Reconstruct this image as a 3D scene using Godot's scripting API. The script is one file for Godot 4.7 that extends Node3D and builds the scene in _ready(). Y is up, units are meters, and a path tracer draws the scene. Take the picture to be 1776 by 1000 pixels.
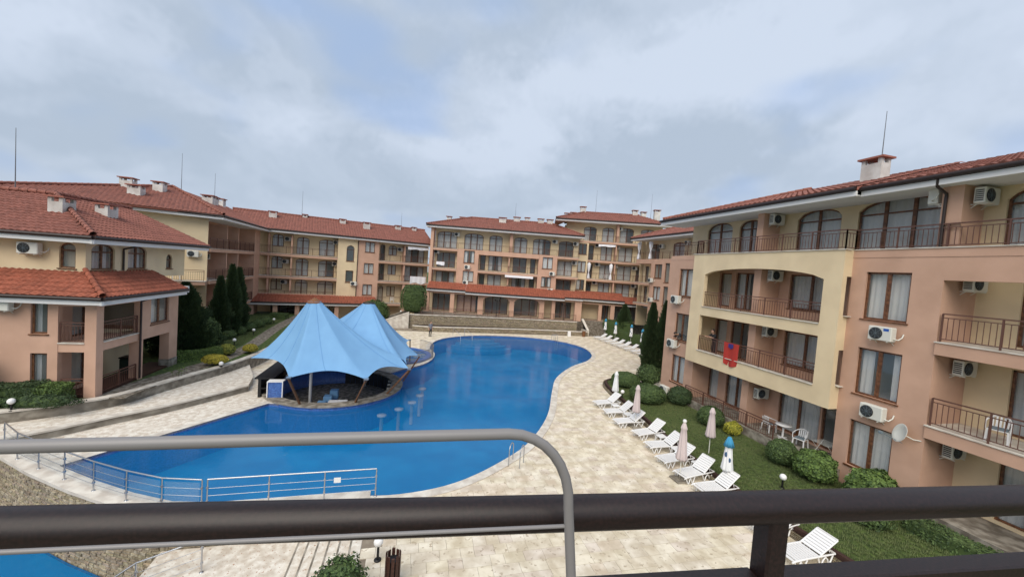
extends Node3D

var rng := RandomNumberGenerator.new()
var M := {}
var used := {}
var cache := {}

func _ready():
	rng.seed = 7
	view_and_light()
	make_materials()
	ground()
	pool()
	terraces()
	right_building()
	left_building()
	far_wings()
	canopies()
	tent_bar()
	planting()
	furniture()
	small_things()
	people()
	foreground()

# ------------------------------------------------------------------ camera, sky, sun
func view_and_light():
	var cam := Camera3D.new()
	cam.name = "camera"
	cam.fov = 73.7
	cam.near = 0.05
	cam.far = 1500.0
	var yaw := deg_to_rad(14.66)
	var pitch := deg_to_rad(2.62)
	var roll := deg_to_rad(4.12)
	var f := Vector3(sin(yaw) * cos(pitch), -sin(pitch), -cos(yaw) * cos(pitch))
	var r := Vector3(cos(yaw), 0, sin(yaw))
	var u := r.cross(f)
	cam.transform = Transform3D(Basis(r * cos(roll) + u * sin(roll), u * cos(roll) - r * sin(roll), -f), Vector3(0, 8.4, 0))
	add_child(cam)
	cam.current = true
	var env := Environment.new()
	env.background_mode = Environment.BG_SKY
	env.tonemap_mode = Environment.TONE_MAPPER_LINEAR
	env.tonemap_exposure = 2.15
	env.sdfgi_enabled = true
	env.ssao_enabled = true
	env.ssil_enabled = true
	var sky := Sky.new()
	var pano := PanoramaSkyMaterial.new()
	pano.panorama = sky_picture()
	sky.sky_material = pano
	env.sky = sky
	var we := WorldEnvironment.new()
	we.name = "world"
	we.environment = env
	add_child(we)
	var sun := DirectionalLight3D.new()
	sun.name = "sun"
	sun.light_color = Color(1.0, 0.96, 0.9)
	sun.light_energy = 0.5
	sun.light_angular_distance = 55.0
	sun.shadow_enabled = true
	add_child(sun)
	sun.look_at_from_position(Vector3(-17, 36, 6), Vector3(0, 0, -22), Vector3.UP)

func sky_picture() -> ImageTexture:
	# thick cloud with a few thin places where blue shows; the same kind of cloud all round
	var w := 1024
	var h := 512
	var im := Image.create(w, h, false, Image.FORMAT_RGBF)
	var a := FastNoiseLite.new()
	a.seed = 11
	a.frequency = 1.15
	a.fractal_octaves = 5
	a.domain_warp_enabled = true
	a.domain_warp_amplitude = 0.35
	a.domain_warp_frequency = 1.3
	var b := FastNoiseLite.new()
	b.seed = 214
	b.frequency = 0.9
	b.fractal_octaves = 4
	for y in h:
		var el := (0.5 - (y + 0.5) / h) * PI
		for x in w:
			var az := ((x + 0.5) / w - 0.5) * TAU
			var d := Vector3(cos(el) * sin(az), sin(el), cos(el) * cos(az))
			var up: float = maxf(d.y, 0.0)
			var q := d / (0.34 + up) * 0.9
			var n := a.get_noise_3d(q.x, up * 1.2, q.z)
			var t := b.get_noise_3d(q.x * 1.3 + 7.0, up, q.z * 1.3)
			var grey := Vector3(0.217, 0.258, 0.316)
			var pale := Vector3(0.298, 0.338, 0.402)
			var c := grey.lerp(pale, clampf(0.55 + n * 1.5, 0.0, 1.0))
			c = c.lerp(Vector3(0.14, 0.22, 0.38), smoothstep(0.22, 0.55, t) * 0.45)
			c = c.lerp(Vector3(0.212, 0.253, 0.306), smoothstep(0.34, 0.0, up) * 0.6)
			if d.y < 0.0:
				c = Vector3(0.18, 0.18, 0.18)
			im.set_pixel(x, y, Color(c.x, c.y, c.z))
	return ImageTexture.create_from_image(im)

# ------------------------------------------------------------------ materials
func tex(size: int, freq: float, octaves: int, lo: Color, hi: Color, seed_no: int, gain := 1.0, spots := -1.0, spot := Color.BLACK) -> ImageTexture:
	var n := FastNoiseLite.new()
	n.seed = seed_no
	n.frequency = freq
	n.fractal_octaves = octaves
	var g := n.get_seamless_image(size, size)
	var n2 := FastNoiseLite.new()
	n2.seed = seed_no + 50
	n2.frequency = freq * 3.0
	n2.fractal_octaves = 3
	var g2 := n2.get_seamless_image(size, size)
	var im := Image.create(size, size, false, Image.FORMAT_RGB8)
	for y in size:
		for x in size:
			var v := clampf((g.get_pixel(x, y).r - 0.5) * gain + 0.5, 0.0, 1.0)
			var c := lo.lerp(hi, v)
			if spots > 0.0:
				c = c.lerp(spot, smoothstep(spots, spots + 0.12, g2.get_pixel(x, y).r))
			im.set_pixel(x, y, c)
	im.generate_mipmaps()
	return ImageTexture.create_from_image(im)

func bump(size: int, freq: float, octaves: int, seed_no: int, strength: float) -> ImageTexture:
	var n := FastNoiseLite.new()
	n.seed = seed_no
	n.frequency = freq
	n.fractal_octaves = octaves
	var im := n.get_seamless_image(size, size)
	im.convert(Image.FORMAT_RGBA8)
	im.bump_map_to_normal_map(strength)
	return ImageTexture.create_from_image(im)

func mat(nm: String, c: Color, rough := 0.8, metal := 0.0) -> StandardMaterial3D:
	var m := StandardMaterial3D.new()
	m.resource_name = nm
	m.albedo_color = c
	m.roughness = rough
	m.metallic = metal
	M[nm] = m
	return m

func textured(nm: String, c: Color, rough: float, t: Texture2D, scale: float, nt: Texture2D = null, ns := 0.5) -> StandardMaterial3D:
	var m := mat(nm, c, rough)
	m.albedo_texture = t
	m.uv1_triplanar = true
	m.uv1_world_triplanar = true
	m.uv1_scale = Vector3(scale, scale, scale)
	if nt:
		m.normal_enabled = true
		m.normal_texture = nt
		m.normal_scale = ns
	return m

func make_materials():
	var mottle := tex(256, 0.012, 4, Color(0.86, 0.84, 0.83), Color(1, 1, 1), 3, 1.6)
	var faint := tex(256, 0.010, 4, Color(0.935, 0.93, 0.925), Color(1, 1, 1), 3, 1.3)
	var grit := bump(512, 0.34, 3, 5, 3.0)
	textured("pink_plaster", Color(0.78, 0.635, 0.55), 0.92, faint, 0.21, grit, 0.14)
	textured("yellow_plaster", Color(0.875, 0.80, 0.665), 0.92, faint, 0.17, grit, 0.14)
	textured("white_plaster", Color(0.83, 0.83, 0.82), 0.9, mottle, 0.3, grit, 0.25)
	textured("concrete", Color(0.60, 0.575, 0.53), 0.95, tex(256, 0.02, 5, Color(0.7, 0.68, 0.66), Color(1, 1, 1), 21, 2.0), 0.35, grit, 0.5)
	var trav := tex(512, 0.008, 5, Color(0.86, 0.83, 0.78), Color(1, 0.99, 0.97), 9, 1.6, 0.74, Color(0.78, 0.74, 0.69))
	var tm := textured("travertine", Color(0.90, 0.88, 0.84), 0.75, trav, 0.33, grit, 0.35)
	tm.vertex_color_use_as_albedo = true
	textured("step_stone", Color(0.88, 0.86, 0.82), 0.8, tex(512, 0.012, 5, Color(0.86, 0.83, 0.8), Color(1, 1, 1), 31, 1.5, 0.73, Color(0.74, 0.6, 0.52)), 0.45, grit, 0.4)
	textured("paving_joint", Color(0.56, 0.52, 0.46), 0.95, mottle, 0.5)
	textured("grey_paving", Color(0.55, 0.52, 0.48), 0.9, tex(256, 0.03, 5, Color(0.66, 0.64, 0.6), Color(1, 1, 1), 41, 2.4), 0.4, grit, 0.5)
	textured("coping", Color(0.84, 0.82, 0.78), 0.7, mottle, 0.4, grit, 0.2)
	var sm := textured("wall_stone", Color(0.72, 0.68, 0.60), 0.95, tex(256, 0.03, 4, Color(0.72, 0.7, 0.68), Color(1, 1, 1), 51, 2.0), 0.8, grit, 0.8)
	sm.vertex_color_use_as_albedo = true
	textured("stone_mortar", Color(0.50, 0.46, 0.40), 0.95, mottle, 0.8)
	var rt := textured("roof_tile", Color(0.60, 0.385, 0.335), 0.85, tex(256, 0.03, 4, Color(0.78, 0.76, 0.74), Color(1, 1, 1), 61, 1.8), 0.6, grit, 0.3)
	rt.vertex_color_use_as_albedo = true
	var ct := textured("canopy_tile", Color(0.655, 0.375, 0.285), 0.85, tex(256, 0.03, 4, Color(0.76, 0.74, 0.72), Color(1, 1, 1), 66, 1.8), 0.6, grit, 0.3)
	ct.vertex_color_use_as_albedo = true
	mat("under_tile", Color(0.60, 0.385, 0.335), 0.95)
	mat("gutter", Color(0.16, 0.11, 0.10), 0.5)
	mat("white_paint", Color(0.86, 0.86, 0.86), 0.6)
	mat("soffit", Color(0.84, 0.84, 0.83), 0.85)
	var wd := textured("window_wood", Color(0.47, 0.31, 0.20), 0.55, tex(128, 0.03, 3, Color(0.7, 0.66, 0.62), Color(1, 1, 1), 71, 1.6), 1.2)
	wd.roughness = 0.5
	var gl := mat("glass", Color(0.75, 0.82, 0.85, 0.12), 0.04)
	gl.transparency = BaseMaterial3D.TRANSPARENCY_ALPHA
	var sg := mat("shop_glass", Color(0.10, 0.11, 0.12, 0.55), 0.05)
	sg.transparency = BaseMaterial3D.TRANSPARENCY_ALPHA
	mat("curtain", Color(0.78, 0.78, 0.77), 0.95)
	mat("dark_curtain", Color(0.32, 0.30, 0.30), 0.95)
	mat("room", Color(0.66, 0.62, 0.56), 0.95)
	mat("iron", Color(0.37, 0.25, 0.21), 0.55)
	mat("ac_white", Color(0.82, 0.82, 0.79), 0.5)
	mat("ac_dark", Color(0.10, 0.10, 0.11), 0.5)
	mat("ac_blue", Color(0.10, 0.32, 0.66), 0.5)
	mat("plastic_white", Color(0.88, 0.88, 0.88), 0.38)
	mat("seat_grey", Color(0.42, 0.47, 0.50), 0.9)
	mat("steel", Color(0.72, 0.73, 0.75), 0.28, 0.9)
	mat("tube_grey", Color(0.50, 0.49, 0.49), 0.42)
	mat("black_metal", Color(0.06, 0.06, 0.065), 0.5)
	mat("rod", Color(0.42, 0.43, 0.45), 0.5)
	mat("globe", Color(0.90, 0.90, 0.90), 0.3)
	var rail := textured("painted_rail", Color(0.145, 0.082, 0.076), 0.46, tex(256, 0.05, 4, Color(0.66, 0.62, 0.62), Color(1, 1, 1), 81, 2.0), 6.0, bump(256, 0.06, 3, 83, 2.0), 0.10)
	rail.uv1_world_triplanar = false
	var tent := textured("tent_cloth", Color(0.45, 0.635, 0.80), 0.75, tex(256, 0.012, 4, Color(0.95, 0.96, 0.97), Color(1, 1, 1), 91, 1.8), 0.3)
	tent.backlight_enabled = true
	tent.backlight = Color(0.10, 0.17, 0.25)
	mat("tent_seam", Color(0.39, 0.585, 0.77), 0.75)
	mat("bar_shade", Color(0.16, 0.17, 0.19), 0.6)  # dark tone carries the shade under the tent, inside the bar ring
	mat("wood_brown", Color(0.45, 0.30, 0.19), 0.8)
	textured("bin_wood", Color(0.27, 0.15, 0.11), 0.6, tex(128, 0.04, 3, Color(0.7, 0.66, 0.64), Color(1, 1, 1), 95, 1.8), 3.0)
	mat("parasol_beige", Color(0.76, 0.71, 0.71), 0.9)
	mat("parasol_white", Color(0.86, 0.87, 0.88), 0.9)
	mat("parasol_blue", Color(0.24, 0.55, 0.71), 0.9)
	mat("parasol_navy", Color(0.22, 0.33, 0.46), 0.9)
	mat("towel_red", Color(0.66, 0.20, 0.17), 0.95)
	mat("towel_blue", Color(0.12, 0.2, 0.5), 0.95)
	mat("linen", Color(0.88, 0.88, 0.90), 0.95)
	mat("soil", Color(0.20, 0.15, 0.12), 0.98)
	textured("grass_ground", Color(0.31, 0.38, 0.19), 0.98, tex(256, 0.03, 5, Color(0.62, 0.66, 0.55), Color(1, 1, 0.9), 101, 2.2), 0.5)
	textured("edging", Color(0.26, 0.17, 0.14), 0.9, mottle, 1.5, grit, 0.6)
	var leaf := mat("leaf", Color(1, 1, 1), 0.75)
	leaf.vertex_color_use_as_albedo = true
	leaf.backlight_enabled = true
	leaf.backlight = Color(0.12, 0.14, 0.05)
	mat("leaf_core", Color(0.27, 0.34, 0.18), 0.98)
	mat("bark", Color(0.28, 0.21, 0.16), 0.95)
	var sk := mat("figure", Color(1, 1, 1), 0.8)
	sk.vertex_color_use_as_albedo = true
	# pool: painted basin, small blue tiles, water
	textured("basin", Color(0.11, 0.61, 0.82), 0.8, tex(256, 0.01, 4, Color(0.80, 0.86, 0.9), Color(1, 1, 1), 111, 1.6), 0.12)
	textured("mosaic", Color(1, 1, 1), 0.35, mosaic_picture(), 0.8)
	var wt := mat("water", Color(0.05, 0.43, 0.67, 0.5), 0.1)
	wt.metallic_specular = 0.3
	wt.transparency = BaseMaterial3D.TRANSPARENCY_ALPHA
	wt.uv1_triplanar = true
	wt.uv1_world_triplanar = true
	wt.uv1_scale = Vector3(0.35, 0.35, 0.35)
	wt.normal_enabled = true
	wt.normal_texture = bump(512, 0.010, 4, 121, 6.0)
	wt.normal_scale = 0.06

func mosaic_picture() -> ImageTexture:
	var r := RandomNumberGenerator.new()
	r.seed = 5
	var im := Image.create(256, 256, false, Image.FORMAT_RGB8)
	im.fill(Color(0.45, 0.55, 0.68))
	for j in 32:
		for i in 32:
			var v := r.randf()
			var c := Color(0.10, 0.22, 0.52).lerp(Color(0.30, 0.48, 0.78), v)
			im.fill_rect(Rect2i(i * 8, j * 8, 7, 7), c)
	im.generate_mipmaps()
	return ImageTexture.create_from_image(im)

# ------------------------------------------------------------------ naming, tagging
func numbered(nm: String) -> String:
	if not used.has(nm):
		used[nm] = 0
		return nm
	used[nm] += 1
	return "%s_%03d" % [nm, used[nm]]

func thing(nm: String, label: String, cat: String, at := Vector3.ZERO, group := "", turn := 0.0) -> Node3D:
	var o := Node3D.new()
	o.name = numbered(nm)
	add_child(o)
	o.position = at
	o.rotation.y = turn
	o.set_meta("label", label)
	o.set_meta("category", cat)
	if group != "":
		o.set_meta("group", group)
	return o

func copy_of(o: Node3D, xf: Transform3D, label := "", group := "") -> Node3D:
	var c: Node3D = o.duplicate()
	c.name = numbered(str(o.name).rstrip("0123456789").trim_suffix("_"))
	add_child(c)
	c.transform = xf
	if label != "":
		c.set_meta("label", label)
	if group != "":
		c.set_meta("group", group)
	return c

func structure(nm: String, mesh: Mesh, m: Material) -> MeshInstance3D:
	var o := MeshInstance3D.new()
	o.name = numbered(nm)
	o.mesh = mesh
	o.material_override = m
	add_child(o)
	o.set_meta("kind", "structure")
	return o

func part(parent: Node3D, nm: String, mesh: Mesh, m: Material, xf := Transform3D.IDENTITY, world := false) -> MeshInstance3D:
	var o := MeshInstance3D.new()
	o.name = nm
	o.mesh = mesh
	o.material_override = m
	parent.add_child(o, true)
	o.transform = parent.global_transform.affine_inverse() * xf if world else xf
	return o

# ------------------------------------------------------------------ shapes
func begin() -> SurfaceTool:
	var st := SurfaceTool.new()
	st.begin(Mesh.PRIMITIVE_TRIANGLES)
	st.set_smooth_group(-1)
	return st

func done(st: SurfaceTool) -> ArrayMesh:
	st.generate_normals()
	return st.commit()

# corners counter-clockwise as seen from outside
func quad(st: SurfaceTool, a: Vector3, b: Vector3, c: Vector3, d: Vector3):
	for p in [a, c, b, a, d, c]:
		st.add_vertex(p)

func tri(st: SurfaceTool, a: Vector3, b: Vector3, c: Vector3):
	for p in [a, c, b]:
		st.add_vertex(p)

func box(st: SurfaceTool, a: Vector3, b: Vector3):
	var l := Vector3(minf(a.x, b.x), minf(a.y, b.y), minf(a.z, b.z))
	var h := Vector3(maxf(a.x, b.x), maxf(a.y, b.y), maxf(a.z, b.z))
	st.set_smooth_group(-1)
	quad(st, Vector3(l.x, l.y, h.z), Vector3(h.x, l.y, h.z), Vector3(h.x, h.y, h.z), Vector3(l.x, h.y, h.z))
	quad(st, Vector3(h.x, l.y, l.z), Vector3(l.x, l.y, l.z), Vector3(l.x, h.y, l.z), Vector3(h.x, h.y, l.z))
	quad(st, Vector3(h.x, l.y, h.z), Vector3(h.x, l.y, l.z), Vector3(h.x, h.y, l.z), Vector3(h.x, h.y, h.z))
	quad(st, Vector3(l.x, l.y, l.z), Vector3(l.x, l.y, h.z), Vector3(l.x, h.y, h.z), Vector3(l.x, h.y, l.z))
	quad(st, Vector3(l.x, h.y, h.z), Vector3(h.x, h.y, h.z), Vector3(h.x, h.y, l.z), Vector3(l.x, h.y, l.z))
	quad(st, Vector3(l.x, l.y, l.z), Vector3(h.x, l.y, l.z), Vector3(h.x, l.y, h.z), Vector3(l.x, l.y, h.z))

# box with its four upright and top edges rounded off by c
func soft_box(st: SurfaceTool, a: Vector3, b: Vector3, c: float):
	var l := Vector3(minf(a.x, b.x), minf(a.y, b.y), minf(a.z, b.z))
	var h := Vector3(maxf(a.x, b.x), maxf(a.y, b.y), maxf(a.z, b.z))
	var rings := []
	for k in [[l.y, c], [l.y + c, 0.0], [h.y - c, 0.0], [h.y, c]]:
		var e: float = k[1]
		var y: float = k[0]
		rings.append([Vector3(l.x + c + e * 0.4, y, h.z - e), Vector3(h.x - c - e * 0.4, y, h.z - e), Vector3(h.x - e, y, h.z - c - e * 0.4), Vector3(h.x - e, y, l.z + c + e * 0.4), Vector3(h.x - c - e * 0.4, y, l.z + e), Vector3(l.x + c + e * 0.4, y, l.z + e), Vector3(l.x + e, y, l.z + c + e * 0.4), Vector3(l.x + e, y, h.z - c - e * 0.4)])
	for r in 3:
		for i in 8:
			var j := (i + 1) % 8
			quad(st, rings[r][i], rings[r][j], rings[r + 1][j], rings[r + 1][i])
	for i in range(1, 7):
		tri(st, rings[3][0], rings[3][i], rings[3][i + 1])
		tri(st, rings[0][0], rings[0][i + 1], rings[0][i])

# bar of square section between two points
func bar(st: SurfaceTool, a: Vector3, b: Vector3, w: float, h := -1.0):
	if h < 0.0:
		h = w
	var d := (b - a).normalized()
	var up := Vector3.UP if absf(d.y) < 0.95 else Vector3.BACK
	var s := d.cross(up).normalized() * w * 0.5
	var v := s.cross(d).normalized() * h * 0.5
	st.set_smooth_group(-1)
	var p := [a - s - v, a + s - v, a + s + v, a - s + v]
	var q := [b - s - v, b + s - v, b + s + v, b - s + v]
	for i in 4:
		var j := (i + 1) % 4
		quad(st, p[i], p[j], q[j], q[i])
	quad(st, p[3], p[2], p[1], p[0])
	quad(st, q[0], q[1], q[2], q[3])

func tube(st: SurfaceTool, pts: Array, r, sides := 8, caps := true):
	st.set_smooth_group(1)
	var rings := []
	var n := pts.size()
	var side := Vector3.ZERO
	for i in n:
		var d: Vector3 = (pts[mini(i + 1, n - 1)] - pts[maxi(i - 1, 0)]).normalized()
		if side == Vector3.ZERO:
			side = d.cross(Vector3.UP if absf(d.y) < 0.9 else Vector3.RIGHT).normalized()
		side = (side - d * side.dot(d)).normalized()
		var v := d.cross(side)
		var rr: float = r[i] if r is Array else r
		var ring := []
		for k in sides:
			var t := TAU * k / sides
			ring.append(pts[i] + (side * cos(t) + v * sin(t)) * rr)
		rings.append(ring)
	for i in n - 1:
		for k in sides:
			var j := (k + 1) % sides
			quad(st, rings[i][k], rings[i][j], rings[i + 1][j], rings[i + 1][k])
	if caps:
		st.set_smooth_group(-1)
		for k in range(1, sides - 1):
			tri(st, rings[0][0], rings[0][k + 1], rings[0][k])
			tri(st, rings[n - 1][0], rings[n - 1][k], rings[n - 1][k + 1])
	st.set_smooth_group(-1)

# profile of (radius, height) pairs turned about the y axis
func lathe(st: SurfaceTool, at: Vector3, prof: Array, sides := 16, wob := 0.0, folds := 0):
	st.set_smooth_group(1)
	for i in prof.size() - 1:
		for k in sides:
			var ps := []
			for e in [[i, k], [i, k + 1], [i + 1, k + 1], [i + 1, k]]:
				var t: float = TAU * (e[1] % sides) / sides
				var r: float = prof[e[0]].x * (1.0 + wob * sin(t * folds + prof[e[0]].y * 1.5))
				ps.append(at + Vector3(cos(t) * r, prof[e[0]].y, -sin(t) * r))
			quad(st, ps[0], ps[1], ps[2], ps[3])
	st.set_smooth_group(-1)

# upright prism over a plan outline (Vector2 = x, z)
func prism(st: SurfaceTool, poly: PackedVector2Array, y0: float, y1: float, with_bottom := false):
	var p := poly
	if Geometry2D.is_polygon_clockwise(p):
		p = poly.duplicate()
		p.reverse()
	# counter-clockwise in (x, z) = clockwise seen from above
	st.set_smooth_group(-1)
	var ids := Geometry2D.triangulate_polygon(p)
	for i in range(0, ids.size(), 3):
		var a := p[ids[i]]
		var b := p[ids[i + 1]]
		var c := p[ids[i + 2]]
		var A := Vector3(a.x, y1, a.y)
		var B := Vector3(b.x, y1, b.y)
		var C := Vector3(c.x, y1, c.y)
		if (B - A).cross(C - A).y < 0:
			tri(st, A, C, B)
		else:
			tri(st, A, B, C)
		if with_bottom:
			var dn := Vector3(0, y0 - y1, 0)
			if (B - A).cross(C - A).y < 0:
				tri(st, A + dn, B + dn, C + dn)
			else:
				tri(st, A + dn, C + dn, B + dn)
	for i in p.size():
		var a := p[i]
		var b := p[(i + 1) % p.size()]
		quad(st, Vector3(b.x, y0, b.y), Vector3(a.x, y0, a.y), Vector3(a.x, y1, a.y), Vector3(b.x, y1, b.y))

func spline(pts: Array, per: int, closed := false) -> PackedVector2Array:
	var out := PackedVector2Array()
	var n := pts.size()
	for i in (n if closed else n - 1):
		var p0: Vector2 = pts[(i - 1 + n) % n] if closed else pts[maxi(i - 1, 0)]
		var p1: Vector2 = pts[i]
		var p2: Vector2 = pts[(i + 1) % n]
		var p3: Vector2 = pts[(i + 2) % n] if closed else pts[mini(i + 2, n - 1)]
		for k in per:
			out.append(p1.cubic_interpolate(p2, p0, p3, float(k) / per))
	if not closed:
		out.append(pts[n - 1])
	return out

func offset_line(line: PackedVector2Array, d: float, closed := false) -> PackedVector2Array:
	var out := PackedVector2Array()
	var n := line.size()
	for i in n:
		var a := line[(i - 1 + n) % n] if closed else line[maxi(i - 1, 0)]
		var b := line[(i + 1) % n] if closed else line[mini(i + 1, n - 1)]
		var t := (b - a).normalized()
		out.append(line[i] + Vector2(-t.y, t.x) * d)
	return out

# upright band between two plan lines: top, both sides and the ends
func band(st: SurfaceTool, a: PackedVector2Array, b: PackedVector2Array, y0: float, y1: float, closed := false):
	st.set_smooth_group(-1)
	var n := a.size()
	for i in (n if closed else n - 1):
		var j := (i + 1) % n
		var p := [Vector3(a[i].x, y1, a[i].y), Vector3(a[j].x, y1, a[j].y), Vector3(b[j].x, y1, b[j].y), Vector3(b[i].x, y1, b[i].y)]
		if (p[1] - p[0]).cross(p[2] - p[0]).y < 0:
			p.reverse()
		quad(st, p[0], p[1], p[2], p[3])
		for l in [a, b]:
			quad(st, Vector3(l[i].x, y0, l[i].y), Vector3(l[j].x, y0, l[j].y), Vector3(l[j].x, y1, l[j].y), Vector3(l[i].x, y1, l[i].y))
	if not closed:
		for i in [0, n - 1]:
			quad(st, Vector3(a[i].x, y0, a[i].y), Vector3(b[i].x, y0, b[i].y), Vector3(b[i].x, y1, b[i].y), Vector3(a[i].x, y1, a[i].y))

# ------------------------------------------------------------------ ground, deck
const POOL := [Vector2(-12.3, -17.35), Vector2(-11.0, -16.45), Vector2(-9.5, -15.45), Vector2(-8.0, -14.75), Vector2(-6.2, -14.35), Vector2(-4.0, -14.25), Vector2(-2.0, -14.2), Vector2(0.0, -14.05), Vector2(2.1, -14.55), Vector2(4.28, -16.0), Vector2(6.18, -17.85), Vector2(8.26, -21.1), Vector2(10.1, -25.3), Vector2(11.8, -28.8), Vector2(14.6, -32.3), Vector2(17.5, -34.85), Vector2(19.3, -37.8), Vector2(19.75, -41.6), Vector2(17.8, -45.2), Vector2(13.7, -47.1), Vector2(8.5, -47.2), Vector2(4.8, -45.5), Vector2(2.9, -42.9), Vector2(2.15, -39.4), Vector2(2.5, -37.0), Vector2(2.2, -34.7), Vector2(1.3, -32.7), Vector2(-0.2, -31.2)]
var pool_line: PackedVector2Array
var coping_line: PackedVector2Array
var deck_tiles := []

func pool_outline() -> PackedVector2Array:
	var pts := POOL.duplicate()
	var out := spline(pts, 5)
	# round the bar island, then the straight side back to the first corner
	for k in 19:
		var t := deg_to_rad(-42.0 + k * 9.3)
		out.append(Vector2(-4.4 + cos(t) * 4.1, -27.0 + sin(t) * 4.1))
	out.append(Vector2(-7.35, -23.82))
	for k in range(1, 6):
		out.append(Vector2(-7.35, -23.82).lerp(Vector2(-12.3, -17.35), k / 6.0))
	return out

# flat sheet over an even-odd set of plan outlines, cut in thin strips
func flat_sheet(polys: Array, z0: float, z1: float, dz: float, y: float) -> ArrayMesh:
	var st := begin()
	var cross := func(z: float) -> Array:
		var xs := []
		for p in polys:
			for i in p.size():
				var a: Vector2 = p[i]
				var b: Vector2 = p[(i + 1) % p.size()]
				if (a.y <= z) != (b.y <= z):
					xs.append(a.x + (z - a.y) / (b.y - a.y) * (b.x - a.x))
		xs.sort()
		return xs
	var z := z0
	while z < z1 - 0.001:
		var e: float = minf(z + dz, z1)
		var a: Array = cross.call(z + 0.0007)
		var b: Array = cross.call(e - 0.0007)
		if a.size() != b.size():
			a = cross.call((z + e) * 0.5)
			b = a
		for i in range(0, a.size() - 1, 2):
			quad(st, Vector3(a[i], y, z), Vector3(b[i], y, e), Vector3(b[i + 1], y, e), Vector3(a[i + 1], y, z))
		z = e
	return done(st)

func circle(c: Vector2, r: float, n := 48) -> PackedVector2Array:
	var p := PackedVector2Array()
	for k in n:
		p.append(c + Vector2(cos(TAU * k / n), sin(TAU * k / n)) * r)
	return p

const LAWN := [Vector2(18.4, -1.5), Vector2(14.6, -1.5), Vector2(14.2, -4.0), Vector2(13.55, -8.3), Vector2(13.2, -11.6), Vector2(13.3, -15.0), Vector2(13.6, -17.6), Vector2(14.0, -20.4), Vector2(14.35, -23.0), Vector2(14.75, -25.4), Vector2(15.3, -26.9), Vector2(16.4, -27.5), Vector2(17.6, -27.0), Vector2(18.4, -25.6)]

func ground():
	var st := begin()
	quad(st, Vector3(-600, -3.0, 600), Vector3(600, -3.0, 600), Vector3(600, -3.0, -600), Vector3(-600, -3.0, -600))
	structure("ground", done(st), M.grass_ground)
	pool_line = pool_outline()
	coping_line = offset_line(pool_line, -0.42, true)
	if absf(area(coping_line)) < absf(area(pool_line)):
		coping_line = offset_line(pool_line, 0.42, true)
	var outer := PackedVector2Array([Vector2(-1.0, -1.5), Vector2(31.0, -1.5), Vector2(31.0, -62.0), Vector2(-26.0, -62.0), Vector2(-26.0, -24.0), Vector2(-15.9, -20.1), Vector2(-14.9, -18.7), Vector2(-12.75, -17.1), Vector2(-10.7, -15.75), Vector2(-8.9, -14.7), Vector2(-7.4, -14.0), Vector2(-6.0, -13.75), Vector2(-1.0, -13.75)])
	var hole := circle(Vector2(-4.4, -27.0), 3.6)
	var deck := structure("pool_deck", flat_sheet([outer, pool_line, hole], -62.0, -1.5, 0.1, -0.02), M.paving_joint)
	paving(deck)
	var side := Geometry2D.clip_polygons(PackedVector2Array([Vector2(-17, -20.8), Vector2(-15, -18.8), Vector2(-12.7, -17.2), Vector2(-6, -20), Vector2(0.2, -24), Vector2(0.2, -30.95), Vector2(-14, -30.95)]), pool_line)
	structure("side_deck", flat_sheet(side + [hole], -31.0, -17.0, 0.1, -0.008), M.step_stone)
	# lawn beside the right building, with its low edging wall
	var lawn := PackedVector2Array(LAWN)
	st = begin()
	prism(st, lawn, -0.02, 0.30)
	structure("lawn", done(st), M.grass_ground)
	var edge := spline(LAWN.slice(1), 5)
	var wall := thing("lawn_edging_wall", "low brown stone edging wall along the lawn beside the sun loungers", "wall", Vector3(13.3, 0, -14))
	st = begin()
	var outside := offset_line(edge, 0.16)
	if outside[20].x > edge[20].x:
		outside = offset_line(edge, -0.16)
	var toe := PackedVector2Array()
	for i in edge.size():
		toe.append(outside[i] + (outside[i] - edge[i]) * 0.9)
	band(st, outside, toe, -0.02, 0.05)
	part(wall, "footing", done(st), M.stone_mortar, Transform3D.IDENTITY, true)
	st = begin()
	band(st, edge, outside, -0.02, 0.34)
	part(wall, "edging", done(st), M.edging, Transform3D.IDENTITY, true)
	var o := part(wall, "stones", stones_on(toe, 0.0, 0.26, 0.26, 0.075, 0.05, 5, (outside[20] - edge[20]) * -3.0), M.wall_stone, Transform3D.IDENTITY, true)
	o.set_meta("kind", "stuff")
	grass(lawn, 0.30, 26000, 0.075)

func area(p: PackedVector2Array) -> float:
	var s := 0.0
	for i in p.size():
		var a := p[i]
		var b := p[(i + 1) % p.size()]
		s += a.x * b.y - b.x * a.y
	return s * 0.5

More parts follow.
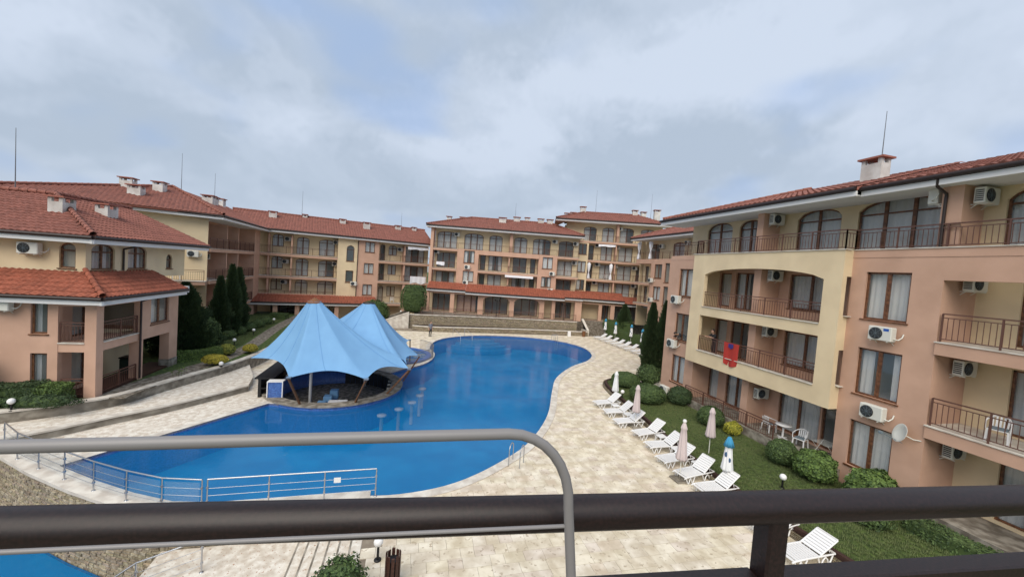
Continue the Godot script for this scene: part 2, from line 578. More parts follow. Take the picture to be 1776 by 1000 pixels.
func grass(poly: PackedVector2Array, y: float, n: int, h: float, nm := "lawn_grass", label := "short mown grass on the lawn beside the sun loungers"):
	var st := begin()
	for k in 5:
		var a := TAU * k / 5.0 + 0.4
		var d := Vector3(cos(a), 0, sin(a))
		var s := Vector3(-d.z, 0, d.x) * h * 0.10
		var root := d * h * 0.25
		var tip := root + Vector3(0, h, 0) + d * h * (0.35 + 0.2 * (k % 3))
		tri(st, root - s, root + s, tip)
	var mesh := done(st)
	var mm := MultiMesh.new()
	mm.transform_format = MultiMesh.TRANSFORM_3D
	mm.use_colors = true
	mm.mesh = mesh
	var lo := Vector2(1e9, 1e9)
	var hi := -lo
	for p in poly:
		lo = lo.min(p)
		hi = hi.max(p)
	var places := []
	for i in n:
		var q := Vector2(rng.randf_range(lo.x, hi.x), rng.randf_range(lo.y, hi.y))
		if Geometry2D.is_point_in_polygon(q, poly):
			places.append(q)
	mm.instance_count = places.size()
	var patch := FastNoiseLite.new()
	patch.frequency = 0.5
	for i in places.size():
		var q: Vector2 = places[i]
		var sc := rng.randf_range(0.6, 1.4)
		mm.set_instance_transform(i, Transform3D(Basis(Vector3.UP, rng.randf() * TAU).scaled(Vector3(sc, sc, sc)), Vector3(q.x, y - 0.005, q.y)))
		var v := 0.5 + 0.5 * patch.get_noise_2d(q.x, q.y) + rng.randf_range(-0.2, 0.2)
		mm.set_instance_color(i, Color(0.075, 0.115, 0.032).lerp(Color(0.155, 0.180, 0.068), clampf(v, 0, 1)))
	var o := MultiMeshInstance3D.new()
	o.name = numbered(nm)
	o.multimesh = mm
	o.material_override = M.leaf
	add_child(o)
	o.set_meta("kind", "stuff")
	o.set_meta("label", label)
	o.set_meta("category", "grass")

func slab_mesh(st: SurfaceTool, p: PackedVector2Array, c: Color, y: float):
	st.set_color(c)
	prism(st, p, -0.02, y)

func paving(deck: MeshInstance3D):
	var lawn := PackedVector2Array(LAWN)
	var tones := []
	for k in 8:
		var v := 0.90 + 0.14 * rng.randf()
		tones.append(Color(v, v * rng.randf_range(0.955, 1.0), v * rng.randf_range(0.88, 0.97)))
	var todo := []
	var z := -49.2
	var row := 0
	while z < -2.0:
		var x := -0.98 + (0.0 if row % 2 == 0 else -0.23)
		if z < -31.0:
			x = -12.0 - 0.3 * (row % 2)
		while x < 30.0:
			var w: float = [0.41, 0.41, 0.61, 0.81][rng.randi() % 4]
			var r := Rect2(x + 0.004, z + 0.004, w - 0.008, 0.402)
			x += w
			if r.position.x < -0.98 and z > -14.2:
				continue
			todo.append(r)
		z += 0.41
		row += 1
	var st := begin()
	var singles := []
	for r in todo:
		var c: Vector2 = r.get_center()
		if Geometry2D.is_point_in_polygon(c, lawn) or c.x > 29.5:
			continue
		var p := PackedVector2Array([r.position, Vector2(r.end.x, r.position.y), r.end, Vector2(r.position.x, r.end.y)])
		var n_in := 0
		for q in p:
			if Geometry2D.is_point_in_polygon(q, coping_line):
				n_in += 1
		if n_in == 4:
			continue
		var tone: Color = tones[rng.randi() % 8]
		var y := rng.randf_range(-0.002, 0.003)
		if n_in > 0:
			for q in Geometry2D.clip_polygons(p, coping_line):
				if q.size() > 2 and absf(area(q)) > 0.002:
					slab_mesh(st, q, tone, y)
			continue
		# seen through the railing and close by: a slab of its own
		if c.y > -17.0 and c.y < -8.3 and c.x > 0.0 and c.x < 13.0 and singles.size() < 300 and c.y - 0.35 * c.x > -17.5:
			singles.append([r, tone, y])
			continue
		slab_mesh(st, p, tone, y)
	var o := part(deck, "paving_slabs", done(st), M.travertine)
	o.set_meta("kind", "stuff")
	var shapes := {}
	for s in singles:
		var r: Rect2 = s[0]
		var key := "%.2f%s" % [r.size.x, s[1]]
		if not shapes.has(key):
			var b := begin()
			slab_mesh(b, PackedVector2Array([-r.size / 2, Vector2(r.size.x, -r.size.y) / 2, r.size / 2, Vector2(-r.size.x, r.size.y) / 2]), s[1], 0.0)
			shapes[key] = done(b)
		var c := r.get_center()
		part(deck, "paving_slab", shapes[key], M.travertine, Transform3D(Basis.IDENTITY, Vector3(c.x, s[2], c.y)))

# rough stones set along a plan line, joined
func stones_on(line: PackedVector2Array, y0: float, y1: float, w: float, h: float, depth: float, seed_no: int, out_dir: Vector2) -> ArrayMesh:
	var r := RandomNumberGenerator.new()
	r.seed = seed_no
	var st := begin()
	var total := 0.0
	for i in line.size() - 1:
		total += line[i].distance_to(line[i + 1])
	var at := func(d: float) -> Array:
		for i in line.size() - 1:
			var l := line[i].distance_to(line[i + 1])
			if d <= l or i == line.size() - 2:
				var t := (line[i + 1] - line[i]) / maxf(l, 0.001)
				var n := Vector2(-t.y, t.x)
				if n.dot(out_dir) < 0:
					n = -n
				return [line[i] + t * d, t, n]
			d -= l
		return []
	var y := y0
	while y < y1 - 0.02:
		var hh: float = minf(h * r.randf_range(0.7, 1.3), y1 - y)
		var d := -r.randf() * w
		while d < total:
			var ww := w * r.randf_range(0.55, 1.5)
			var a := clampf(d, 0.0, total)
			var b := clampf(d + ww - 0.012, 0.0, total)
			d += ww
			if b - a < 0.03:
				continue
			var m: Array = at.call((a + b) * 0.5)
			var p: Vector2 = m[0]
			var t: Vector2 = m[1] * (b - a) * 0.5
			var n: Vector2 = m[2] * depth * r.randf_range(0.35, 1.0)
			var v := r.randf_range(0.62, 1.12)
			st.set_color(Color(v, v * r.randf_range(0.92, 1.02), v * r.randf_range(0.84, 1.0)))
			var k := 0.012
			var ya := y + 0.006
			var yb := y + hh - 0.006
			var f := []
			for e in [[-1, ya], [1, ya], [1, yb], [-1, yb]]:
				f.append(Vector3(p.x + t.x * e[0], e[1], p.y + t.y * e[0]))
			var g := []
			for e in [[-1, ya + k], [1, ya + k], [1, yb - k], [-1, yb - k]]:
				var q: Vector2 = p + t * e[0] * (1.0 - k / t.length()) + n
				g.append(Vector3(q.x, e[1], q.y))
			var flip: bool = t.x * n.y - t.y * n.x < 0
			for i in 4:
				var j := (i + 1) % 4
				if flip:
					quad(st, f[i], f[j], g[j], g[i])
				else:
					quad(st, f[j], f[i], g[i], g[j])
			if flip:
				quad(st, g[0], g[1], g[2], g[3])
			else:
				quad(st, g[1], g[0], g[3], g[2])
		y += hh
	return done(st)

func pool():
	var basin := PackedVector2Array(pool_line)
	var tank := thing("swimming_pool", "large free-form blue swimming pool with white coping", "pool", Vector3(3, 0, -30))
	var st := begin()
	band(st, pool_line, coping_line, -0.06, 0.035, true)
	part(tank, "coping", done(st), M.coping, Transform3D.IDENTITY, true)
	st = begin()
	var n := basin.size()
	for i in n:
		var a := basin[i]
		var b := basin[(i + 1) % n]
		quad(st, Vector3(a.x, -1.7, a.y), Vector3(b.x, -1.7, b.y), Vector3(b.x, 0.034, b.y), Vector3(a.x, 0.034, a.y))
	part(tank, "mosaic_side", done(st), M.mosaic, Transform3D.IDENTITY, true)
	part(tank, "basin_floor", flat_sheet([basin], -48.0, -13.5, 0.25, -1.65), M.basin, Transform3D.IDENTITY, true)
	var water := structure("pool_water", flat_sheet([basin], -48.0, -13.5, 0.25, -0.13), M.water)
	water.set_meta("label", "still blue water filling the large pool")
	water.set_meta("category", "water")
	# entry steps in the far end, under the water
	for k in 4:
		st = begin()
		var p := PackedVector2Array()
		for i in 13:
			var t := PI * (0.12 + 0.76 * i / 12.0)
			p.append(Vector2(8.2 - cos(t) * (4.6 - k * 0.75), -46.9 + sin(t) * (3.4 - k * 0.75)))
		prism(st, p, -1.6, -1.15 + k * 0.26)
		part(tank, "entry_step", done(st), M.basin, Transform3D.IDENTITY, true)
	# pale stone seats standing in the water round the bar
	var seats := [Vector2(-1.2, -22.3), Vector2(-0.3, -23.2), Vector2(0.45, -24.3), Vector2(0.95, -25.6), Vector2(1.15, -27.0)]
	for s in seats:
		var nth: String = ["first", "second", "third", "fourth", "fifth"][seats.find(s)]
		st = begin()
		lathe(st, Vector3.ZERO, [Vector2(0.10, -1.6), Vector2(0.10, -0.32), Vector2(0.26, -0.28), Vector2(0.26, -0.19), Vector2(0.0, -0.18)], 14)
		var o := thing("water_stool", "round pale stone stool in the water, %s from the mosaic counter" % nth, "seat", Vector3(s.x, 0, s.y), "pool bar seats")
		part(o, "seat_block", done(st), M.coping)
	ladder(Vector3(4.85, 0, -15.7), atan2(0.55, -0.83) , "bent steel ladder on the pool edge nearest the loungers")
	ladder(Vector3(17.6, 0, -44.6), 0.6, "small steel ladder at the far rounded end of the pool")
	handrails()
	# shallow round pool beside the tent, with its rail
	var spa := thing("round_spa_pool", "small round blue mosaic pool bulging into the big pool", "pool", Vector3(-1.2, 0, -35.9))
	st = begin()
	var rim_out := PackedVector2Array()
	var rim_in := PackedVector2Array()
	for k in 33:
		var t := TAU * k / 32.0
		rim_out.append(Vector2(cos(t), sin(t)) * 3.35)
		rim_in.append(Vector2(cos(t), sin(t)) * 2.9)
	band(st, rim_out, rim_in, -0.02, 0.14)
	part(spa, "rim", done(st), M.mosaic)
	st = begin()
	prism(st, rim_in.slice(0, 32), -0.02, 0.06)
	part(spa, "water", done(st), M.water)
	st = begin()
	prism(st, rim_in.slice(0, 32), -0.02, 0.0)
	part(spa, "basin_floor", done(st), M.mosaic)
	var rail := thing("spa_railing", "thin grey steel railing curving round the small round pool", "railing", Vector3(-1.2, 0, -35.9))
	st = begin()
	var ring_top := []
	var ring_low := []
	var arc := []
	for k in 25:
		var t := deg_to_rad(-48.0 + k * 5.4)
		arc.append(Vector3(cos(t) * 3.5, 0.0, sin(t) * 3.5))
		ring_top.append(arc[-1] + Vector3(0, 1.0, 0))
		ring_low.append(arc[-1] + Vector3(0, 0.18, 0))
	tube(st, ring_top, 0.022, 6)
	part(rail, "top_rail", done(st), M.tube_grey)
	st = begin()
	tube(st, ring_low, 0.012, 5)
	part(rail, "bottom_rail", done(st), M.tube_grey)
	st = begin()
	bar(st, Vector3(0, 0.03, 0), Vector3(0, 1.0, 0), 0.014)
	var bal := done(st)
	for k in 97:
		var t := deg_to_rad(-48.0 + k * 1.35)
		part(rail, "baluster", bal, M.tube_grey, Transform3D(Basis.IDENTITY, Vector3(cos(t) * 3.5, 0, sin(t) * 3.5)))

func ladder(at: Vector3, turn: float, label: String):
	var o := thing("pool_ladder", label, "ladder", at, "pool ladders", turn)
	for s in [-0.25, 0.25]:
		var st := begin()
		var p := []
		for k in 9:
			var t := PI * k / 8.0
			p.append(Vector3(s, 0.62 + sin(t) * 0.28, -cos(t) * 0.28))
		p.push_front(Vector3(s, 0.0, -0.28))
		p.append(Vector3(s, -1.1, 0.34))
		tube(st, p, 0.022, 8)
		part(o, "handrail", done(st), M.steel)
	for k in 3:
		var st := begin()
		box(st, Vector3(-0.25, -0.3 - k * 0.28, 0.26 + k * 0.02), Vector3(0.25, -0.27 - k * 0.28, 0.34 + k * 0.02))
		part(o, "tread", done(st), M.steel)

func handrails():
	for x in [5.2, 6.6]:
		var o := thing("entry_handrail", "bent steel handrail at the far entry steps, %s the standing person" % ("nearer" if x < 6.0 else "farther from"), "handrail", Vector3(x, 0, -46.4), "entry step handrails")
		var st := begin()
		tube(st, [Vector3(0, 0, -0.25), Vector3(0, 0.85, -0.25), Vector3(0.03, 0.95, -0.15), Vector3(0.7, 0.45, 1.4), Vector3(0.72, -0.2, 1.6), Vector3(0.72, -1.0, 1.6)], 0.024, 8)
		part(o, "tube", done(st), M.steel)

# ------------------------------------------------------------------ raised ground, walls, stairs
func terraces():
	var curb_low := spline([Vector2(-16.6, -18.7), Vector2(-14.75, -19.74), Vector2(-13.0, -21.5), Vector2(-11.4, -23.1), Vector2(-9.2, -26.1)], 6)
	var curb_high := spline([Vector2(-19.5, -19.8), Vector2(-16.4, -21.0), Vector2(-15.1, -21.75), Vector2(-13.75, -22.9), Vector2(-12.7, -25.7), Vector2(-11.4, -29.1), Vector2(-10.75, -32.5), Vector2(-10.6, -36.0), Vector2(-11.0, -42.0), Vector2(-11.6, -51.0)], 6)
	# pale terrace step between the two kerbs
	var low := PackedVector2Array(curb_low)
	low.append_array(PackedVector2Array([Vector2(-9.6, -28.0), Vector2(-10.9, -31.0)]))
	var back := curb_high.slice(1, 31)
	back.reverse()
	low.append_array(back)
	low.append(Vector2(-18.6, -19.6))
	var st := begin()
	prism(st, low, -0.02, 0.35)
	structure("terrace", done(st), M.step_stone)
	var hi := PackedVector2Array(curb_high)
	hi.append_array(PackedVector2Array([Vector2(-11.6, -56.0), Vector2(-30, -56), Vector2(-40, -40), Vector2(-40, -14), Vector2(-22, -16)]))
	st = begin()
	prism(st, hi, -0.02, 0.85)
	structure("garden_ground", done(st), M.grass_ground)
	for e in [[curb_low, 0.0, 0.35, "low white-topped kerb wall stepping up from the pool's left deck", 0.28], [curb_high, 0.35, 0.87, "white-topped kerb wall along the garden path above the pool", 0.34]]:
		var line: PackedVector2Array = e[0]
		var o := thing("kerb_wall", e[3], "wall", Vector3(line[6].x, e[1], line[6].y), "kerb walls left of the pool")
		var inner := offset_line(line, 0.3)
		if inner[8].x > line[8].x:
			inner = offset_line(line, -0.3)
		st = begin()
		band(st, offset_toward(line, inner, -0.02), offset_toward(line, inner, 0.2), -0.02, e[2] - 0.06)
		part(o, "wall_face", done(st), M.concrete, Transform3D.IDENTITY, true)
		st = begin()
		band(st, offset_toward(line, inner, -0.06), offset_toward(line, inner, e[4]), e[2] - 0.06, e[2] + 0.02)
		part(o, "cap", done(st), M.coping, Transform3D.IDENTITY, true)
	# stone path past the left building and on toward the far wing
	var mid := spline([Vector2(-14.0, -22.6), Vector2(-13.6, -25.0), Vector2(-12.9, -28.0), Vector2(-12.3, -31.0), Vector2(-12.2, -35.0), Vector2(-12.8, -41.0), Vector2(-13.2, -47.0), Vector2(-13.4, -54.5)], 6)
	st = begin()
	var pa := PackedVector2Array()
	var pb := PackedVector2Array()
	for i in mid.size():
		var w: float = lerpf(1.0, 0.62, clampf(i / 16.0, 0, 1))
		pa.append(mid[i] + Vector2(-w, 0))
		pb.append(mid[i] + Vector2(w * 0.75, 0))
	band(st, pa, pb, 0.8, 0.856)
	structure("garden_path", done(st), M.grey_paving)
	st = begin()
	prism(st, PackedVector2Array([Vector2(-15.2, -22.3), Vector2(-13.8, -23.8), Vector2(-12.95, -26.1), Vector2(-12.1, -30.6), Vector2(-14.6, -30.6), Vector2(-15.0, -29.6), Vector2(-15.0, -22.4)]), 0.8, 0.862)
	structure("forecourt_paving", done(st), M.grey_paving)
	grass(PackedVector2Array([Vector2(-13.6, -31.5), Vector2(-13.0, -35.0), Vector2(-13.7, -42.0), Vector2(-14.2, -50.0), Vector2(-16.5, -50.0), Vector2(-16.2, -31.5)]), 0.85, 9000, 0.09, "garden_grass", "grass strip between the garden path and the left wing")
	# the drop below the near end of the pool
	var fl := PackedVector2Array([Vector2(-14.9, -18.7), Vector2(-12.75, -17.1), Vector2(-10.7, -15.75), Vector2(-8.9, -14.7), Vector2(-7.4, -14.0), Vector2(-6.0, -13.75), Vector2(-1.0, -13.75)])
	var drop := thing("pool_retaining_wall", "rough stone retaining wall below the steel fence of the pool", "wall", Vector3(-9, -2.5, -15))
	st = begin()
	band(st, fl, offset_line(fl, -0.25), -2.6, -0.05)
	part(drop, "core", done(st), M.stone_mortar, Transform3D.IDENTITY, true)
	var so := part(drop, "stones", stones_on(fl, -2.5, -0.06, 0.26, 0.10, 0.05, 9, Vector2(0, 1)), M.wall_stone, Transform3D.IDENTITY, true)
	so.set_meta("kind", "stuff")
	st = begin()
	var inner_cap := offset_line(fl, -0.62)
	if inner_cap[3].y > fl[3].y:
		inner_cap = offset_line(fl, 0.62)
	band(st, offset_toward(fl, inner_cap, -0.07), inner_cap, -0.06, 0.05)
	part(drop, "cap", done(st), M.coping, Transform3D.IDENTITY, true)
	# lower court with its own pool
	st = begin()
	box(st, Vector3(-40, -2.9, -30), Vector3(-1.0, -2.56, 0))
	structure("lower_court", done(st), M.grey_paving)
	var low_pool := PackedVector2Array([Vector2(-14.5, -18.2), Vector2(-12.6, -16.9), Vector2(-10.6, -15.6), Vector2(-8.8, -14.55), Vector2(-7.6, -13.9), Vector2(-8.4, -11.2), Vector2(-11.5, -9.5), Vector2(-17, -9.5), Vector2(-19, -14)])
	var lp := thing("lower_pool", "lower blue pool at the foot of the stone wall", "pool", Vector3(-12, -2.5, -13))
	st = begin()
	prism(st, low_pool, -2.56, -2.52)
	part(lp, "basin", done(st), M.basin, Transform3D.IDENTITY, true)
	st = begin()
	prism(st, low_pool, -2.5, -2.42)
	part(lp, "water", done(st), M.water, Transform3D.IDENTITY, true)
	# stairs from the landing up to the deck
	var stairs := thing("travertine_stairs", "wide travertine stairs climbing from the lower landing to the deck", "stairs", Vector3(-3, -1.02, -11))
	for k in 6:
		st = begin()
		var x0 := -3.05 + k * 0.35
		soft_box(st, Vector3(x0, -2.5, -13.7), Vector3(x0 + 0.40 if k < 5 else -0.99, -0.85 + k * 0.17 - (0.003 if k == 5 else 0.0), -6.0), 0.012)
		part(stairs, "step", done(st), M.step_stone, Transform3D.IDENTITY, true)
	for k in 6:
		st = begin()
		var x1 := -3.05 + k * 0.35
		box(st, Vector3(x1 - 0.025, -0.885 + k * 0.17, -13.7), Vector3(x1 + 0.03, -0.845 + k * 0.17 - (0.003 if k == 5 else 0.0), -6.0))
		part(stairs, "nosing", done(st), M.concrete, Transform3D.IDENTITY, true)
	st = begin()
	box(st, Vector3(-7.0, -2.55, -13.7), Vector3(-3.06, -1.02, -6.0))
	part(stairs, "landing", done(st), M.step_stone, Transform3D.IDENTITY, true)
	# far retaining walls with their stone faces and the terrace they hold
	st = begin()
	prism(st, PackedVector2Array([Vector2(0.6, -51.9), Vector2(7.0, -51.75), Vector2(14.8, -51.4), Vector2(23.0, -50.5), Vector2(24.2, -51.4), Vector2(31.0, -51.0), Vector2(36, -53), Vector2(36, -70), Vector2(0.6, -70)]), -0.02, 1.75)
	structure("upper_terrace", done(st), M.grey_paving)
	var up := spline([Vector2(-0.2, -51.75), Vector2(1.5, -51.6), Vector2(7.0, -51.65), Vector2(14.8, -51.3), Vector2(23.1, -50.35)], 5)
	var lowr := spline([Vector2(0.4, -49.9), Vector2(3.0, -49.3), Vector2(8.0, -49.5), Vector2(14.7, -49.7), Vector2(20.5, -49.5), Vector2(24.3, -49.1)], 5)
	for e in [[up, 1.82, "long stone retaining wall below the far arcade terrace"], [lowr, 0.62, "lower stone planter wall at the far end of the pool deck"]]:
		var line: PackedVector2Array = e[0]
		var o := thing("retaining_wall", e[2], "wall", Vector3(line[8].x, 0, line[8].y), "far stone walls")
		st = begin()
		var bk := PackedVector2Array()
		for q in line:
			bk.append(q + Vector2(0, -0.3))
		band(st, line, bk, -0.02, e[1] - 0.08)
		part(o, "core", done(st), M.stone_mortar, Transform3D.IDENTITY, true)
		var ss := part(o, "stones", stones_on(line, 0.0, e[1] - 0.09, 0.30, 0.10, 0.03, 13, Vector2(0, 1)), M.wall_stone, Transform3D.IDENTITY, true)
		ss.set_meta("kind", "stuff")
		st = begin()
		var f := PackedVector2Array()
		var b2 := PackedVector2Array()
		for q in line:
			f.append(q + Vector2(0, 0.08))
			b2.append(q + Vector2(0, -0.34))
		band(st, f, b2, e[1] - 0.08, e[1])
		part(o, "cap", done(st), M.coping, Transform3D.IDENTITY, true)
	st = begin()
	prism(st, PackedVector2Array([Vector2(0.6, -50.1), Vector2(3, -49.55), Vector2(8, -49.75), Vector2(14.7, -49.95), Vector2(20.5, -49.75), Vector2(24.0, -49.4), Vector2(23.0, -50.6), Vector2(14.8, -51.5), Vector2(7, -51.8), Vector2(0.6, -51.85)]), -0.02, 0.5)
	structure("planter_soil", done(st), M.soil)
	# two stairs up to that terrace
	var sl := thing("terrace_stairs", "stone stairs rising beside the rounded thuja to the arcade", "stairs", Vector3(-2, 0, -51.6))
	for k in 10:
		st = begin()
		var x0 := -4.6 + k * 0.46
		box(st, Vector3(x0, -0.02, -53.8 + k * 0.02), Vector3(x0 + 0.47, 0.175 * (k + 1), -51.2 - k * 0.05))
		part(sl, "step", done(st), M.grey_paving if k % 2 == 0 else M.concrete, Transform3D.IDENTITY, true)
	for zz in [-51.05, -54.0]:
		st = begin()
		for p in [[Vector3(-4.9, 0.0, zz), Vector3(-3.4, 0.75, zz)], [Vector3(-3.4, 0.75, zz - 0.1), Vector3(-0.1, 2.0, zz - 0.3)]]:
			bar(st, p[0] + Vector3(0, 0.1, 0), p[1] + Vector3(0, 0.1, 0), 0.3, 0.1)
			quad(st, Vector3(p[0].x, 0, p[0].z + 0.1), Vector3(p[1].x, 0, p[1].z + 0.1), p[1] + Vector3(0, 0.06, 0.1), p[0] + Vector3(0, 0.06, 0.1))
		part(sl, "parapet", done(st), M.coping if zz > -52 else M.concrete, Transform3D.IDENTITY, true)
	var sr := thing("deck_stairs", "narrow stone stairs beside the hedge at the far right of the deck", "stairs", Vector3(26, 0, -50))
	for k in 10:
		st = begin()
		box(st, Vector3(24.6, -0.02, -52.6), Vector3(27.4, 0.175 * (k + 1), -49.5 - k * 0.2))
		part(sr, "step", done(st), M.grey_paving, Transform3D.IDENTITY, true)
	st = begin()
	bar(st, Vector3(24.4, 0.75, -49.3), Vector3(24.4, 2.1, -51.4), 0.34, 0.12)
	box(st, Vector3(24.24, -0.02, -51.3), Vector3(24.56, 0.7, -49.3))
	part(sr, "parapet", done(st), M.coping, Transform3D.IDENTITY, true)

func offset_toward(a: PackedVector2Array, b: PackedVector2Array, d: float) -> PackedVector2Array:
	var out := PackedVector2Array()
	for i in a.size():
		out.append(a[i] + (b[i] - a[i]).normalized() * d)
	return out

# ------------------------------------------------------------------ building kit
# A frame stands on a facade: x along it (left to right seen from the court), y up, z outward.
func frame(p0: Vector2, p1: Vector2) -> Transform3D:
	var d := (p1 - p0).normalized()
	return Transform3D(Basis(Vector3(d.x, 0, d.y), Vector3.UP, Vector3(-d.y, 0, d.x)), Vector3(p0.x, 0, p0.y))

func fpart(root: Node3D, nm: String, mesh: Mesh, m: Material, fr: Transform3D, at := Vector3.ZERO) -> MeshInstance3D:
	return part(root, nm, mesh, m, fr * Transform3D(Basis.IDENTITY, at), true)

func arch_y(o: Array, x: float) -> float:
	# o = [s, y, w, h, rise]; height of the opening's head at x
	var t: float = (x - o[0]) / o[2] * 2.0 - 1.0
	var rise: float = o[4] if o.size() > 4 else 0.0
	return o[1] + o[3] - rise * (1.0 - sqrt(maxf(0.0, 1.0 - t * t * 0.98)))

# wall from s0 to s1, y0 to y1, its face at depth z, with openings cut out and their reveals
func wall(s0: float, s1: float, y0: float, y1: float, z: float, thick: float, holes: Array) -> ArrayMesh:
	var st := begin()
	var xs := [s0, s1]
	var ys := [y0, y1]
	for o in holes:
		xs.append_array([clampf(o[0], s0, s1), clampf(o[0] + o[2], s0, s1)])
		ys.append_array([clampf(o[1], y0, y1), clampf(o[1] + o[3], y0, y1)])
	xs.sort()
	ys.sort()
	for i in xs.size() - 1:
		if xs[i + 1] - xs[i] < 0.001:
			continue
		for j in ys.size() - 1:
			if ys[j + 1] - ys[j] < 0.001:
				continue
			var c := Vector2((xs[i] + xs[i + 1]) / 2, (ys[j] + ys[j + 1]) / 2)
			var open := false
			for o in holes:
				if c.x > o[0] and c.x < o[0] + o[2] and c.y > o[1] and c.y < o[1] + o[3]:
					open = true
			if open:
				continue
			for zz in [z, z - thick]:
				var p := [Vector3(xs[i], ys[j], zz), Vector3(xs[i + 1], ys[j], zz), Vector3(xs[i + 1], ys[j + 1], zz), Vector3(xs[i], ys[j + 1], zz)]
				if zz < z:
					p.reverse()
				quad(st, p[0], p[1], p[2], p[3])
	for o in holes:
		var a: float = o[0]
		var b: float = o[0] + o[2]
		var lo: float = o[1]
		var top: float = o[1] + o[3]
		var rise: float = o[4] if o.size() > 4 else 0.0
		var side := arch_y(o, a)
		quad(st, Vector3(a, lo, z), Vector3(a, side, z), Vector3(a, side, z - thick), Vector3(a, lo, z - thick))
		quad(st, Vector3(b, lo, z - thick), Vector3(b, side, z - thick), Vector3(b, side, z), Vector3(b, lo, z))
		if lo > y0 + 0.01:
			quad(st, Vector3(a, lo, z), Vector3(a, lo, z - thick), Vector3(b, lo, z - thick), Vector3(b, lo, z))
		var n := 14 if rise > 0.0 else 1
		for k in n:
			var x0 := lerpf(a, b, float(k) / n)
			var x1 := lerpf(a, b, float(k + 1) / n)
			var h0 := arch_y(o, x0)
			var h1 := arch_y(o, x1)
			if rise > 0.0:
				quad(st, Vector3(x0, h0, z), Vector3(x1, h1, z), Vector3(x1, top, z), Vector3(x0, top, z))
				quad(st, Vector3(x1, h1, z - thick), Vector3(x0, h0, z - thick), Vector3(x0, top, z - thick), Vector3(x1, top, z - thick))
			quad(st, Vector3(x0, h0, z - thick), Vector3(x1, h1, z - thick), Vector3(x1, h1, z), Vector3(x0, h0, z))
	for s in [s0, s1]:
		quad(st, Vector3(s, y0, z), Vector3(s, y0, z - thick), Vector3(s, y1, z - thick), Vector3(s, y1, z))
	quad(st, Vector3(s0, y1, z), Vector3(s1, y1, z), Vector3(s1, y1, z - thick), Vector3(s0, y1, z - thick))
	quad(st, Vector3(s0, y0, z - thick), Vector3(s1, y0, z - thick), Vector3(s1, y0, z), Vector3(s0, y0, z))
	return done(st)

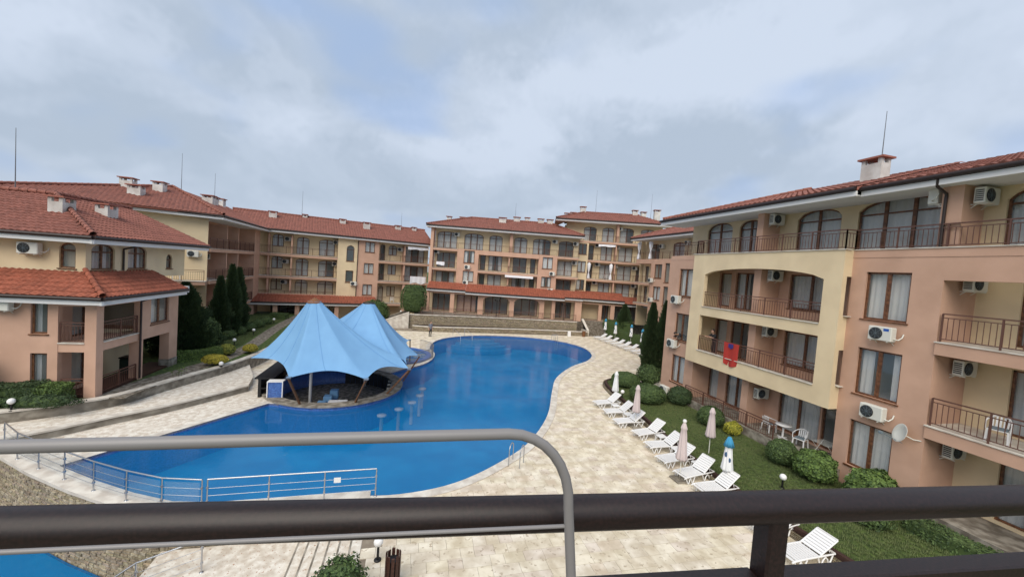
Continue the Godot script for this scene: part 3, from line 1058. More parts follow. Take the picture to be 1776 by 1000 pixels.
# window or glazed door in an opening [s, y, w, h, rise]; look: 0 dark, 1 full curtain, 2 curtain at the sides, 3 half drawn
func window(root: Node3D, fr: Transform3D, o: Array, z: float, leaves := 2, look := 1, sill := true, nm := "window"):
	var w: float = o[2]
	var h: float = o[3]
	if look == 1 and rng.randf() < 0.22:
		look = 2 + rng.randi() % 2
	var rise: float = o[4] if o.size() > 4 else 0.0
	var key := "w%.2f %.2f %.2f %d %s" % [w, h, rise, leaves, sill]
	if not cache.has(key):
		var b := 0.075
		var st := begin()
		box(st, Vector3(0, 0, -0.17), Vector3(b, h - rise + 0.02, -0.09))
		box(st, Vector3(w - b, 0, -0.17), Vector3(w, h - rise + 0.02, -0.09))
		box(st, Vector3(b, 0, -0.17), Vector3(w - b, b, -0.09))
		var n := 12 if rise > 0 else 1
		for k in n:
			var x0 := lerpf(0, w, float(k) / n)
			var x1 := lerpf(0, w, float(k + 1) / n)
			var a0 := arch_y([0, 0, w, h, rise], x0)
			var a1 := arch_y([0, 0, w, h, rise], x1)
			quad(st, Vector3(x0, a0 - b, -0.09), Vector3(x1, a1 - b, -0.09), Vector3(x1, a1, -0.09), Vector3(x0, a0, -0.09))
			quad(st, Vector3(x0, a0 - b, -0.17), Vector3(x1, a1 - b, -0.17), Vector3(x1, a1 - b, -0.09), Vector3(x0, a0 - b, -0.09))
		for k in range(1, leaves):
			var x := w * k / leaves
			box(st, Vector3(x - 0.065, b, -0.165), Vector3(x + 0.065, arch_y([0, 0, w, h, rise], x) - b * 0.5, -0.085))
		if rise > 0.25:
			box(st, Vector3(b, h - rise - 0.12, -0.16), Vector3(w - b, h - rise - 0.05, -0.095))
		if sill:
			box(st, Vector3(-0.06, -0.06, -0.2), Vector3(w + 0.06, -0.004, 0.05))
		cache[key] = done(st)
		st = begin()
		st.set_smooth_group(-1)
		for k in n:
			var x0 := lerpf(0.03, w - 0.03, float(k) / n)
			var x1 := lerpf(0.03, w - 0.03, float(k + 1) / n)
			quad(st, Vector3(x0, 0.03, -0.13), Vector3(x1, 0.03, -0.13), Vector3(x1, arch_y([0, 0, w, h, rise], x1) - 0.03, -0.13), Vector3(x0, arch_y([0, 0, w, h, rise], x0) - 0.03, -0.13))
		cache[key + "p"] = done(st)
		st = begin()
		var e := 0.05
		var zb := -2.9
		quad(st, Vector3(-e, -0.05, zb), Vector3(w + e, -0.05, zb), Vector3(w + e, h + 0.1, zb), Vector3(-e, h + 0.1, zb))
		quad(st, Vector3(-e, -0.05, -0.26), Vector3(-e, -0.05, zb), Vector3(-e, h + 0.1, zb), Vector3(-e, h + 0.1, -0.26))
		quad(st, Vector3(w + e, -0.05, zb), Vector3(w + e, -0.05, -0.26), Vector3(w + e, h + 0.1, -0.26), Vector3(w + e, h + 0.1, zb))
		quad(st, Vector3(-e, h + 0.1, -0.26), Vector3(-e, h + 0.1, zb), Vector3(w + e, h + 0.1, zb), Vector3(w + e, h + 0.1, -0.26))
		quad(st, Vector3(-e, -0.05, zb), Vector3(-e, -0.05, -0.26), Vector3(w + e, -0.05, -0.26), Vector3(w + e, -0.05, zb))
		cache[key + "r"] = done(st)
	var at := Vector3(o[0], o[1], z)
	var f := fpart(root, nm, cache[key], M.window_wood, fr, at)
	part(f, "pane", cache[key + "p"], M.glass)
	part(f, "room", cache[key + "r"], M.room)
	if look > 0:
		var spans: Array = [[0.0, w]] if look == 1 else ([[0.0, w * 0.3], [w * 0.72, w]] if look == 2 else [[w * 0.0, w * 0.55]])
		for sp in spans:
			var ck := "c%.2f %.2f" % [sp[1] - sp[0], h]
			if not cache.has(ck):
				var st := begin()
				st.set_smooth_group(1)
				var n := maxi(6, int((sp[1] - sp[0]) / 0.055))
				var cw: float = sp[1] - sp[0]
				for k in n:
					var x0: float = cw * k / n
					var x1: float = cw * (k + 1) / n
					var z0 := -0.34 + 0.035 * sin(x0 * 31.0) + 0.02 * sin(x0 * 11.0)
					var z1 := -0.34 + 0.035 * sin(x1 * 31.0) + 0.02 * sin(x1 * 11.0)
					quad(st, Vector3(x0, 0.0, z0), Vector3(x1, 0.0, z1), Vector3(x1, h, z1), Vector3(x0, h, z0))
				cache[ck] = done(st)
			part(f, "curtain", cache[ck], M.curtain, Transform3D(Basis.IDENTITY, Vector3(sp[0], 0, 0)))
	return f

# balcony railing along local points (x along, z out); y is the floor
func railing(root: Node3D, fr: Transform3D, pts: Array, y: float, h := 0.98, gap := 0.13, single := false, base := 0.06):
	var st := begin()
	var fill := begin()
	var spots := []
	for i in pts.size() - 1:
		var a := Vector3(pts[i].x, y, pts[i].y)
		var b := Vector3(pts[i + 1].x, y, pts[i + 1].y)
		bar(st, a + Vector3(0, h, 0), b + Vector3(0, h, 0), 0.05, 0.045)
		bar(st, a + Vector3(0, h - 0.14, 0), b + Vector3(0, h - 0.14, 0), 0.03, 0.03)
		bar(st, a + Vector3(0, base + 0.03, 0), b + Vector3(0, base + 0.03, 0), 0.03, 0.03)
		var l := a.distance_to(b)
		var posts := maxi(1, int(round(l / 1.5)))
		for k in posts + 1:
			var p := a.lerp(b, float(k) / posts)
			bar(st, p, p + Vector3(0, h, 0), 0.045)
		var n := int(l / gap)
		for k in range(1, n):
			spots.append(a.lerp(b, float(k) / n))
	if not single:
		for p in spots:
			bar(fill, p + Vector3(0, base + 0.04, 0), p + Vector3(0, h - 0.15, 0), 0.016)
	var o := fpart(root, "railing", done(st), M.iron, fr)
	if single:
		if not cache.has("bal%.2f" % h):
			var b := begin()
			bar(b, Vector3(0, base + 0.04, 0), Vector3(0, h - 0.15, 0), 0.017)
			cache["bal%.2f" % h] = done(b)
		for p in spots:
			part(o, "baluster", cache["bal%.2f" % h], M.iron, Transform3D(Basis.IDENTITY, p))
	else:
		var q := part(o, "balusters", done(fill), M.iron)
		q.set_meta("kind", "stuff")
	return o

func slab(root: Node3D, fr: Transform3D, s0: float, s1: float, y: float, z0: float, z1: float, m: Material, t := 0.34, lip := true):
	var st := begin()
	box(st, Vector3(s0, y - t, z0), Vector3(s1, y - 0.04, z1))
	var o := fpart(root, "balcony", done(st), m, fr)
	if lip:
		st = begin()
		box(st, Vector3(s0 - 0.02, y - 0.04, z0), Vector3(s1 + 0.02, y, z1 + 0.04))
		part(o, "edge_tiles", done(st), M.coping)
	return o

func block(root: Node3D, nm: String, fr: Transform3D, a: Vector3, b: Vector3, m: Material) -> MeshInstance3D:
	var st := begin()
	box(st, a, b)
	return fpart(root, nm, done(st), m, fr)

# one sloping roof face: first two corners are the eave (left to right seen from outside), then round the ridge; corners in frame axes
func roof_face(root: Node3D, fr: Transform3D, poly: Array, m: Material, period := 0.30, course := 0.38, segs := 5, singles := 0) -> MeshInstance3D:
	var o: Vector3 = poly[0]
	var u: Vector3 = (poly[1] - o).normalized()
	var n := Vector3.ZERO
	for i in range(2, poly.size()):
		n = u.cross(poly[i] - o)
		if n.length() > 0.5:
			break
	n = n.normalized()
	if n.y < 0:
		n = -n
	var v := n.cross(u)
	if v.y < 0:
		v = -v
	var p2 := PackedVector2Array()
	for p in poly:
		p2.append(Vector2((p - o).dot(u), (p - o).dot(v)))
	var st := begin()
	# boarding below the tiles
	var top := []
	var bot := []
	for p in poly:
		top.append(p - n * 0.02)
		bot.append(p - n * 0.16)
	for i in range(1, poly.size() - 1):
		var flip: bool = (top[i] - top[0]).cross(top[i + 1] - top[0]).dot(n) < 0
		if flip:
			tri(st, top[0], top[i + 1], top[i])
			tri(st, bot[0], bot[i], bot[i + 1])
		else:
			tri(st, top[0], top[i], top[i + 1])
			tri(st, bot[0], bot[i + 1], bot[i])
	for i in poly.size():
		var j := (i + 1) % poly.size()
		quad(st, bot[i], bot[j], top[j], top[i])
	var roof := fpart(root, "roof", done(st), M.under_tile, fr)
	var lo := Vector2(1e9, 1e9)
	var hi := -lo
	for p in p2:
		lo = lo.min(p)
		hi = hi.max(p)
	var tiles := begin()
	var k := 0
	var rows := int((hi.y - lo.y) / course) + 1
	var cols := int((hi.x - lo.x) / period) + 1
	for j in rows:
		for i in cols:
			var c := Vector2(lo.x + (i + 0.5) * period, lo.y + (j + 0.5) * course)
			if not Geometry2D.is_point_in_polygon(c, p2):
				continue
			var tone := rng.randf_range(0.78, 1.12)
			var at := o + u * (c.x) + v * (c.y)
			if k < singles:
				var kk := int(tone * 10.0)
				var key := "tile%d" % kk
				if not cache.has(key):
					var b := begin()
					one_tile(b, Vector3.ZERO, Vector3.RIGHT, Vector3.FORWARD, Vector3.UP, period, course, 7, kk / 10.0 + 0.03)
					cache[key] = done(b)
				part(roof, "roof_tile", cache[key], m, Transform3D(Basis(u, n, -v), at))
				k += 1
			else:
				one_tile(tiles, at, u, v, n, period, course, segs, tone)
	var q := part(roof, "roof_tiles", done(tiles), m)
	q.set_meta("kind", "stuff")
	return roof

func one_tile(st: SurfaceTool, at: Vector3, u: Vector3, v: Vector3, n: Vector3, w: float, l: float, segs: int, tone: float):
	st.set_color(Color(tone, tone, tone))
	st.set_smooth_group(-1)
	var lower := []
	var upper := []
	var under := []
	for k in segs + 1:
		var t := float(k) / segs
		var x := (t - 0.5) * w
		var z := 0.055 * (0.5 - 0.5 * cos(t * TAU)) if t < 0.72 else 0.055 * (0.5 - 0.5 * cos(0.72 * TAU)) * (1.0 - (t - 0.72) / 0.28)
		lower.append(at + u * x - v * (l * 0.5 + 0.03) + n * (z + 0.035))
		upper.append(at + u * x + v * (l * 0.5) + n * (z + 0.004))
		under.append(at + u * x - v * (l * 0.5 + 0.03) + n * -0.01)
	for k in segs:
		quad(st, lower[k], lower[k + 1], upper[k + 1], upper[k])
		quad(st, under[k], under[k + 1], lower[k + 1], lower[k])

# half-round tiles along a hip or ridge
func ridge(roof: Node3D, a: Vector3, b: Vector3, m: Material):
	var st := begin()
	var l := a.distance_to(b)
	var n := maxi(1, int(l / 0.4))
	for k in n:
		var p := a.lerp(b, float(k) / n)
		var q := a.lerp(b, (k + 1.12) / n)
		var v := rng.randf_range(0.82, 1.1)
		st.set_color(Color(v, v, v))
		tube(st, [p, q], [0.13, 0.105], 8, false)
	var o := part(roof, "ridge_tiles", done(st), m)
	o.set_meta("kind", "stuff")

# gutter, white fascia and soffit along an eave from a to b; back = how far in the wall stands
func eave(root: Node3D, fr: Transform3D, a: Vector3, b: Vector3, back: float):
	var st := begin()
	tube(st, [a + Vector3(0, -0.06, 0.05), b + Vector3(0, -0.06, 0.05)], 0.085, 8)
	box(st, a + Vector3(0, -0.15, -0.05), b + Vector3(0, 0.03, 0.0))
	var g := fpart(root, "gutter", done(st), M.gutter, fr)
	st = begin()
	box(st, a + Vector3(0.0, -0.36, -0.12), b + Vector3(0.0, -0.15, -0.03))
	part(g, "fascia", done(st), M.white_paint)
	st = begin()
	box(st, a + Vector3(0.0, -0.34, -back), b + Vector3(0.0, -0.30, -0.12))
	part(g, "soffit", done(st), M.soffit)

func chimney(root: Node3D, fr: Transform3D, at: Vector3, w: float, d: float, h: float):
	var st := begin()
	box(st, at + Vector3(-w / 2, -0.6, -d / 2), at + Vector3(w / 2, h, d / 2))
	for sx in [-1, 1]:
		for sz in [-1, 1]:
			box(st, at + Vector3(sx * w / 2, h, sz * d / 2), at + Vector3(sx * (w / 2 - 0.16), h + 0.22, sz * (d / 2 - 0.16)))
	var o := fpart(root, "chimney", done(st), M.white_plaster, fr)
	st = begin()
	box(st, at + Vector3(-w / 2 - 0.12, h + 0.22, -d / 2 - 0.12), at + Vector3(w / 2 + 0.12, h + 0.30, d / 2 + 0.12))
	part(o, "cap", done(st), M.under_tile)

func rod(root: Node3D, fr: Transform3D, at: Vector3, h: float):
	var st := begin()
	tube(st, [at + Vector3(0, -0.5, 0), at + Vector3(0, h * 0.5, 0), at + Vector3(0, h, 0)], [0.03, 0.02, 0.012], 5)
	fpart(root, "lightning_rod", done(st), M.rod, fr)

var ac_first: Node3D
func ac(fr: Transform3D, at: Vector3, label: String, group: String, turn := 0.0) -> Node3D:
	var xf := fr * Transform3D(Basis(Vector3.UP, turn), at)
	if ac_first:
		return copy_of(ac_first, xf, label, group)
	ac_first = thing("air_conditioner", label, "air conditioner", Vector3.ZERO, group)
	var st := begin()
	soft_box(st, Vector3(-0.40, 0, 0.10), Vector3(0.40, 0.56, 0.40), 0.025)
	part(ac_first, "casing", done(st), M.ac_white)
	st = begin()
	lathe(st, Vector3.ZERO, [Vector2(0.225, 0.0), Vector2(0.235, 0.012), Vector2(0.22, 0.02), Vector2(0.0, 0.006)], 20)
	var lay := Transform3D(Basis(Vector3.RIGHT, PI / 2), Vector3(-0.12, 0.28, 0.402))
	var fan := part(ac_first, "fan_grille", done(st), M.ac_dark, lay)
	st = begin()
	for k in 4:
		var t := PI * k / 4.0
		bar(st, Vector3(cos(t), 0.022, sin(t)) * 0.215 + Vector3(0, 0.0175, 0), Vector3(-cos(t), 0.022, -sin(t)) * 0.215 + Vector3(0, 0.0175, 0), 0.008)
	for r in [0.07, 0.13, 0.19]:
		var ring := []
		for k in 17:
			ring.append(Vector3(cos(TAU * k / 16) * r, 0.024, sin(TAU * k / 16) * r))
		tube(st, ring, 0.004, 4, false)
	part(fan, "grille", done(st), M.seat_grey)
	st = begin()
	for k in 6:
		box(st, Vector3(-0.403, 0.08 + k * 0.07, 0.14), Vector3(-0.398, 0.12 + k * 0.07, 0.36))
	part(ac_first, "vent", done(st), M.ac_dark)
	st = begin()
	for s in [-0.28, 0.28]:
		st = begin()
		bar(st, Vector3(s, -0.02, 0.0), Vector3(s, -0.02, 0.42), 0.03)
		bar(st, Vector3(s, -0.14, 0.005), Vector3(s, -0.02, 0.16), 0.02)
		part(ac_first, "bracket", done(st), M.ac_white)
	st = begin()
	tube(st, [Vector3(0.40, 0.12, 0.25), Vector3(0.52, 0.10, 0.2), Vector3(0.56, 0.2, 0.06), Vector3(0.56, 0.34, 0.0)], 0.025, 6)
	part(ac_first, "pipe", done(st), M.ac_white)
	ac_first.transform = xf
	return ac_first

func downpipe(root: Node3D, fr: Transform3D, s: float, y0: float, y1: float, z: float, reach := 0.6):
	var st := begin()
	tube(st, [Vector3(s, y1, z + reach), Vector3(s, y1 - 0.25, z + reach), Vector3(s, y1 - 0.45, z + 0.07), Vector3(s, y1 - 0.6, z + 0.07), Vector3(s, y0, z + 0.07)], 0.05, 7)
	fpart(root, "downpipe", done(st), M.gutter, fr)

# ------------------------------------------------------------------ the near building on the right
func right_building():
	var fr := frame(Vector2(18.6, -24.6), Vector2(18.6, 0.0))
	var b := thing("apartment_building", "near four-storey pink apartment block with projecting yellow balcony box", "building", Vector3(18.6, 0.4, -24.6))
	var pink: Material = M.pink_plaster
	var yel: Material = M.yellow_plaster
	var F := [0.77, 3.86, 6.95, 10.04]
	# pink strip left of the box, and the end wall that faces the far court
	var left := []
	for y in [1.3, 4.3, 7.46]:
		left.append([0.8, y, 1.35, 1.95])
	fpart(b, "wall", wall(0.0, 2.75, 0.2, 10.04, 0.0, 0.26, left), pink, fr)
	block(b, "end_wall", fr, Vector3(-0.25, 0.2, -9.0), Vector3(-0.002, 10.04, 0.0), pink)
	window(b, fr, left[0], 0.0, 2, 1)
	window(b, fr, left[1], 0.0, 2, 0)
	window(b, fr, left[2], 0.0, 2, 1)
	# pink window wall right of the box
	var mid := []
	for y in [1.15, 4.26, 7.46]:
		mid.append([12.57, y, 1.53, 1.97])
	fpart(b, "wall", wall(12.0, 15.03, 0.2, 10.04, 0.0, 0.26, mid), pink, fr)
	window(b, fr, mid[0], 0.0, 2, 1)
	window(b, fr, mid[1], 0.0, 2, 2)
	window(b, fr, mid[2], 0.0, 2, 1)
	# the yellow box: front with two openings, sides, floors
	var box_holes := [[3.72, 4.17, 7.5, 2.27], [3.85, 6.99, 7.36, 2.48, 0.50]]
	fpart(b, "balcony_box", wall(2.75, 12.0, 3.32, 10.35, 0.5, 0.24, box_holes), yel, fr)
	block(b, "box_side", fr, Vector3(2.75, 3.32, -1.7), Vector3(2.99, 10.35, 0.26), yel)
	for y in [[3.32, 4.35], [5.95, 7.45], [9.2, 10.35]]:
		block(b, "box_side", fr, Vector3(11.76, y[0], -1.7), Vector3(12.0, y[1], 0.26), yel)
	for y in [[4.35, 5.95], [7.45, 9.2]]:
		block(b, "box_side", fr, Vector3(11.76, y[0] + 0.001, -1.7), Vector3(12.0, y[1] - 0.001, -0.27), pink)
		block(b, "sill_tiles", fr, Vector3(11.7, y[0], -0.02), Vector3(12.16, y[0] + 0.03, 0.25), M.coping)
	for y in [F[1], F[2]]:
		block(b, "box_floor", fr, Vector3(2.99, y - 0.26, -1.7), Vector3(11.76, y, 0.255), yel)
	block(b, "terrace_floor", fr, Vector3(2.76, 9.80, -1.7), Vector3(11.75, 10.036, 0.255), M.concrete)
	block(b, "terrace_floor", fr, Vector3(-0.24, 9.80, -1.7), Vector3(2.74, 10.034, -0.264), M.concrete)
	for e in [[3.72, 11.22, 4.17], [3.85, 11.21, 6.99]]:
		block(b, "sill_tiles", fr, Vector3(e[0], e[2], 0.22), Vector3(e[1], e[2] + 0.035, 0.56), M.coping)
	# loggias behind the box: back walls, partition, glazing
	for k in [1, 2]:
		var y: float = F[k]
		var hs := [[3.05, y + 0.12, 0.95, 2.2], [4.35, y + 0.06, 1.5, 2.3], [8.0, y + 0.5, 2.3, 1.85]]
		fpart(b, "loggia_wall", wall(2.99, 11.76, y, y + 2.83, -1.45, 0.25, hs), pink, fr)
		window(b, fr, hs[0], -1.45, 1, 1, false, "door")
		window(b, fr, hs[1], -1.45, 2, 1 if k == 2 else 0, false, "door")
		window(b, fr, hs[2], -1.45, 2, 1)
		block(b, "partition", fr, Vector3(6.95, y + 0.002, -1.44), Vector3(7.4, y + 2.82, -0.1), pink)
		railing(b, fr, [Vector2(3.75, 0.38), Vector2(11.2, 0.38)], (4.2 if k == 1 else 7.02), 0.92, 0.14, true, 0.04)
		ac(fr, Vector3(7.41, y + 1.95, -0.8), "white air conditioner inside the arched upper loggia of the yellow box" if k == 2 else "white air conditioner inside the lower loggia behind the red towel", "air conditioners on the near right building", PI / 2)
	# ground floor under the box
	var g := [[2.95, 0.85, 0.9, 2.15], [4.5, 0.85, 1.6, 2.15], [8.2, 0.85, 2.2, 2.1], [10.5, 0.85, 0.9, 2.1]]
	fpart(b, "ground_floor_wall", wall(2.75, 12.0, 0.2, 3.32, -1.3, 0.25, g), pink, fr)
	window(b, fr, g[0], -1.3, 1, 1, false, "door")
	window(b, fr, g[1], -1.3, 2, 1, false, "door")
	window(b, fr, g[2], -1.3, 2, 1, false)
	window(b, fr, g[3], -1.3, 1, 0, false, "door")
	block(b, "partition", fr, Vector3(6.9, 0.77, -1.3), Vector3(7.35, 3.3, -0.05), pink)
	block(b, "partition", fr, Vector3(2.5, 0.2, -1.3), Vector3(2.95, 3.3, -0.002), pink)
	block(b, "ground_terrace", fr, Vector3(2.75, 0.1, -1.3), Vector3(12.4, 0.77, 0.42), M.concrete)
	ac(fr, Vector3(7.36, 2.3, -0.7), "white air conditioner under the yellow box beside the ground terrace", "air conditioners on the near right building", PI / 2)
	railing(b, fr, [Vector2(2.85, 0.32), Vector2(9.4, 0.32)], 0.77, 0.82, 0.14, true, 0.04)
	# right loggias
	fpart(b, "wall", wall(15.03, 22.5, 9.18, 10.036, 0.0, 0.22, []), pink, fr)
	for k in 3:
		var y: float = F[k]
		var hs := [[16.15, y + 0.06, 1.5, 2.3], [18.4, y + 0.06, 2.2, 2.3]]
		fpart(b, "loggia_wall", wall(15.03, 22.5, y - 0.2, y + 3.09, -1.85, 0.25, hs), yel, fr)
		window(b, fr, hs[0], -1.85, 2, 1, false, "door")
		window(b, fr, hs[1], -1.85, 2, 1 if k == 2 else 0, false)
		if k > 0:
			slab(b, fr, 15.03, 22.5, y, -1.85, 0.06, pink, 0.48)
			railing(b, fr, [Vector2(15.12, -0.02), Vector2(22.5, -0.02)], y, 1.02, 0.15, true, 0.08)
		ac(fr, Vector3(15.04, y + 1.9, -1.2), ["white air conditioner at the ceiling of the ground-floor corner loggia", "white air conditioner over the first-floor balcony with the plastic chair", "white air conditioner over the second-floor corner balcony"][k], "air conditioners on the near right building", PI / 2)
	block(b, "side_wall", fr, Vector3(14.77, 0.2, -2.1), Vector3(15.03, 10.03, -0.262), pink)
	block(b, "ground_terrace", fr, Vector3(15.03, 0.1, -1.85), Vector3(22.5, 0.72, 0.0), M.concrete)
	# top floor, set back behind the roof terrace
	var t := [[1.66, 10.06, 2.15, 2.55, 0.5], [4.37, 10.06, 1.6, 2.5, 0.45], [8.17, 10.06, 2.2, 2.6, 0.5], [11.1, 10.06, 3.05, 2.68, 0.55], [15.75, 10.06, 2.4, 2.5, 0.5], [18.8, 10.06, 2.2, 2.5, 0.5]]
	fpart(b, "top_floor_wall", wall(0.4, 22.5, 10.04, 13.4, -1.35, 0.25, t), yel, fr)
	for i in t.size():
		window(b, fr, t[i], -1.35, 3 if i == 3 else 2, 1, false)
	block(b, "end_wall", fr, Vector3(0.15, 10.04, -8.5), Vector3(0.398, 13.4, -1.352), yel)
	for s in [[6.75, 7.15], [14.62, 15.2]]:
		block(b, "column", fr, Vector3(s[0], 10.04, -1.349), Vector3(s[1], 13.1, -0.18), pink)
	block(b, "terrace_kerb", fr, Vector3(12.003, 10.036, -0.25), Vector3(22.5, 10.35, 0.02), pink)
	block(b, "terrace_kerb", fr, Vector3(-0.25, 10.036, -0.25), Vector3(2.747, 10.35, 0.02), pink)
	block(b, "kerb_tiles", fr, Vector3(2.7, 10.352, 0.2), Vector3(12.05, 10.39, 0.55), M.coping)
	block(b, "kerb_tiles", fr, Vector3(12.06, 10.352, -0.3), Vector3(22.5, 10.388, 0.06), M.coping)
	railing(b, fr, [Vector2(-0.2, -0.1), Vector2(2.8, -0.1), Vector2(2.85, 0.38), Vector2(11.9, 0.38), Vector2(11.95, -0.12), Vector2(22.4, -0.12)], 10.39, 0.85, 0.15, true, 0.05)
	var grp := "air conditioners on the near right building"
	ac(fr, Vector3(7.16, 12.0, -0.8), "white air conditioner by the first pink column on the roof terrace", grp, PI / 2)
	ac(fr, Vector3(15.21, 11.95, -0.85), "white air conditioner between the pink terrace column and the corner arch", grp, PI / 2)
	ac(fr, Vector3(14.58, 12.05, -0.6), "white air conditioner seen from behind on the left side of the pink terrace column", grp, -1.57)
	ac(fr, Vector3(0.95, 6.92, 0.0), "white air conditioner under the upper window at the end of the pink block", grp)
	ac(fr, Vector3(0.95, 3.75, 0.0), "white air conditioner below the man leaning out of the window", grp)
	var badged := ac(fr, Vector3(13.5, 6.68, 0.0), "white air conditioner with a blue badge under the second-floor pink wall window", grp)
	ac(fr, Vector3(13.5, 3.48, 0.0), "white air conditioner under the first-floor window above the satellite dish", grp)
	ac(fr, Vector3(13.35, 0.32, 0.1), "white air conditioner standing low behind the leafy bush at the pink wall", grp)
	ac(fr, Vector3(0.8, 0.32, 0.15), "white air conditioner standing on the ground between rounded shrubs", grp)
	var bd := begin()
	box(bd, Vector3(0.13, 0.40, 0.399), Vector3(0.31, 0.50, 0.404))
	part(badged, "badge", done(bd), M.ac_blue)
	# roof
	var e := 12.98
	for s in [[-0.9, 12.3, 0.75], [12.3, 23.0, 0.45]]:
		var z: float = s[2]
		var poly := [Vector3(s[0], e, z), Vector3(s[1], e, z), Vector3(s[1], e + 1.95, z - 6.6), Vector3(s[0] + (6.0 if s[0] < 0 else 0.0), e + 1.95, z - 6.6)]
		var rf := roof_face(b, fr, poly, M.roof_tile, 0.30, 0.38, 6, 150)
		eave(b, fr, Vector3(s[0], e - 0.03, z), Vector3(s[1], e - 0.03, z), z + 1.35)
		if s[0] < 0:
			ridge(rf, poly[0] + Vector3(0.1, 0.1, -0.1), poly[3] + Vector3(0, 0.1, 0), M.roof_tile)
			roof_face(b, fr, [Vector3(-0.9, e, -12.0), Vector3(-0.9, e, z), Vector3(5.1, e + 1.95, z - 6.6), Vector3(5.1, e + 1.95, -8.0)], M.roof_tile, 0.30, 0.38, 5, 0)
	block(b, "attic", fr, Vector3(0.5, 13.0, -12), Vector3(22.5, 13.5, -1.6), M.white_plaster)
	block(b, "core", fr, Vector3(0.0, 0.2, -12), Vector3(22.5, 13.0, -5.2), yel)
	chimney(b, fr, Vector3(10.75, 14.0, -2.6), 0.85, 0.6, 0.72)
	rod(b, fr, Vector3(10.45, 14.3, -3.4), 3.2)
	downpipe(b, fr, 14.75, 10.4, 12.8, -0.2, 0.6)
	# dish
	var dish := thing("satellite_dish", "white satellite dish on the pink wall beside the ground-floor window", "dish", fr * Vector3(14.98, 3.2, 0.0))
	dish.transform = fr * Transform3D(Basis.IDENTITY, Vector3(14.98, 3.2, 0.0))
	var st := begin()
	lathe(st, Vector3.ZERO, [Vector2(0.0, 0.0), Vector2(0.14, 0.012), Vector2(0.26, 0.045), Vector2(0.36, 0.10), Vector2(0.365, 0.105), Vector2(0.355, 0.11), Vector2(0.25, 0.06), Vector2(0.0, 0.015)], 24)
	var nn := Vector3(-0.5, 0.3, 0.81).normalized()
	var sx := nn.cross(Vector3.UP).normalized()
	var face := Transform3D(Basis(sx, nn, sx.cross(nn)), Vector3(-0.45, 0.1, 0.25))
	part(dish, "reflector", done(st), M.ac_white, face)
	st = begin()
	tube(st, [Vector3(-0.02, 0, 0), Vector3(-0.2, -0.02, 0.1), Vector3(-0.42, 0.08, 0.24)], 0.02, 6)
	part(dish, "wall_mount", done(st), M.ac_white)
	st = begin()
	tube(st, [Vector3(-0.42, -0.24, 0.28), Vector3(-0.85, 0.0, 0.72)], 0.012, 6)
	soft_box(st, Vector3(-0.92, -0.05, 0.67), Vector3(-0.80, 0.05, 0.77), 0.01)
	part(dish, "feed_arm", done(st), M.seat_grey)

# open loggias between s0 and s1: back wall per floor, slab, railing; wins are [s, above floor, w, h, rise, leaves, look] for each floor
func loggia(b: Node3D, fr: Transform3D, s0: float, s1: float, floors: Array, top: float, depth: float, wm: Material, sm: Material, wins: Array, rails := true, parts := []):
	for k in floors.size():
		var y: float = floors[k]
		var y1: float = floors[k + 1] if k + 1 < floors.size() else top
		var holes := []
		for w in wins[mini(k, wins.size() - 1)]:
			holes.append([w[0], y + w[1], w[2], minf(w[3], y1 - y - w[1] - 0.3), w[4]])
		fpart(b, "loggia_wall", wall(s0, s1, y - 0.3, y1, -depth, 0.24, holes), wm, fr)
		for i in holes.size():
			var w: Array = wins[mini(k, wins.size() - 1)][i]
			window(b, fr, holes[i], -depth, w[5], w[6], false, "window" if w[1] > 0.3 else "door")
		slab(b, fr, s0, s1, y, -depth, 0.12, sm)
		if rails:
			railing(b, fr, [Vector2(s0 + 0.06, 0.05), Vector2(s1 - 0.06, 0.05)], y, 0.95, 0.16, false)
		for p in parts:
			block(b, "partition", fr, Vector3(p, y + 0.002, -depth + 0.002), Vector3(p + 0.18, y1 - 0.34, -0.02), M.pink_plaster)

func flush(b: Node3D, fr: Transform3D, s0: float, s1: float, y0: float, y1: float, m: Material, wins: Array, depth := 1.5):
	var holes := []
	for w in wins:
		holes.append([w[0], w[1], w[2], w[3], w[4]])
	fpart(b, "wall", wall(s0, s1, y0, y1, 0.1, 0.26, holes), m, fr)
	for i in holes.size():
		window(b, fr, holes[i], 0.1, wins[i][5], wins[i][6])
	for s in [s0, s1 - 0.2]:
		block(b, "side_wall", fr, Vector3(s + 0.001, y0, -depth), Vector3(s + 0.199, y1 - 0.002, -0.161), m)

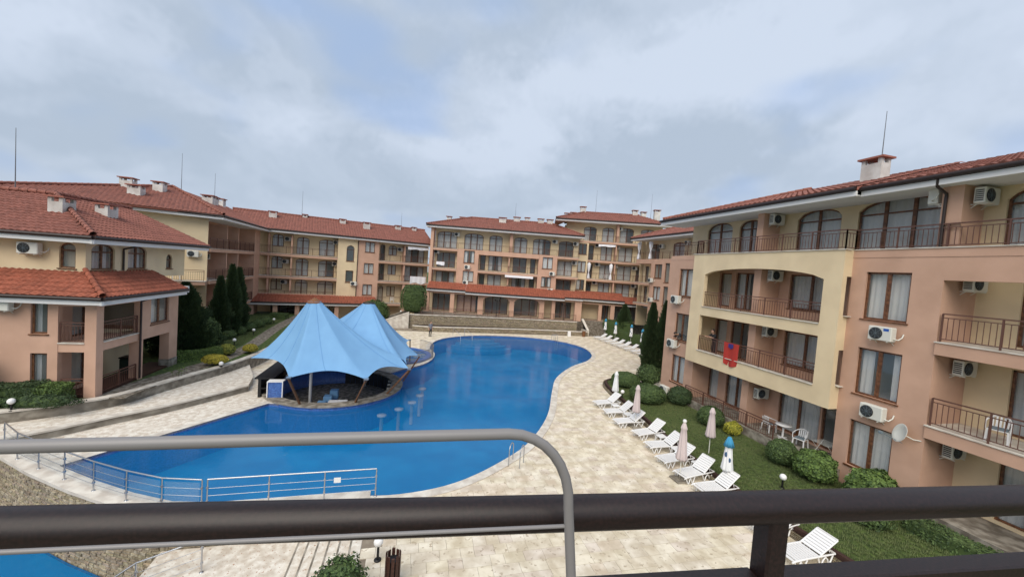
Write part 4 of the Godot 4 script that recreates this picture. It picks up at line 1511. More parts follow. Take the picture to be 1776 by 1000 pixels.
# ------------------------------------------------------------------ the low house on the left
func left_building():
	var b := thing("corner_house", "two-storey peach corner house with red tiled skirt roof and corner balcony", "building", Vector3(-14.44, 0.85, -22.6))
	var pink: Material = M.pink_plaster
	var yel: Material = M.yellow_plaster
	var A := frame(Vector2(-26, -22.6), Vector2(-14.44, -22.6))
	var B := frame(Vector2(-14.44, -22.6), Vector2(-14.44, -40))
	var I := Transform3D.IDENTITY
	var g := 0.85
	# front face
	var ha := [[9.1, 0.95, 0.62, 2.05], [9.1, 3.9, 0.62, 1.7], [5.4, 3.9, 0.9, 1.7], [5.4, 1.2, 0.9, 1.8]]
	fpart(b, "wall", wall(0, 10.1, 0.5, 5.9, 0.0, 0.26, ha), pink, A)
	window(b, A, ha[0], 0.0, 1, 2)
	window(b, A, ha[1], 0.0, 1, 1)
	window(b, A, ha[2], 0.0, 2, 1)
	window(b, A, ha[3], 0.0, 2, 1)
	ac(A, Vector3(8.2, 4.98, 0.0), "white air conditioner on the corner house just under its skirt roof", "air conditioners on the corner house")
	# open corner with its pillar
	block(b, "pillar", A, Vector3(11.11, 0.5, -0.45), Vector3(11.56, 5.9, 0.0), pink)
	block(b, "balcony", A, Vector3(10.1, 3.06, -3.0), Vector3(11.11, 3.46, -0.02), pink)
	block(b, "balcony", A, Vector3(11.11, 3.06, -3.0), Vector3(11.54, 3.46, -0.45), pink)
	block(b, "balcony_edge", A, Vector3(10.1, 3.462, -0.2), Vector3(11.11, 3.51, 0.03), M.coping)
	block(b, "balcony_edge", A, Vector3(11.3, 3.462, -3.0), Vector3(11.59, 3.51, -0.452), M.coping)
	block(b, "beam", A, Vector3(10.1, 5.25, -0.3), Vector3(11.11, 5.9, -0.002), pink)
	block(b, "beam", A, Vector3(11.26, 5.25, -3.0), Vector3(11.558, 5.9, -0.452), pink)
	railing(b, A, [Vector2(10.14, -0.08), Vector2(11.08, -0.08)], 3.51, 0.95, 0.13, true, 0.03)
	railing(b, B, [Vector2(0.5, -0.08), Vector2(2.95, -0.08)], 3.51, 0.95, 0.13, true, 0.03)
	railing(b, B, [Vector2(0.5, -0.1), Vector2(2.95, -0.1)], 0.95, 0.8, 0.13, true, 0.03)
	railing(b, A, [Vector2(10.2, -0.1), Vector2(11.05, -0.1)], 0.95, 0.8, 0.13, true, 0.03)
	for y in [0.95, 3.48]:
		var hb := [[1.0, y + 0.1, 0.9, 2.0], [2.1, y + 0.1, 0.7, 2.0]]
		fpart(b, "loggia_wall", wall(0.26, 3.0, y - 0.3, y + 2.4, -1.6, 0.2, hb), pink, B)
		window(b, B, hb[0], -1.6, 1, 1, false, "door")
		window(b, B, hb[1], -1.6, 1, 0, false)
	block(b, "porch_floor", A, Vector3(10.1, 0.5, -6.6), Vector3(11.5, 0.95, -0.03), M.bin_wood)
	# side face toward the path
	var hb2 := [[3.95, 3.8, 1.7, 1.85]]
	fpart(b, "wall", wall(3.0, 6.6, 3.06, 5.9, 0.0, 0.26, hb2), pink, B)
	window(b, B, hb2[0], 0.0, 2, 1)
	block(b, "pillar", B, Vector3(3.0, 0.5, -0.45), Vector3(3.35, 3.06, -0.003), pink)
	block(b, "pillar", B, Vector3(5.75, 0.5, -0.5), Vector3(6.6, 3.06, -0.003), pink)
	block(b, "pillar_foot", B, Vector3(5.73, 0.5, -0.52), Vector3(6.62, 1.35, 0.02), M.concrete)
	block(b, "recess_wall", B, Vector3(3.35, 0.5, -2.2), Vector3(6.6, 3.06, -1.9), yel)
	block(b, "end_wall", B, Vector3(6.34, 3.07, -9.0), Vector3(6.6, 5.9, -0.262), pink)
	downpipe(b, B, 3.0, 0.95, 5.7, 0.0, 0.5)
	# wheelie bin in the recess
	var bin := thing("green_bin", "green wheeled bin in the ground-floor recess of the corner house", "bin", B * Vector3(3.75, 0.95, -0.9))
	var st := begin()
	soft_box(st, Vector3(-0.28, 0.08, -0.28), Vector3(0.28, 0.95, 0.28), 0.05)
	part(bin, "body", done(st), mat("bin_green", Color(0.08, 0.17, 0.12), 0.6))
	st = begin()
	soft_box(st, Vector3(-0.31, 0.95, -0.31), Vector3(0.31, 1.04, 0.31), 0.03)
	part(bin, "lid", done(st), M.black_metal)
	for s in [-0.22, 0.22]:
		st = begin()
		tube(st, [Vector3(s - 0.03, 0.1, -0.25), Vector3(s + 0.03, 0.1, -0.25)], 0.1, 10)
		part(bin, "wheel", done(st), M.black_metal)
	# skirt roof
	var e := 5.78
	var ra := roof_face(b, I, [Vector3(-26, e, -22.0), Vector3(-13.85, e, -22.0), Vector3(-15.8, 6.82, -23.95), Vector3(-26, 6.82, -23.95)], M.canopy_tile, 0.27, 0.36, 6)
	roof_face(b, I, [Vector3(-13.85, e, -22.0), Vector3(-13.85, e, -29.0), Vector3(-15.8, 6.82, -29.0), Vector3(-15.8, 6.82, -23.95)], M.canopy_tile, 0.27, 0.36, 6)
	ridge(ra, Vector3(-13.85, e + 0.1, -22.0), Vector3(-15.8, 6.92, -23.95), M.canopy_tile)
	eave(b, A, Vector3(0, e - 0.02, 0.6), Vector3(12.15, e - 0.02, 0.6), 0.6)
	eave(b, B, Vector3(-0.6, e - 0.02, 0.59), Vector3(6.4, e - 0.02, 0.59), 0.59)
	block(b, "verge", I, Vector3(-13.84, e - 0.25, -29.15), Vector3(-15.8, e + 0.15, -29.01), M.white_paint)
	# upper floor, set back
	var UA := frame(Vector2(-26, -23.95), Vector2(-15.8, -23.95))
	var UB := frame(Vector2(-15.8, -23.95), Vector2(-15.8, -40))
	var hu := [[9.15, 6.95, 0.65, 1.25, 0.28]]
	fpart(b, "upper_wall", wall(0, 10.2, 6.4, 8.7, 0.0, 0.26, hu), yel, UA)
	window(b, UA, hu[0], 0.0, 1, 1)
	var hv := [[0.35, 6.9, 1.6, 1.35, 0.35], [2.95, 6.9, 1.6, 1.35, 0.35], [6.5, 6.9, 0.65, 0.95, 0.3]]
	fpart(b, "upper_wall", wall(0.262, 8.6, 6.4, 8.7, -0.001, 0.26, hv), yel, UB)
	window(b, UB, hv[0], 0.0, 2, 1)
	window(b, UB, hv[1], 0.0, 2, 1)
	window(b, UB, hv[2], 0.0, 1, 0)
	ac(UA, Vector3(8.2, 7.55, 0.0), "white air conditioner on the yellow upper floor of the corner house", "air conditioners on the corner house")
	e = 8.62
	var rb := roof_face(b, I, [Vector3(-26, e, -23.15), Vector3(-15.0, e, -23.15), Vector3(-20.0, 10.85, -28.15), Vector3(-26, 10.85, -28.15)], M.roof_tile, 0.27, 0.36, 6)
	roof_face(b, I, [Vector3(-15.0, e, -23.15), Vector3(-15.0, e, -34.2), Vector3(-20.0, 10.85, -34.2), Vector3(-20.0, 10.85, -28.15)], M.roof_tile, 0.27, 0.36, 6)
	ridge(rb, Vector3(-15.0, e + 0.1, -23.15), Vector3(-20.0, 10.95, -28.15), M.roof_tile)
	ridge(rb, Vector3(-20.0, 10.95, -28.15), Vector3(-26, 10.95, -28.15), M.roof_tile)
	ridge(rb, Vector3(-20.0, 10.95, -28.15), Vector3(-20.0, 10.95, -34.2), M.roof_tile)
	eave(b, UA, Vector3(0, e - 0.02, 0.8), Vector3(11.0, e - 0.02, 0.8), 0.8)
	eave(b, UB, Vector3(-0.8, e - 0.02, 0.79), Vector3(10.2, e - 0.02, 0.79), 0.79)
	downpipe(b, UB, 2.5, 6.85, 8.5, 0.0, 0.7)
	block(b, "core", I, Vector3(-25.9, 0.5, -33.8), Vector3(-19.6, 8.6, -27.4), yel)
	chimney(b, I, Vector3(-18.2, 9.95, -26.0), 0.62, 0.85, 0.35)
	chimney(b, I, Vector3(-17.9, 9.95, -28.6), 0.62, 0.85, 0.38)
	rod(b, I, Vector3(-22.0, 10.8, -28.4), 3.6)

# ------------------------------------------------------------------ the wings round the far court
func far_wings():
	var pink: Material = M.pink_plaster
	var yel: Material = M.yellow_plaster
	var I := Transform3D.IDENTITY
	# wing behind the corner house
	var w2 := thing("left_wing_building", "yellow and peach wing with stacked balconies behind the corner house", "building", Vector3(-17, 0.85, -41.4))
	var G := frame(Vector2(-30.3, -35.9), Vector2(-17.9, -40.5))
	var Hf := frame(Vector2(-17.9, -40.5), Vector2(-18.9, -54.8))
	fpart(w2, "wall", wall(0, 13.2, 0.5, 11.4, 0.0, 0.26, []), yel, G)
	slab(w2, G, 8.5, 13.2, 5.55, 0.0, 1.5, pink)
	slab(w2, G, 9.0, 13.2, 2.65, 0.0, 1.5, pink)
	railing(w2, G, [Vector2(8.6, 1.45), Vector2(13.1, 1.45)], 5.55, 0.95, 0.15)
	railing(w2, G, [Vector2(9.1, 1.45), Vector2(13.1, 1.45)], 2.65, 0.95, 0.15)
	var hw := [[[0.5, 0.06, 1.7, 2.3, 0.4, 2, 1], [5.6, 0.06, 1.2, 2.3, 0.4, 1, 0], [9.0, 0.06, 1.5, 2.3, 0.4, 2, 1]]]
	loggia(w2, Hf, 0.2, 12.7, [2.65, 5.55, 8.48], 11.2, 1.6, pink, pink, hw, true, [4.4, 7.6])
	block(w2, "end_pillar", Hf, Vector3(12.7, 0.5, -1.6), Vector3(14.75, 11.25, 0.13), pink)
	block(w2, "core", Hf, Vector3(0.2, 0.5, -9.0), Vector3(17.0, 11.3, -5.2), pink)
	fpart(w2, "ground_floor_wall", wall(0.2, 12.7, 0.5, 2.3, -1.2, 0.2, []), pink, Hf)
	var Q := Vector3(-23.6, 14.3, -46.2)
	var c := Vector3(-16.6, 11.5, -40.1)
	var r1 := roof_face(w2, I, [Vector3(-30.0, 11.5, -34.3), c, Q], M.roof_tile, 0.32, 0.42, 4)
	roof_face(w2, I, [c, Vector3(-18.1, 11.5, -56.4), Vector3(-25.1, 14.3, -61.4), Q], M.roof_tile, 0.32, 0.42, 4)
	ridge(r1, c + Vector3(0, 0.1, 0), Q + Vector3(0, 0.1, 0), M.roof_tile)
	ridge(r1, Q + Vector3(0, 0.1, 0), Vector3(-30.0, 11.6, -34.3), M.roof_tile)
	var ge := G.affine_inverse() * c
	eave(w2, G, Vector3(0.0, 11.46, ge.z), Vector3(ge.x, 11.46, ge.z), ge.z)
	var he := Hf.affine_inverse() * c
	eave(w2, Hf, Vector3(he.x, 11.46, he.z), Vector3(15.0, 11.46, he.z), he.z + 1.6)
	for p in [[-25.2, 13.45, -42.7, 0.95], [-23.55, 12.65, -40.9, 0.95], [-23.3, 13.5, -43.6, 0.8], [-21.7, 13.35, -48.9, 1.0], [-22.3, 13.5, -51.2, 0.8], [-23.4, 13.85, -55.5, 0.9]]:
		chimney(w2, I, Vector3(p[0], p[1] - 0.1, p[2]), p[3], 0.7, 0.62)
	rod(w2, I, Vector3(-22.6, 14.0, -45.6), 3.6)
	rod(w2, I, Vector3(-22.3, 13.6, -51.5), 3.4)
	var acg := "air conditioners on the far wings"
	ac(Hf, Vector3(3.4, 7.4, -1.55), "small white air conditioner in the left wing's second-floor loggia", acg)
	ac(G, Vector3(12.2, 7.6, 0.0), "small white air conditioner above the wrapped balcony of the left wing", acg)
	# far left wing behind the tent
	var W := frame(Vector2(-19, -55.2), Vector2(3, -60.5))
	var w4 := thing("far_left_wing_building", "long three-floor wing with balconies and yellow stair tower behind the tent", "building", Vector3(-19, 0, -55.2))
	var l4 := [[[1.4, 0.9, 1.3, 1.6, 0.35, 2, 1], [4.2, 0.06, 1.5, 2.35, 0.4, 2, 1], [6.9, 0.06, 2.0, 2.3, 0.4, 2, 1]]]
	loggia(w4, W, 0.0, 9.2, [2.75, 5.6, 8.5], 11.3, 1.5, yel, pink, l4, true, [1.05, 3.6])
	block(w4, "parapet", W, Vector3(0.0, 2.76, 0.02), Vector3(9.2, 3.35, 0.14), pink)
	flush(w4, W, 9.2, 11.75, 0.0, 11.3, yel, [[10.3, 8.1, 1.0, 2.2, 0.5, 1, 0], [10.3, 5.16, 1.0, 1.65, 0.0, 1, 0], [10.1, 2.0, 1.2, 0.8, 0.0, 1, 0]])
	flush(w4, W, 11.75, 14.6, 0.0, 11.3, pink, [[12.7, 9.55, 1.3, 1.45, 0.0, 2, 1], [12.65, 6.5, 1.3, 1.5, 0.0, 2, 1], [12.6, 3.45, 1.3, 1.55, 0.0, 2, 1]])
	var l5 := [[[15.0, 0.06, 0.7, 2.4, 0.3, 1, 0], [16.2, 0.9, 1.2, 1.55, 0.0, 2, 1]], [[15.0, 0.06, 0.7, 2.4, 0.0, 1, 0], [16.2, 0.9, 1.2, 1.5, 0.0, 2, 1], [18.7, 0.06, 2.9, 2.3, 0.0, 3, 2]], [[15.0, 0.06, 0.7, 2.4, 0.3, 1, 0], [16.2, 0.9, 1.2, 1.5, 0.4, 2, 1], [18.7, 0.06, 2.9, 2.3, 0.0, 3, 2]]]
	loggia(w4, W, 14.6, 18.2, [2.35], 5.3, 1.5, yel, pink, [l5[0]], true)
	loggia(w4, W, 14.6, 22.2, [5.6, 8.5], 11.3, 1.5, yel, pink, [l5[1], l5[2]], true, [18.2])
	block(w4, "column", W, Vector3(18.2, 0.0, -0.35), Vector3(18.55, 5.3, 0.0), pink)
	fpart(w4, "ground_floor_wall", wall(0.0, 22.2, 0.0, 5.3, -1.75, 0.2, [[1.5, 0.4, 3.0, 2.0], [5.4, 0.4, 3.2, 2.0]]), yel, W)
	window(w4, W, [1.5, 0.4, 3.0, 2.0], -1.75, 3, 0, false)
	window(w4, W, [5.4, 0.4, 3.2, 2.0], -1.75, 3, 0, false)
	block(w4, "core", W, Vector3(0.0, 0.0, -9.5), Vector3(22.2, 11.3, -5.2), yel)
	var r4 := roof_face(w4, W, [Vector3(-0.6, 11.55, 0.75), Vector3(22.4, 11.55, 0.75), Vector3(22.4, 14.0, -5.2), Vector3(-3.5, 14.0, -5.2)], M.roof_tile, 0.34, 0.44, 4)
	ridge(r4, Vector3(-3.5, 14.08, -5.2), Vector3(22.4, 14.08, -5.2), M.roof_tile)
	eave(w4, W, Vector3(-0.6, 11.52, 0.75), Vector3(22.3, 11.52, 0.75), 2.2)
	downpipe(w4, W, 11.75, 3.2, 11.3, 0.1, 0.5)
	for p in [[1.2, -3.6, 0.9], [5.0, -5.0, 0.6], [9.9, -4.2, 0.8], [13.1, -3.0, 0.9], [17.9, -4.3, 0.8], [20.5, -4.6, 0.6]]:
		chimney(w4, W, Vector3(p[0], 13.1 + (p[1] + 5.2) * -0.15, p[1]), p[2], 0.7, 0.95)
	rod(w4, W, Vector3(4.6, 13.8, -5.2), 3.8)
	rod(w4, W, Vector3(18.6, 13.8, -5.3), 2.6)
	for p in [[3.2, 10.2, "beside the small arched window on the top loggia"], [9.0, 10.3, "next to the stair tower on the top loggia"], [3.0, 7.2, "beside the small window on the middle loggia"], [9.0, 7.3, "next to the stair tower on the middle loggia"], [2.9, 4.5, "above the canopy on the lowest loggia"], [17.8, 10.1, "beside the column under the awning valance"]]:
		ac(W, Vector3(p[0], p[1], -1.45), "small white air conditioner %s, far left wing" % p[2], acg)
	ac(W, Vector3(11.35, 4.75, 0.1), "small white air conditioner at the foot of the yellow stair tower", acg)
	# middle wing over the arcade
	var C := frame(Vector2(2.8, -58.5), Vector2(23.3, -54))
	var cb := thing("arcade_building", "four-storey peach middle block with tiled arcade facing the pool", "building", Vector3(2.8, 1.75, -58.5))
	loggia(cb, C, 0.0, 3.6, [5.2, 8.1, 11.05], 14.1, 1.3, yel, pink, [[[0.4, 0.06, 2.8, 2.3, 0.0, 3, 2]], [[0.4, 0.06, 2.8, 2.3, 0.0, 3, 0]], [[0.3, 0.06, 3.0, 2.55, 0.45, 3, 1]]])
	flush(cb, C, 3.6, 6.8, 1.75, 11.1, pink, [[4.6, 9.1, 1.6, 1.85, 0.0, 2, 2], [4.6, 6.3, 1.6, 1.6, 0.0, 2, 1]])
	var lm := [[[7.0, 0.06, 0.8, 2.3, 0.0, 1, 0], [8.25, 0.06, 2.1, 2.3, 0.0, 2, 1], [12.0, 0.06, 2.1, 2.2, 0.0, 2, 2], [14.7, 0.06, 0.8, 2.3, 0.0, 1, 0]], [[7.0, 0.06, 0.8, 2.3, 0.0, 1, 0], [8.25, 0.06, 2.1, 2.3, 0.0, 2, 1], [12.0, 0.06, 2.1, 2.35, 0.0, 2, 0], [14.7, 0.06, 0.8, 2.3, 0.0, 1, 0]]]
	loggia(cb, C, 6.8, 15.8, [5.2, 8.1], 11.05, 1.3, yel, pink, lm, true, [11.3])
	block(cb, "terrace_band", C, Vector3(6.8, 10.45, -1.3), Vector3(15.8, 11.08, 0.25), pink)
	flush(cb, C, 15.8, 18.6, 1.75, 11.1, pink, [[16.4, 9.05, 1.55, 1.75, 0.0, 2, 1], [16.4, 6.3, 1.5, 1.55, 0.0, 2, 1]])
	loggia(cb, C, 18.6, 21.9, [5.2, 8.1, 11.05], 14.0, 1.3, yel, pink, [[[18.9, 0.06, 2.3, 2.3, 0.0, 2, 0]], [[18.9, 0.06, 2.3, 2.3, 0.0, 2, 1]], [[18.9, 0.06, 2.3, 2.4, 0.4, 2, 0]]])
	var ct := [[4.4, 11.12, 2.9, 2.5, 0.45], [8.2, 11.12, 2.0, 2.45, 0.4], [12.0, 11.12, 2.0, 2.45, 0.4], [14.9, 11.12, 2.7, 2.45, 0.4]]
	fpart(cb, "top_floor_wall", wall(3.6, 18.6, 11.05, 14.1, -1.25, 0.24, ct), yel, C)
	for o in ct:
		window(cb, C, o, -1.25, 3 if o[2] > 2.5 else 2, 1, false)
	block(cb, "terrace_floor", C, Vector3(3.6, 10.8, -1.3), Vector3(18.6, 11.09, 0.0), M.concrete)
	block(cb, "column", C, Vector3(11.3, 11.09, -1.248), Vector3(11.75, 14.0, -0.1), pink)
	railing(cb, C, [Vector2(3.7, 0.0), Vector2(6.8, 0.0), Vector2(6.85, 0.2), Vector2(15.75, 0.2), Vector2(15.8, 0.0), Vector2(18.5, 0.0)], 11.09, 0.9, 0.16)
	block(cb, "core", C, Vector3(0.0, 1.75, -10), Vector3(21.9, 14.1, -5.2), yel)
	block(cb, "pilaster", C, Vector3(-0.45, 1.75, -1.3), Vector3(-0.02, 14.0, 0.15), pink)
	var e := 14.35
	var rc := roof_face(cb, C, [Vector3(-1.1, e, 0.75), Vector3(22.3, e, 0.75), Vector3(18.0, e + 2.1, -4.9), Vector3(5.0, e + 2.1, -4.9)], M.roof_tile, 0.34, 0.44, 4)
	roof_face(cb, C, [Vector3(-1.1, e, -10.5), Vector3(-1.1, e, 0.75), Vector3(5.0, e + 2.1, -4.9)], M.roof_tile, 0.34, 0.44, 4)
	roof_face(cb, C, [Vector3(22.3, e, 0.75), Vector3(22.3, e, -10.5), Vector3(18.0, e + 2.1, -4.9)], M.roof_tile, 0.34, 0.44, 4)
	ridge(rc, Vector3(-1.1, e + 0.08, 0.75), Vector3(5.0, e + 2.18, -4.9), M.roof_tile)
	ridge(rc, Vector3(5.0, e + 2.18, -4.9), Vector3(18.0, e + 2.18, -4.9), M.roof_tile)
	ridge(rc, Vector3(22.3, e + 0.08, 0.75), Vector3(18.0, e + 2.18, -4.9), M.roof_tile)
	eave(cb, C, Vector3(-1.1, e - 0.03, 0.75), Vector3(22.3, e - 0.03, 0.75), 2.0)
	for p in [[1.4, -5.0, 0.7], [3.6, -4.6, 0.8], [10.0, -3.4, 1.1], [12.3, -4.9, 1.0], [14.0, -5.2, 0.7], [16.2, -5.0, 0.9], [17.7, -5.0, 0.9]]:
		chimney(cb, C, Vector3(p[0], e + 1.0 if p[0] < 4 else e + 1.7 + (p[1] + 4.9) * -0.3, p[1]), p[2], 0.7, 0.75)
	rod(cb, C, Vector3(12.0, e + 2.0, -5.0), 3.0)
	for p in [[5.2, 8.2, "under the parted curtains window left"], [5.1, 5.9, "just above the canopy left"], [17.9, 8.1, "under the upper window right"], [17.8, 5.6, "just above the canopy right"]]:
		ac(C, Vector3(p[0], p[1], 0.1), "small white air conditioner %s of the arcade block balconies" % p[2], acg)
	for p in [[3.3, 13.0, "by the left top-floor arch"], [18.2, 13.0, "by the widest right top-floor arch"], [21.4, 12.9, "in the right end top loggia"], [21.4, 10.0, "in the right end middle loggia"], [0.4, 10.2, "above the laundry in the left end loggia"]]:
		ac(C, Vector3(p[0], p[1], -1.2), "small white air conditioner %s of the arcade block" % p[2], acg)
	# the taller wing to its right
	var R := frame(Vector2(22.6, -57), Vector2(34.2, -53))
	var br := thing("tall_wing_building", "five-storey yellow wing behind the right end of the arcade", "building", Vector3(22.6, 1.75, -57))
	flush(br, R, 2.3, 4.1, 1.75, 14.0, yel, [[2.6, 11.75, 1.25, 1.7, 0.0, 2, 0], [2.6, 8.95, 1.25, 1.75, 0.0, 2, 1], [2.6, 6.2, 1.25, 1.6, 0.0, 2, 1]])
	var lr := [[[4.3, 0.06, 0.8, 2.3, 0.0, 1, 0], [6.2, 0.06, 1.8, 2.3, 0.0, 2, 1], [9.0, 0.06, 2.2, 2.3, 0.0, 2, 1], [12.0, 0.06, 1.4, 2.3, 0.0, 2, 0]]]
	loggia(br, R, 4.1, 14.2, [5.15, 8.05, 11.0], 13.9, 1.3, yel, pink, lr, true, [8.3])
	fpart(br, "top_floor_wall", wall(0.5, 15.5, 13.9, 17.0, -1.2, 0.24, [[3.3, 14.0, 2.0, 2.3, 0.4], [6.2, 14.0, 1.9, 2.3, 0.4], [9.0, 14.0, 2.1, 2.4, 0.4], [12.2, 14.0, 2.2, 2.4, 0.4]]), yel, R)
	for o in [[3.3, 14.0, 2.0, 2.3, 0.4], [6.2, 14.0, 1.9, 2.3, 0.4], [9.0, 14.0, 2.1, 2.4, 0.4], [12.2, 14.0, 2.2, 2.4, 0.4]]:
		window(br, R, o, -1.2, 2, 1, false)
	slab(br, R, 2.3, 14.2, 13.95, -1.2, 0.15, pink)
	railing(br, R, [Vector2(2.4, 0.05), Vector2(14.1, 0.05)], 13.95, 0.95, 0.16)
	block(br, "column", R, Vector3(8.3, 13.96, -1.198), Vector3(8.65, 16.8, -0.1), pink)
	block(br, "core", R, Vector3(0.5, 1.75, -10), Vector3(15.5, 16.9, -5.2), yel)
	e = 17.15
	var rr := roof_face(br, R, [Vector3(-1.3, e, 0.7), Vector3(16.5, e, 0.7), Vector3(12.5, e + 1.9, -4.6), Vector3(3.5, e + 1.9, -4.6)], M.roof_tile, 0.34, 0.44, 4)
	roof_face(br, R, [Vector3(-1.3, e, -9.9), Vector3(-1.3, e, 0.7), Vector3(3.5, e + 1.9, -4.6)], M.roof_tile, 0.34, 0.44, 4)
	ridge(rr, Vector3(-1.3, e + 0.08, 0.7), Vector3(3.5, e + 1.98, -4.6), M.roof_tile)
	ridge(rr, Vector3(3.5, e + 1.98, -4.6), Vector3(12.5, e + 1.98, -4.6), M.roof_tile)
	eave(br, R, Vector3(-1.3, e - 0.03, 0.7), Vector3(16.5, e - 0.03, 0.7), 1.9)
	for p in [[0.6, -4.2, 0.8, 0.4], [1.6, -4.4, 0.8, 0.6], [3.2, -4.8, 0.9, 1.7], [11.8, -4.8, 0.8, 1.6], [13.2, -4.8, 0.8, 1.4], [15.0, -3.4, 0.9, 1.6]]:
		chimney(br, R, Vector3(p[0], e + p[3], p[1]), p[2], 0.7, 0.85)
	rod(br, R, Vector3(5.3, e + 1.7, -4.6), 4.0)
	rod(br, R, Vector3(14.2, e + 1.5, -4.0), 4.0)
	for p in [[5.6, 13.1, "beside the striped awning"], [8.7, 13.0, "right of the partition below the roof terrace"], [5.8, 10.1, "between the tied drapes"], [8.6, 10.0, "right of the second tied drape"], [11.6, 9.9, "at the right end of the drape balcony"], [5.6, 7.2, "left above the canopy"], [11.7, 7.1, "right above the canopy"], [8.9, 15.9, "by the pink roof terrace column"]]:
		ac(R, Vector3(p[0], p[1], -1.15), "small white air conditioner %s, tall yellow wing" % p[2], acg)
	# wing that runs back from the near right building
	var X := frame(Vector2(31.5, -50.0), Vector2(31.5, -22.0))
	var rw := thing("right_wing_building", "pink wing with narrow windows running back behind the near building", "building", Vector3(31.5, 0.4, -50))
	flush(rw, X, 3.9, 28.0, 0.2, 11.35, pink, [[4.7, 8.8, 1.6, 1.85, 0.0, 2, 0], [4.7, 5.9, 1.6, 1.8, 0.0, 2, 1], [6.9, 8.3, 0.95, 2.5, 0.0, 1, 0], [6.9, 5.3, 0.95, 2.5, 0.0, 1, 0]])
	loggia(rw, X, 0.2, 3.9, [5.2, 8.1], 11.0, 1.2, yel, pink, [[[0.7, 0.06, 0.8, 2.3, 0.0, 1, 0], [2.1, 0.06, 1.3, 2.3, 0.0, 2, 1]]])
	block(rw, "terrace_band", X, Vector3(0.2, 10.75, -1.2), Vector3(3.9, 11.35, 0.1), pink)
	block(rw, "terrace_floor", X, Vector3(0.2, 11.0, -1.4), Vector3(28, 11.34, -0.17), M.concrete)
	var xt := [[6.2, 11.4, 2.2, 2.2, 0.4], [9.6, 11.4, 2.2, 2.2, 0.4], [1.2, 11.4, 2.2, 2.2, 0.4], [13.0, 11.4, 2.2, 2.2, 0.4]]
	fpart(rw, "top_floor_wall", wall(0.2, 28, 11.34, 14.3, -1.4, 0.24, xt), yel, X)
	for o in xt:
		window(rw, X, o, -1.4, 2, 1 if o[0] > 2 else 0, false)
	railing(rw, X, [Vector2(0.2, 0.0), Vector2(28, 0.0)], 11.36, 0.95, 0.16)
	block(rw, "core", X, Vector3(0.2, 0.2, -9), Vector3(28, 14.3, -5.2), yel)
	fpart(rw, "side_wall", wall(0, 6, 1.75, 14.2, 0.0, 0.2, []), yel, frame(Vector2(32.4, -50.2), Vector2(38, -50.2)))
	e = 14.4
	var rx := roof_face(rw, X, [Vector3(-0.6, e, 0.8), Vector3(26.0, e, 0.8), Vector3(26.0, e + 2.0, -4.6), Vector3(4.0, e + 2.0, -4.6)], M.roof_tile, 0.34, 0.44, 4)
	ridge(rx, Vector3(-0.6, e + 0.08, 0.8), Vector3(4.0, e + 2.08, -4.6), M.roof_tile)
	eave(rw, X, Vector3(-0.6, e - 0.03, 0.8), Vector3(26.0, e - 0.03, 0.8), 2.2)
	for p in [[4.2, 12.9, "nearer the tied drapes"], [9.2, 13.1, "between the two arches"]]:
		ac(X, Vector3(p[0], p[1], -1.35), "small white air conditioner %s under the right wing's eave" % p[2], acg)
	for p in [[4.0, 8.2, "upper"], [4.3, 5.6, "lower"]]:
		ac(X, Vector3(p[0] + 0.4, p[1], 0.1), "%s small white air conditioner on the right wing's pink face" % p[2], acg)
	# white drapes tied at the left end of that terrace
	for s in [0.4, 3.2]:
		var dr := thing("tied_drape", "white tied drape on the right wing's top terrace, %s" % ("at its far corner" if s < 1.0 else "beside the air conditioner"), "drape", X * Vector3(s, 11.36, -0.1), "tied white terrace drapes")
		var st := begin()
		lathe(st, Vector3.ZERO, [Vector2(0.05, 2.5), Vector2(0.28, 2.3), Vector2(0.22, 1.6), Vector2(0.08, 1.15), Vector2(0.2, 0.6), Vector2(0.24, 0.05)], 18, 0.16, 6)
		part(dr, "cloth", done(st), M.linen)

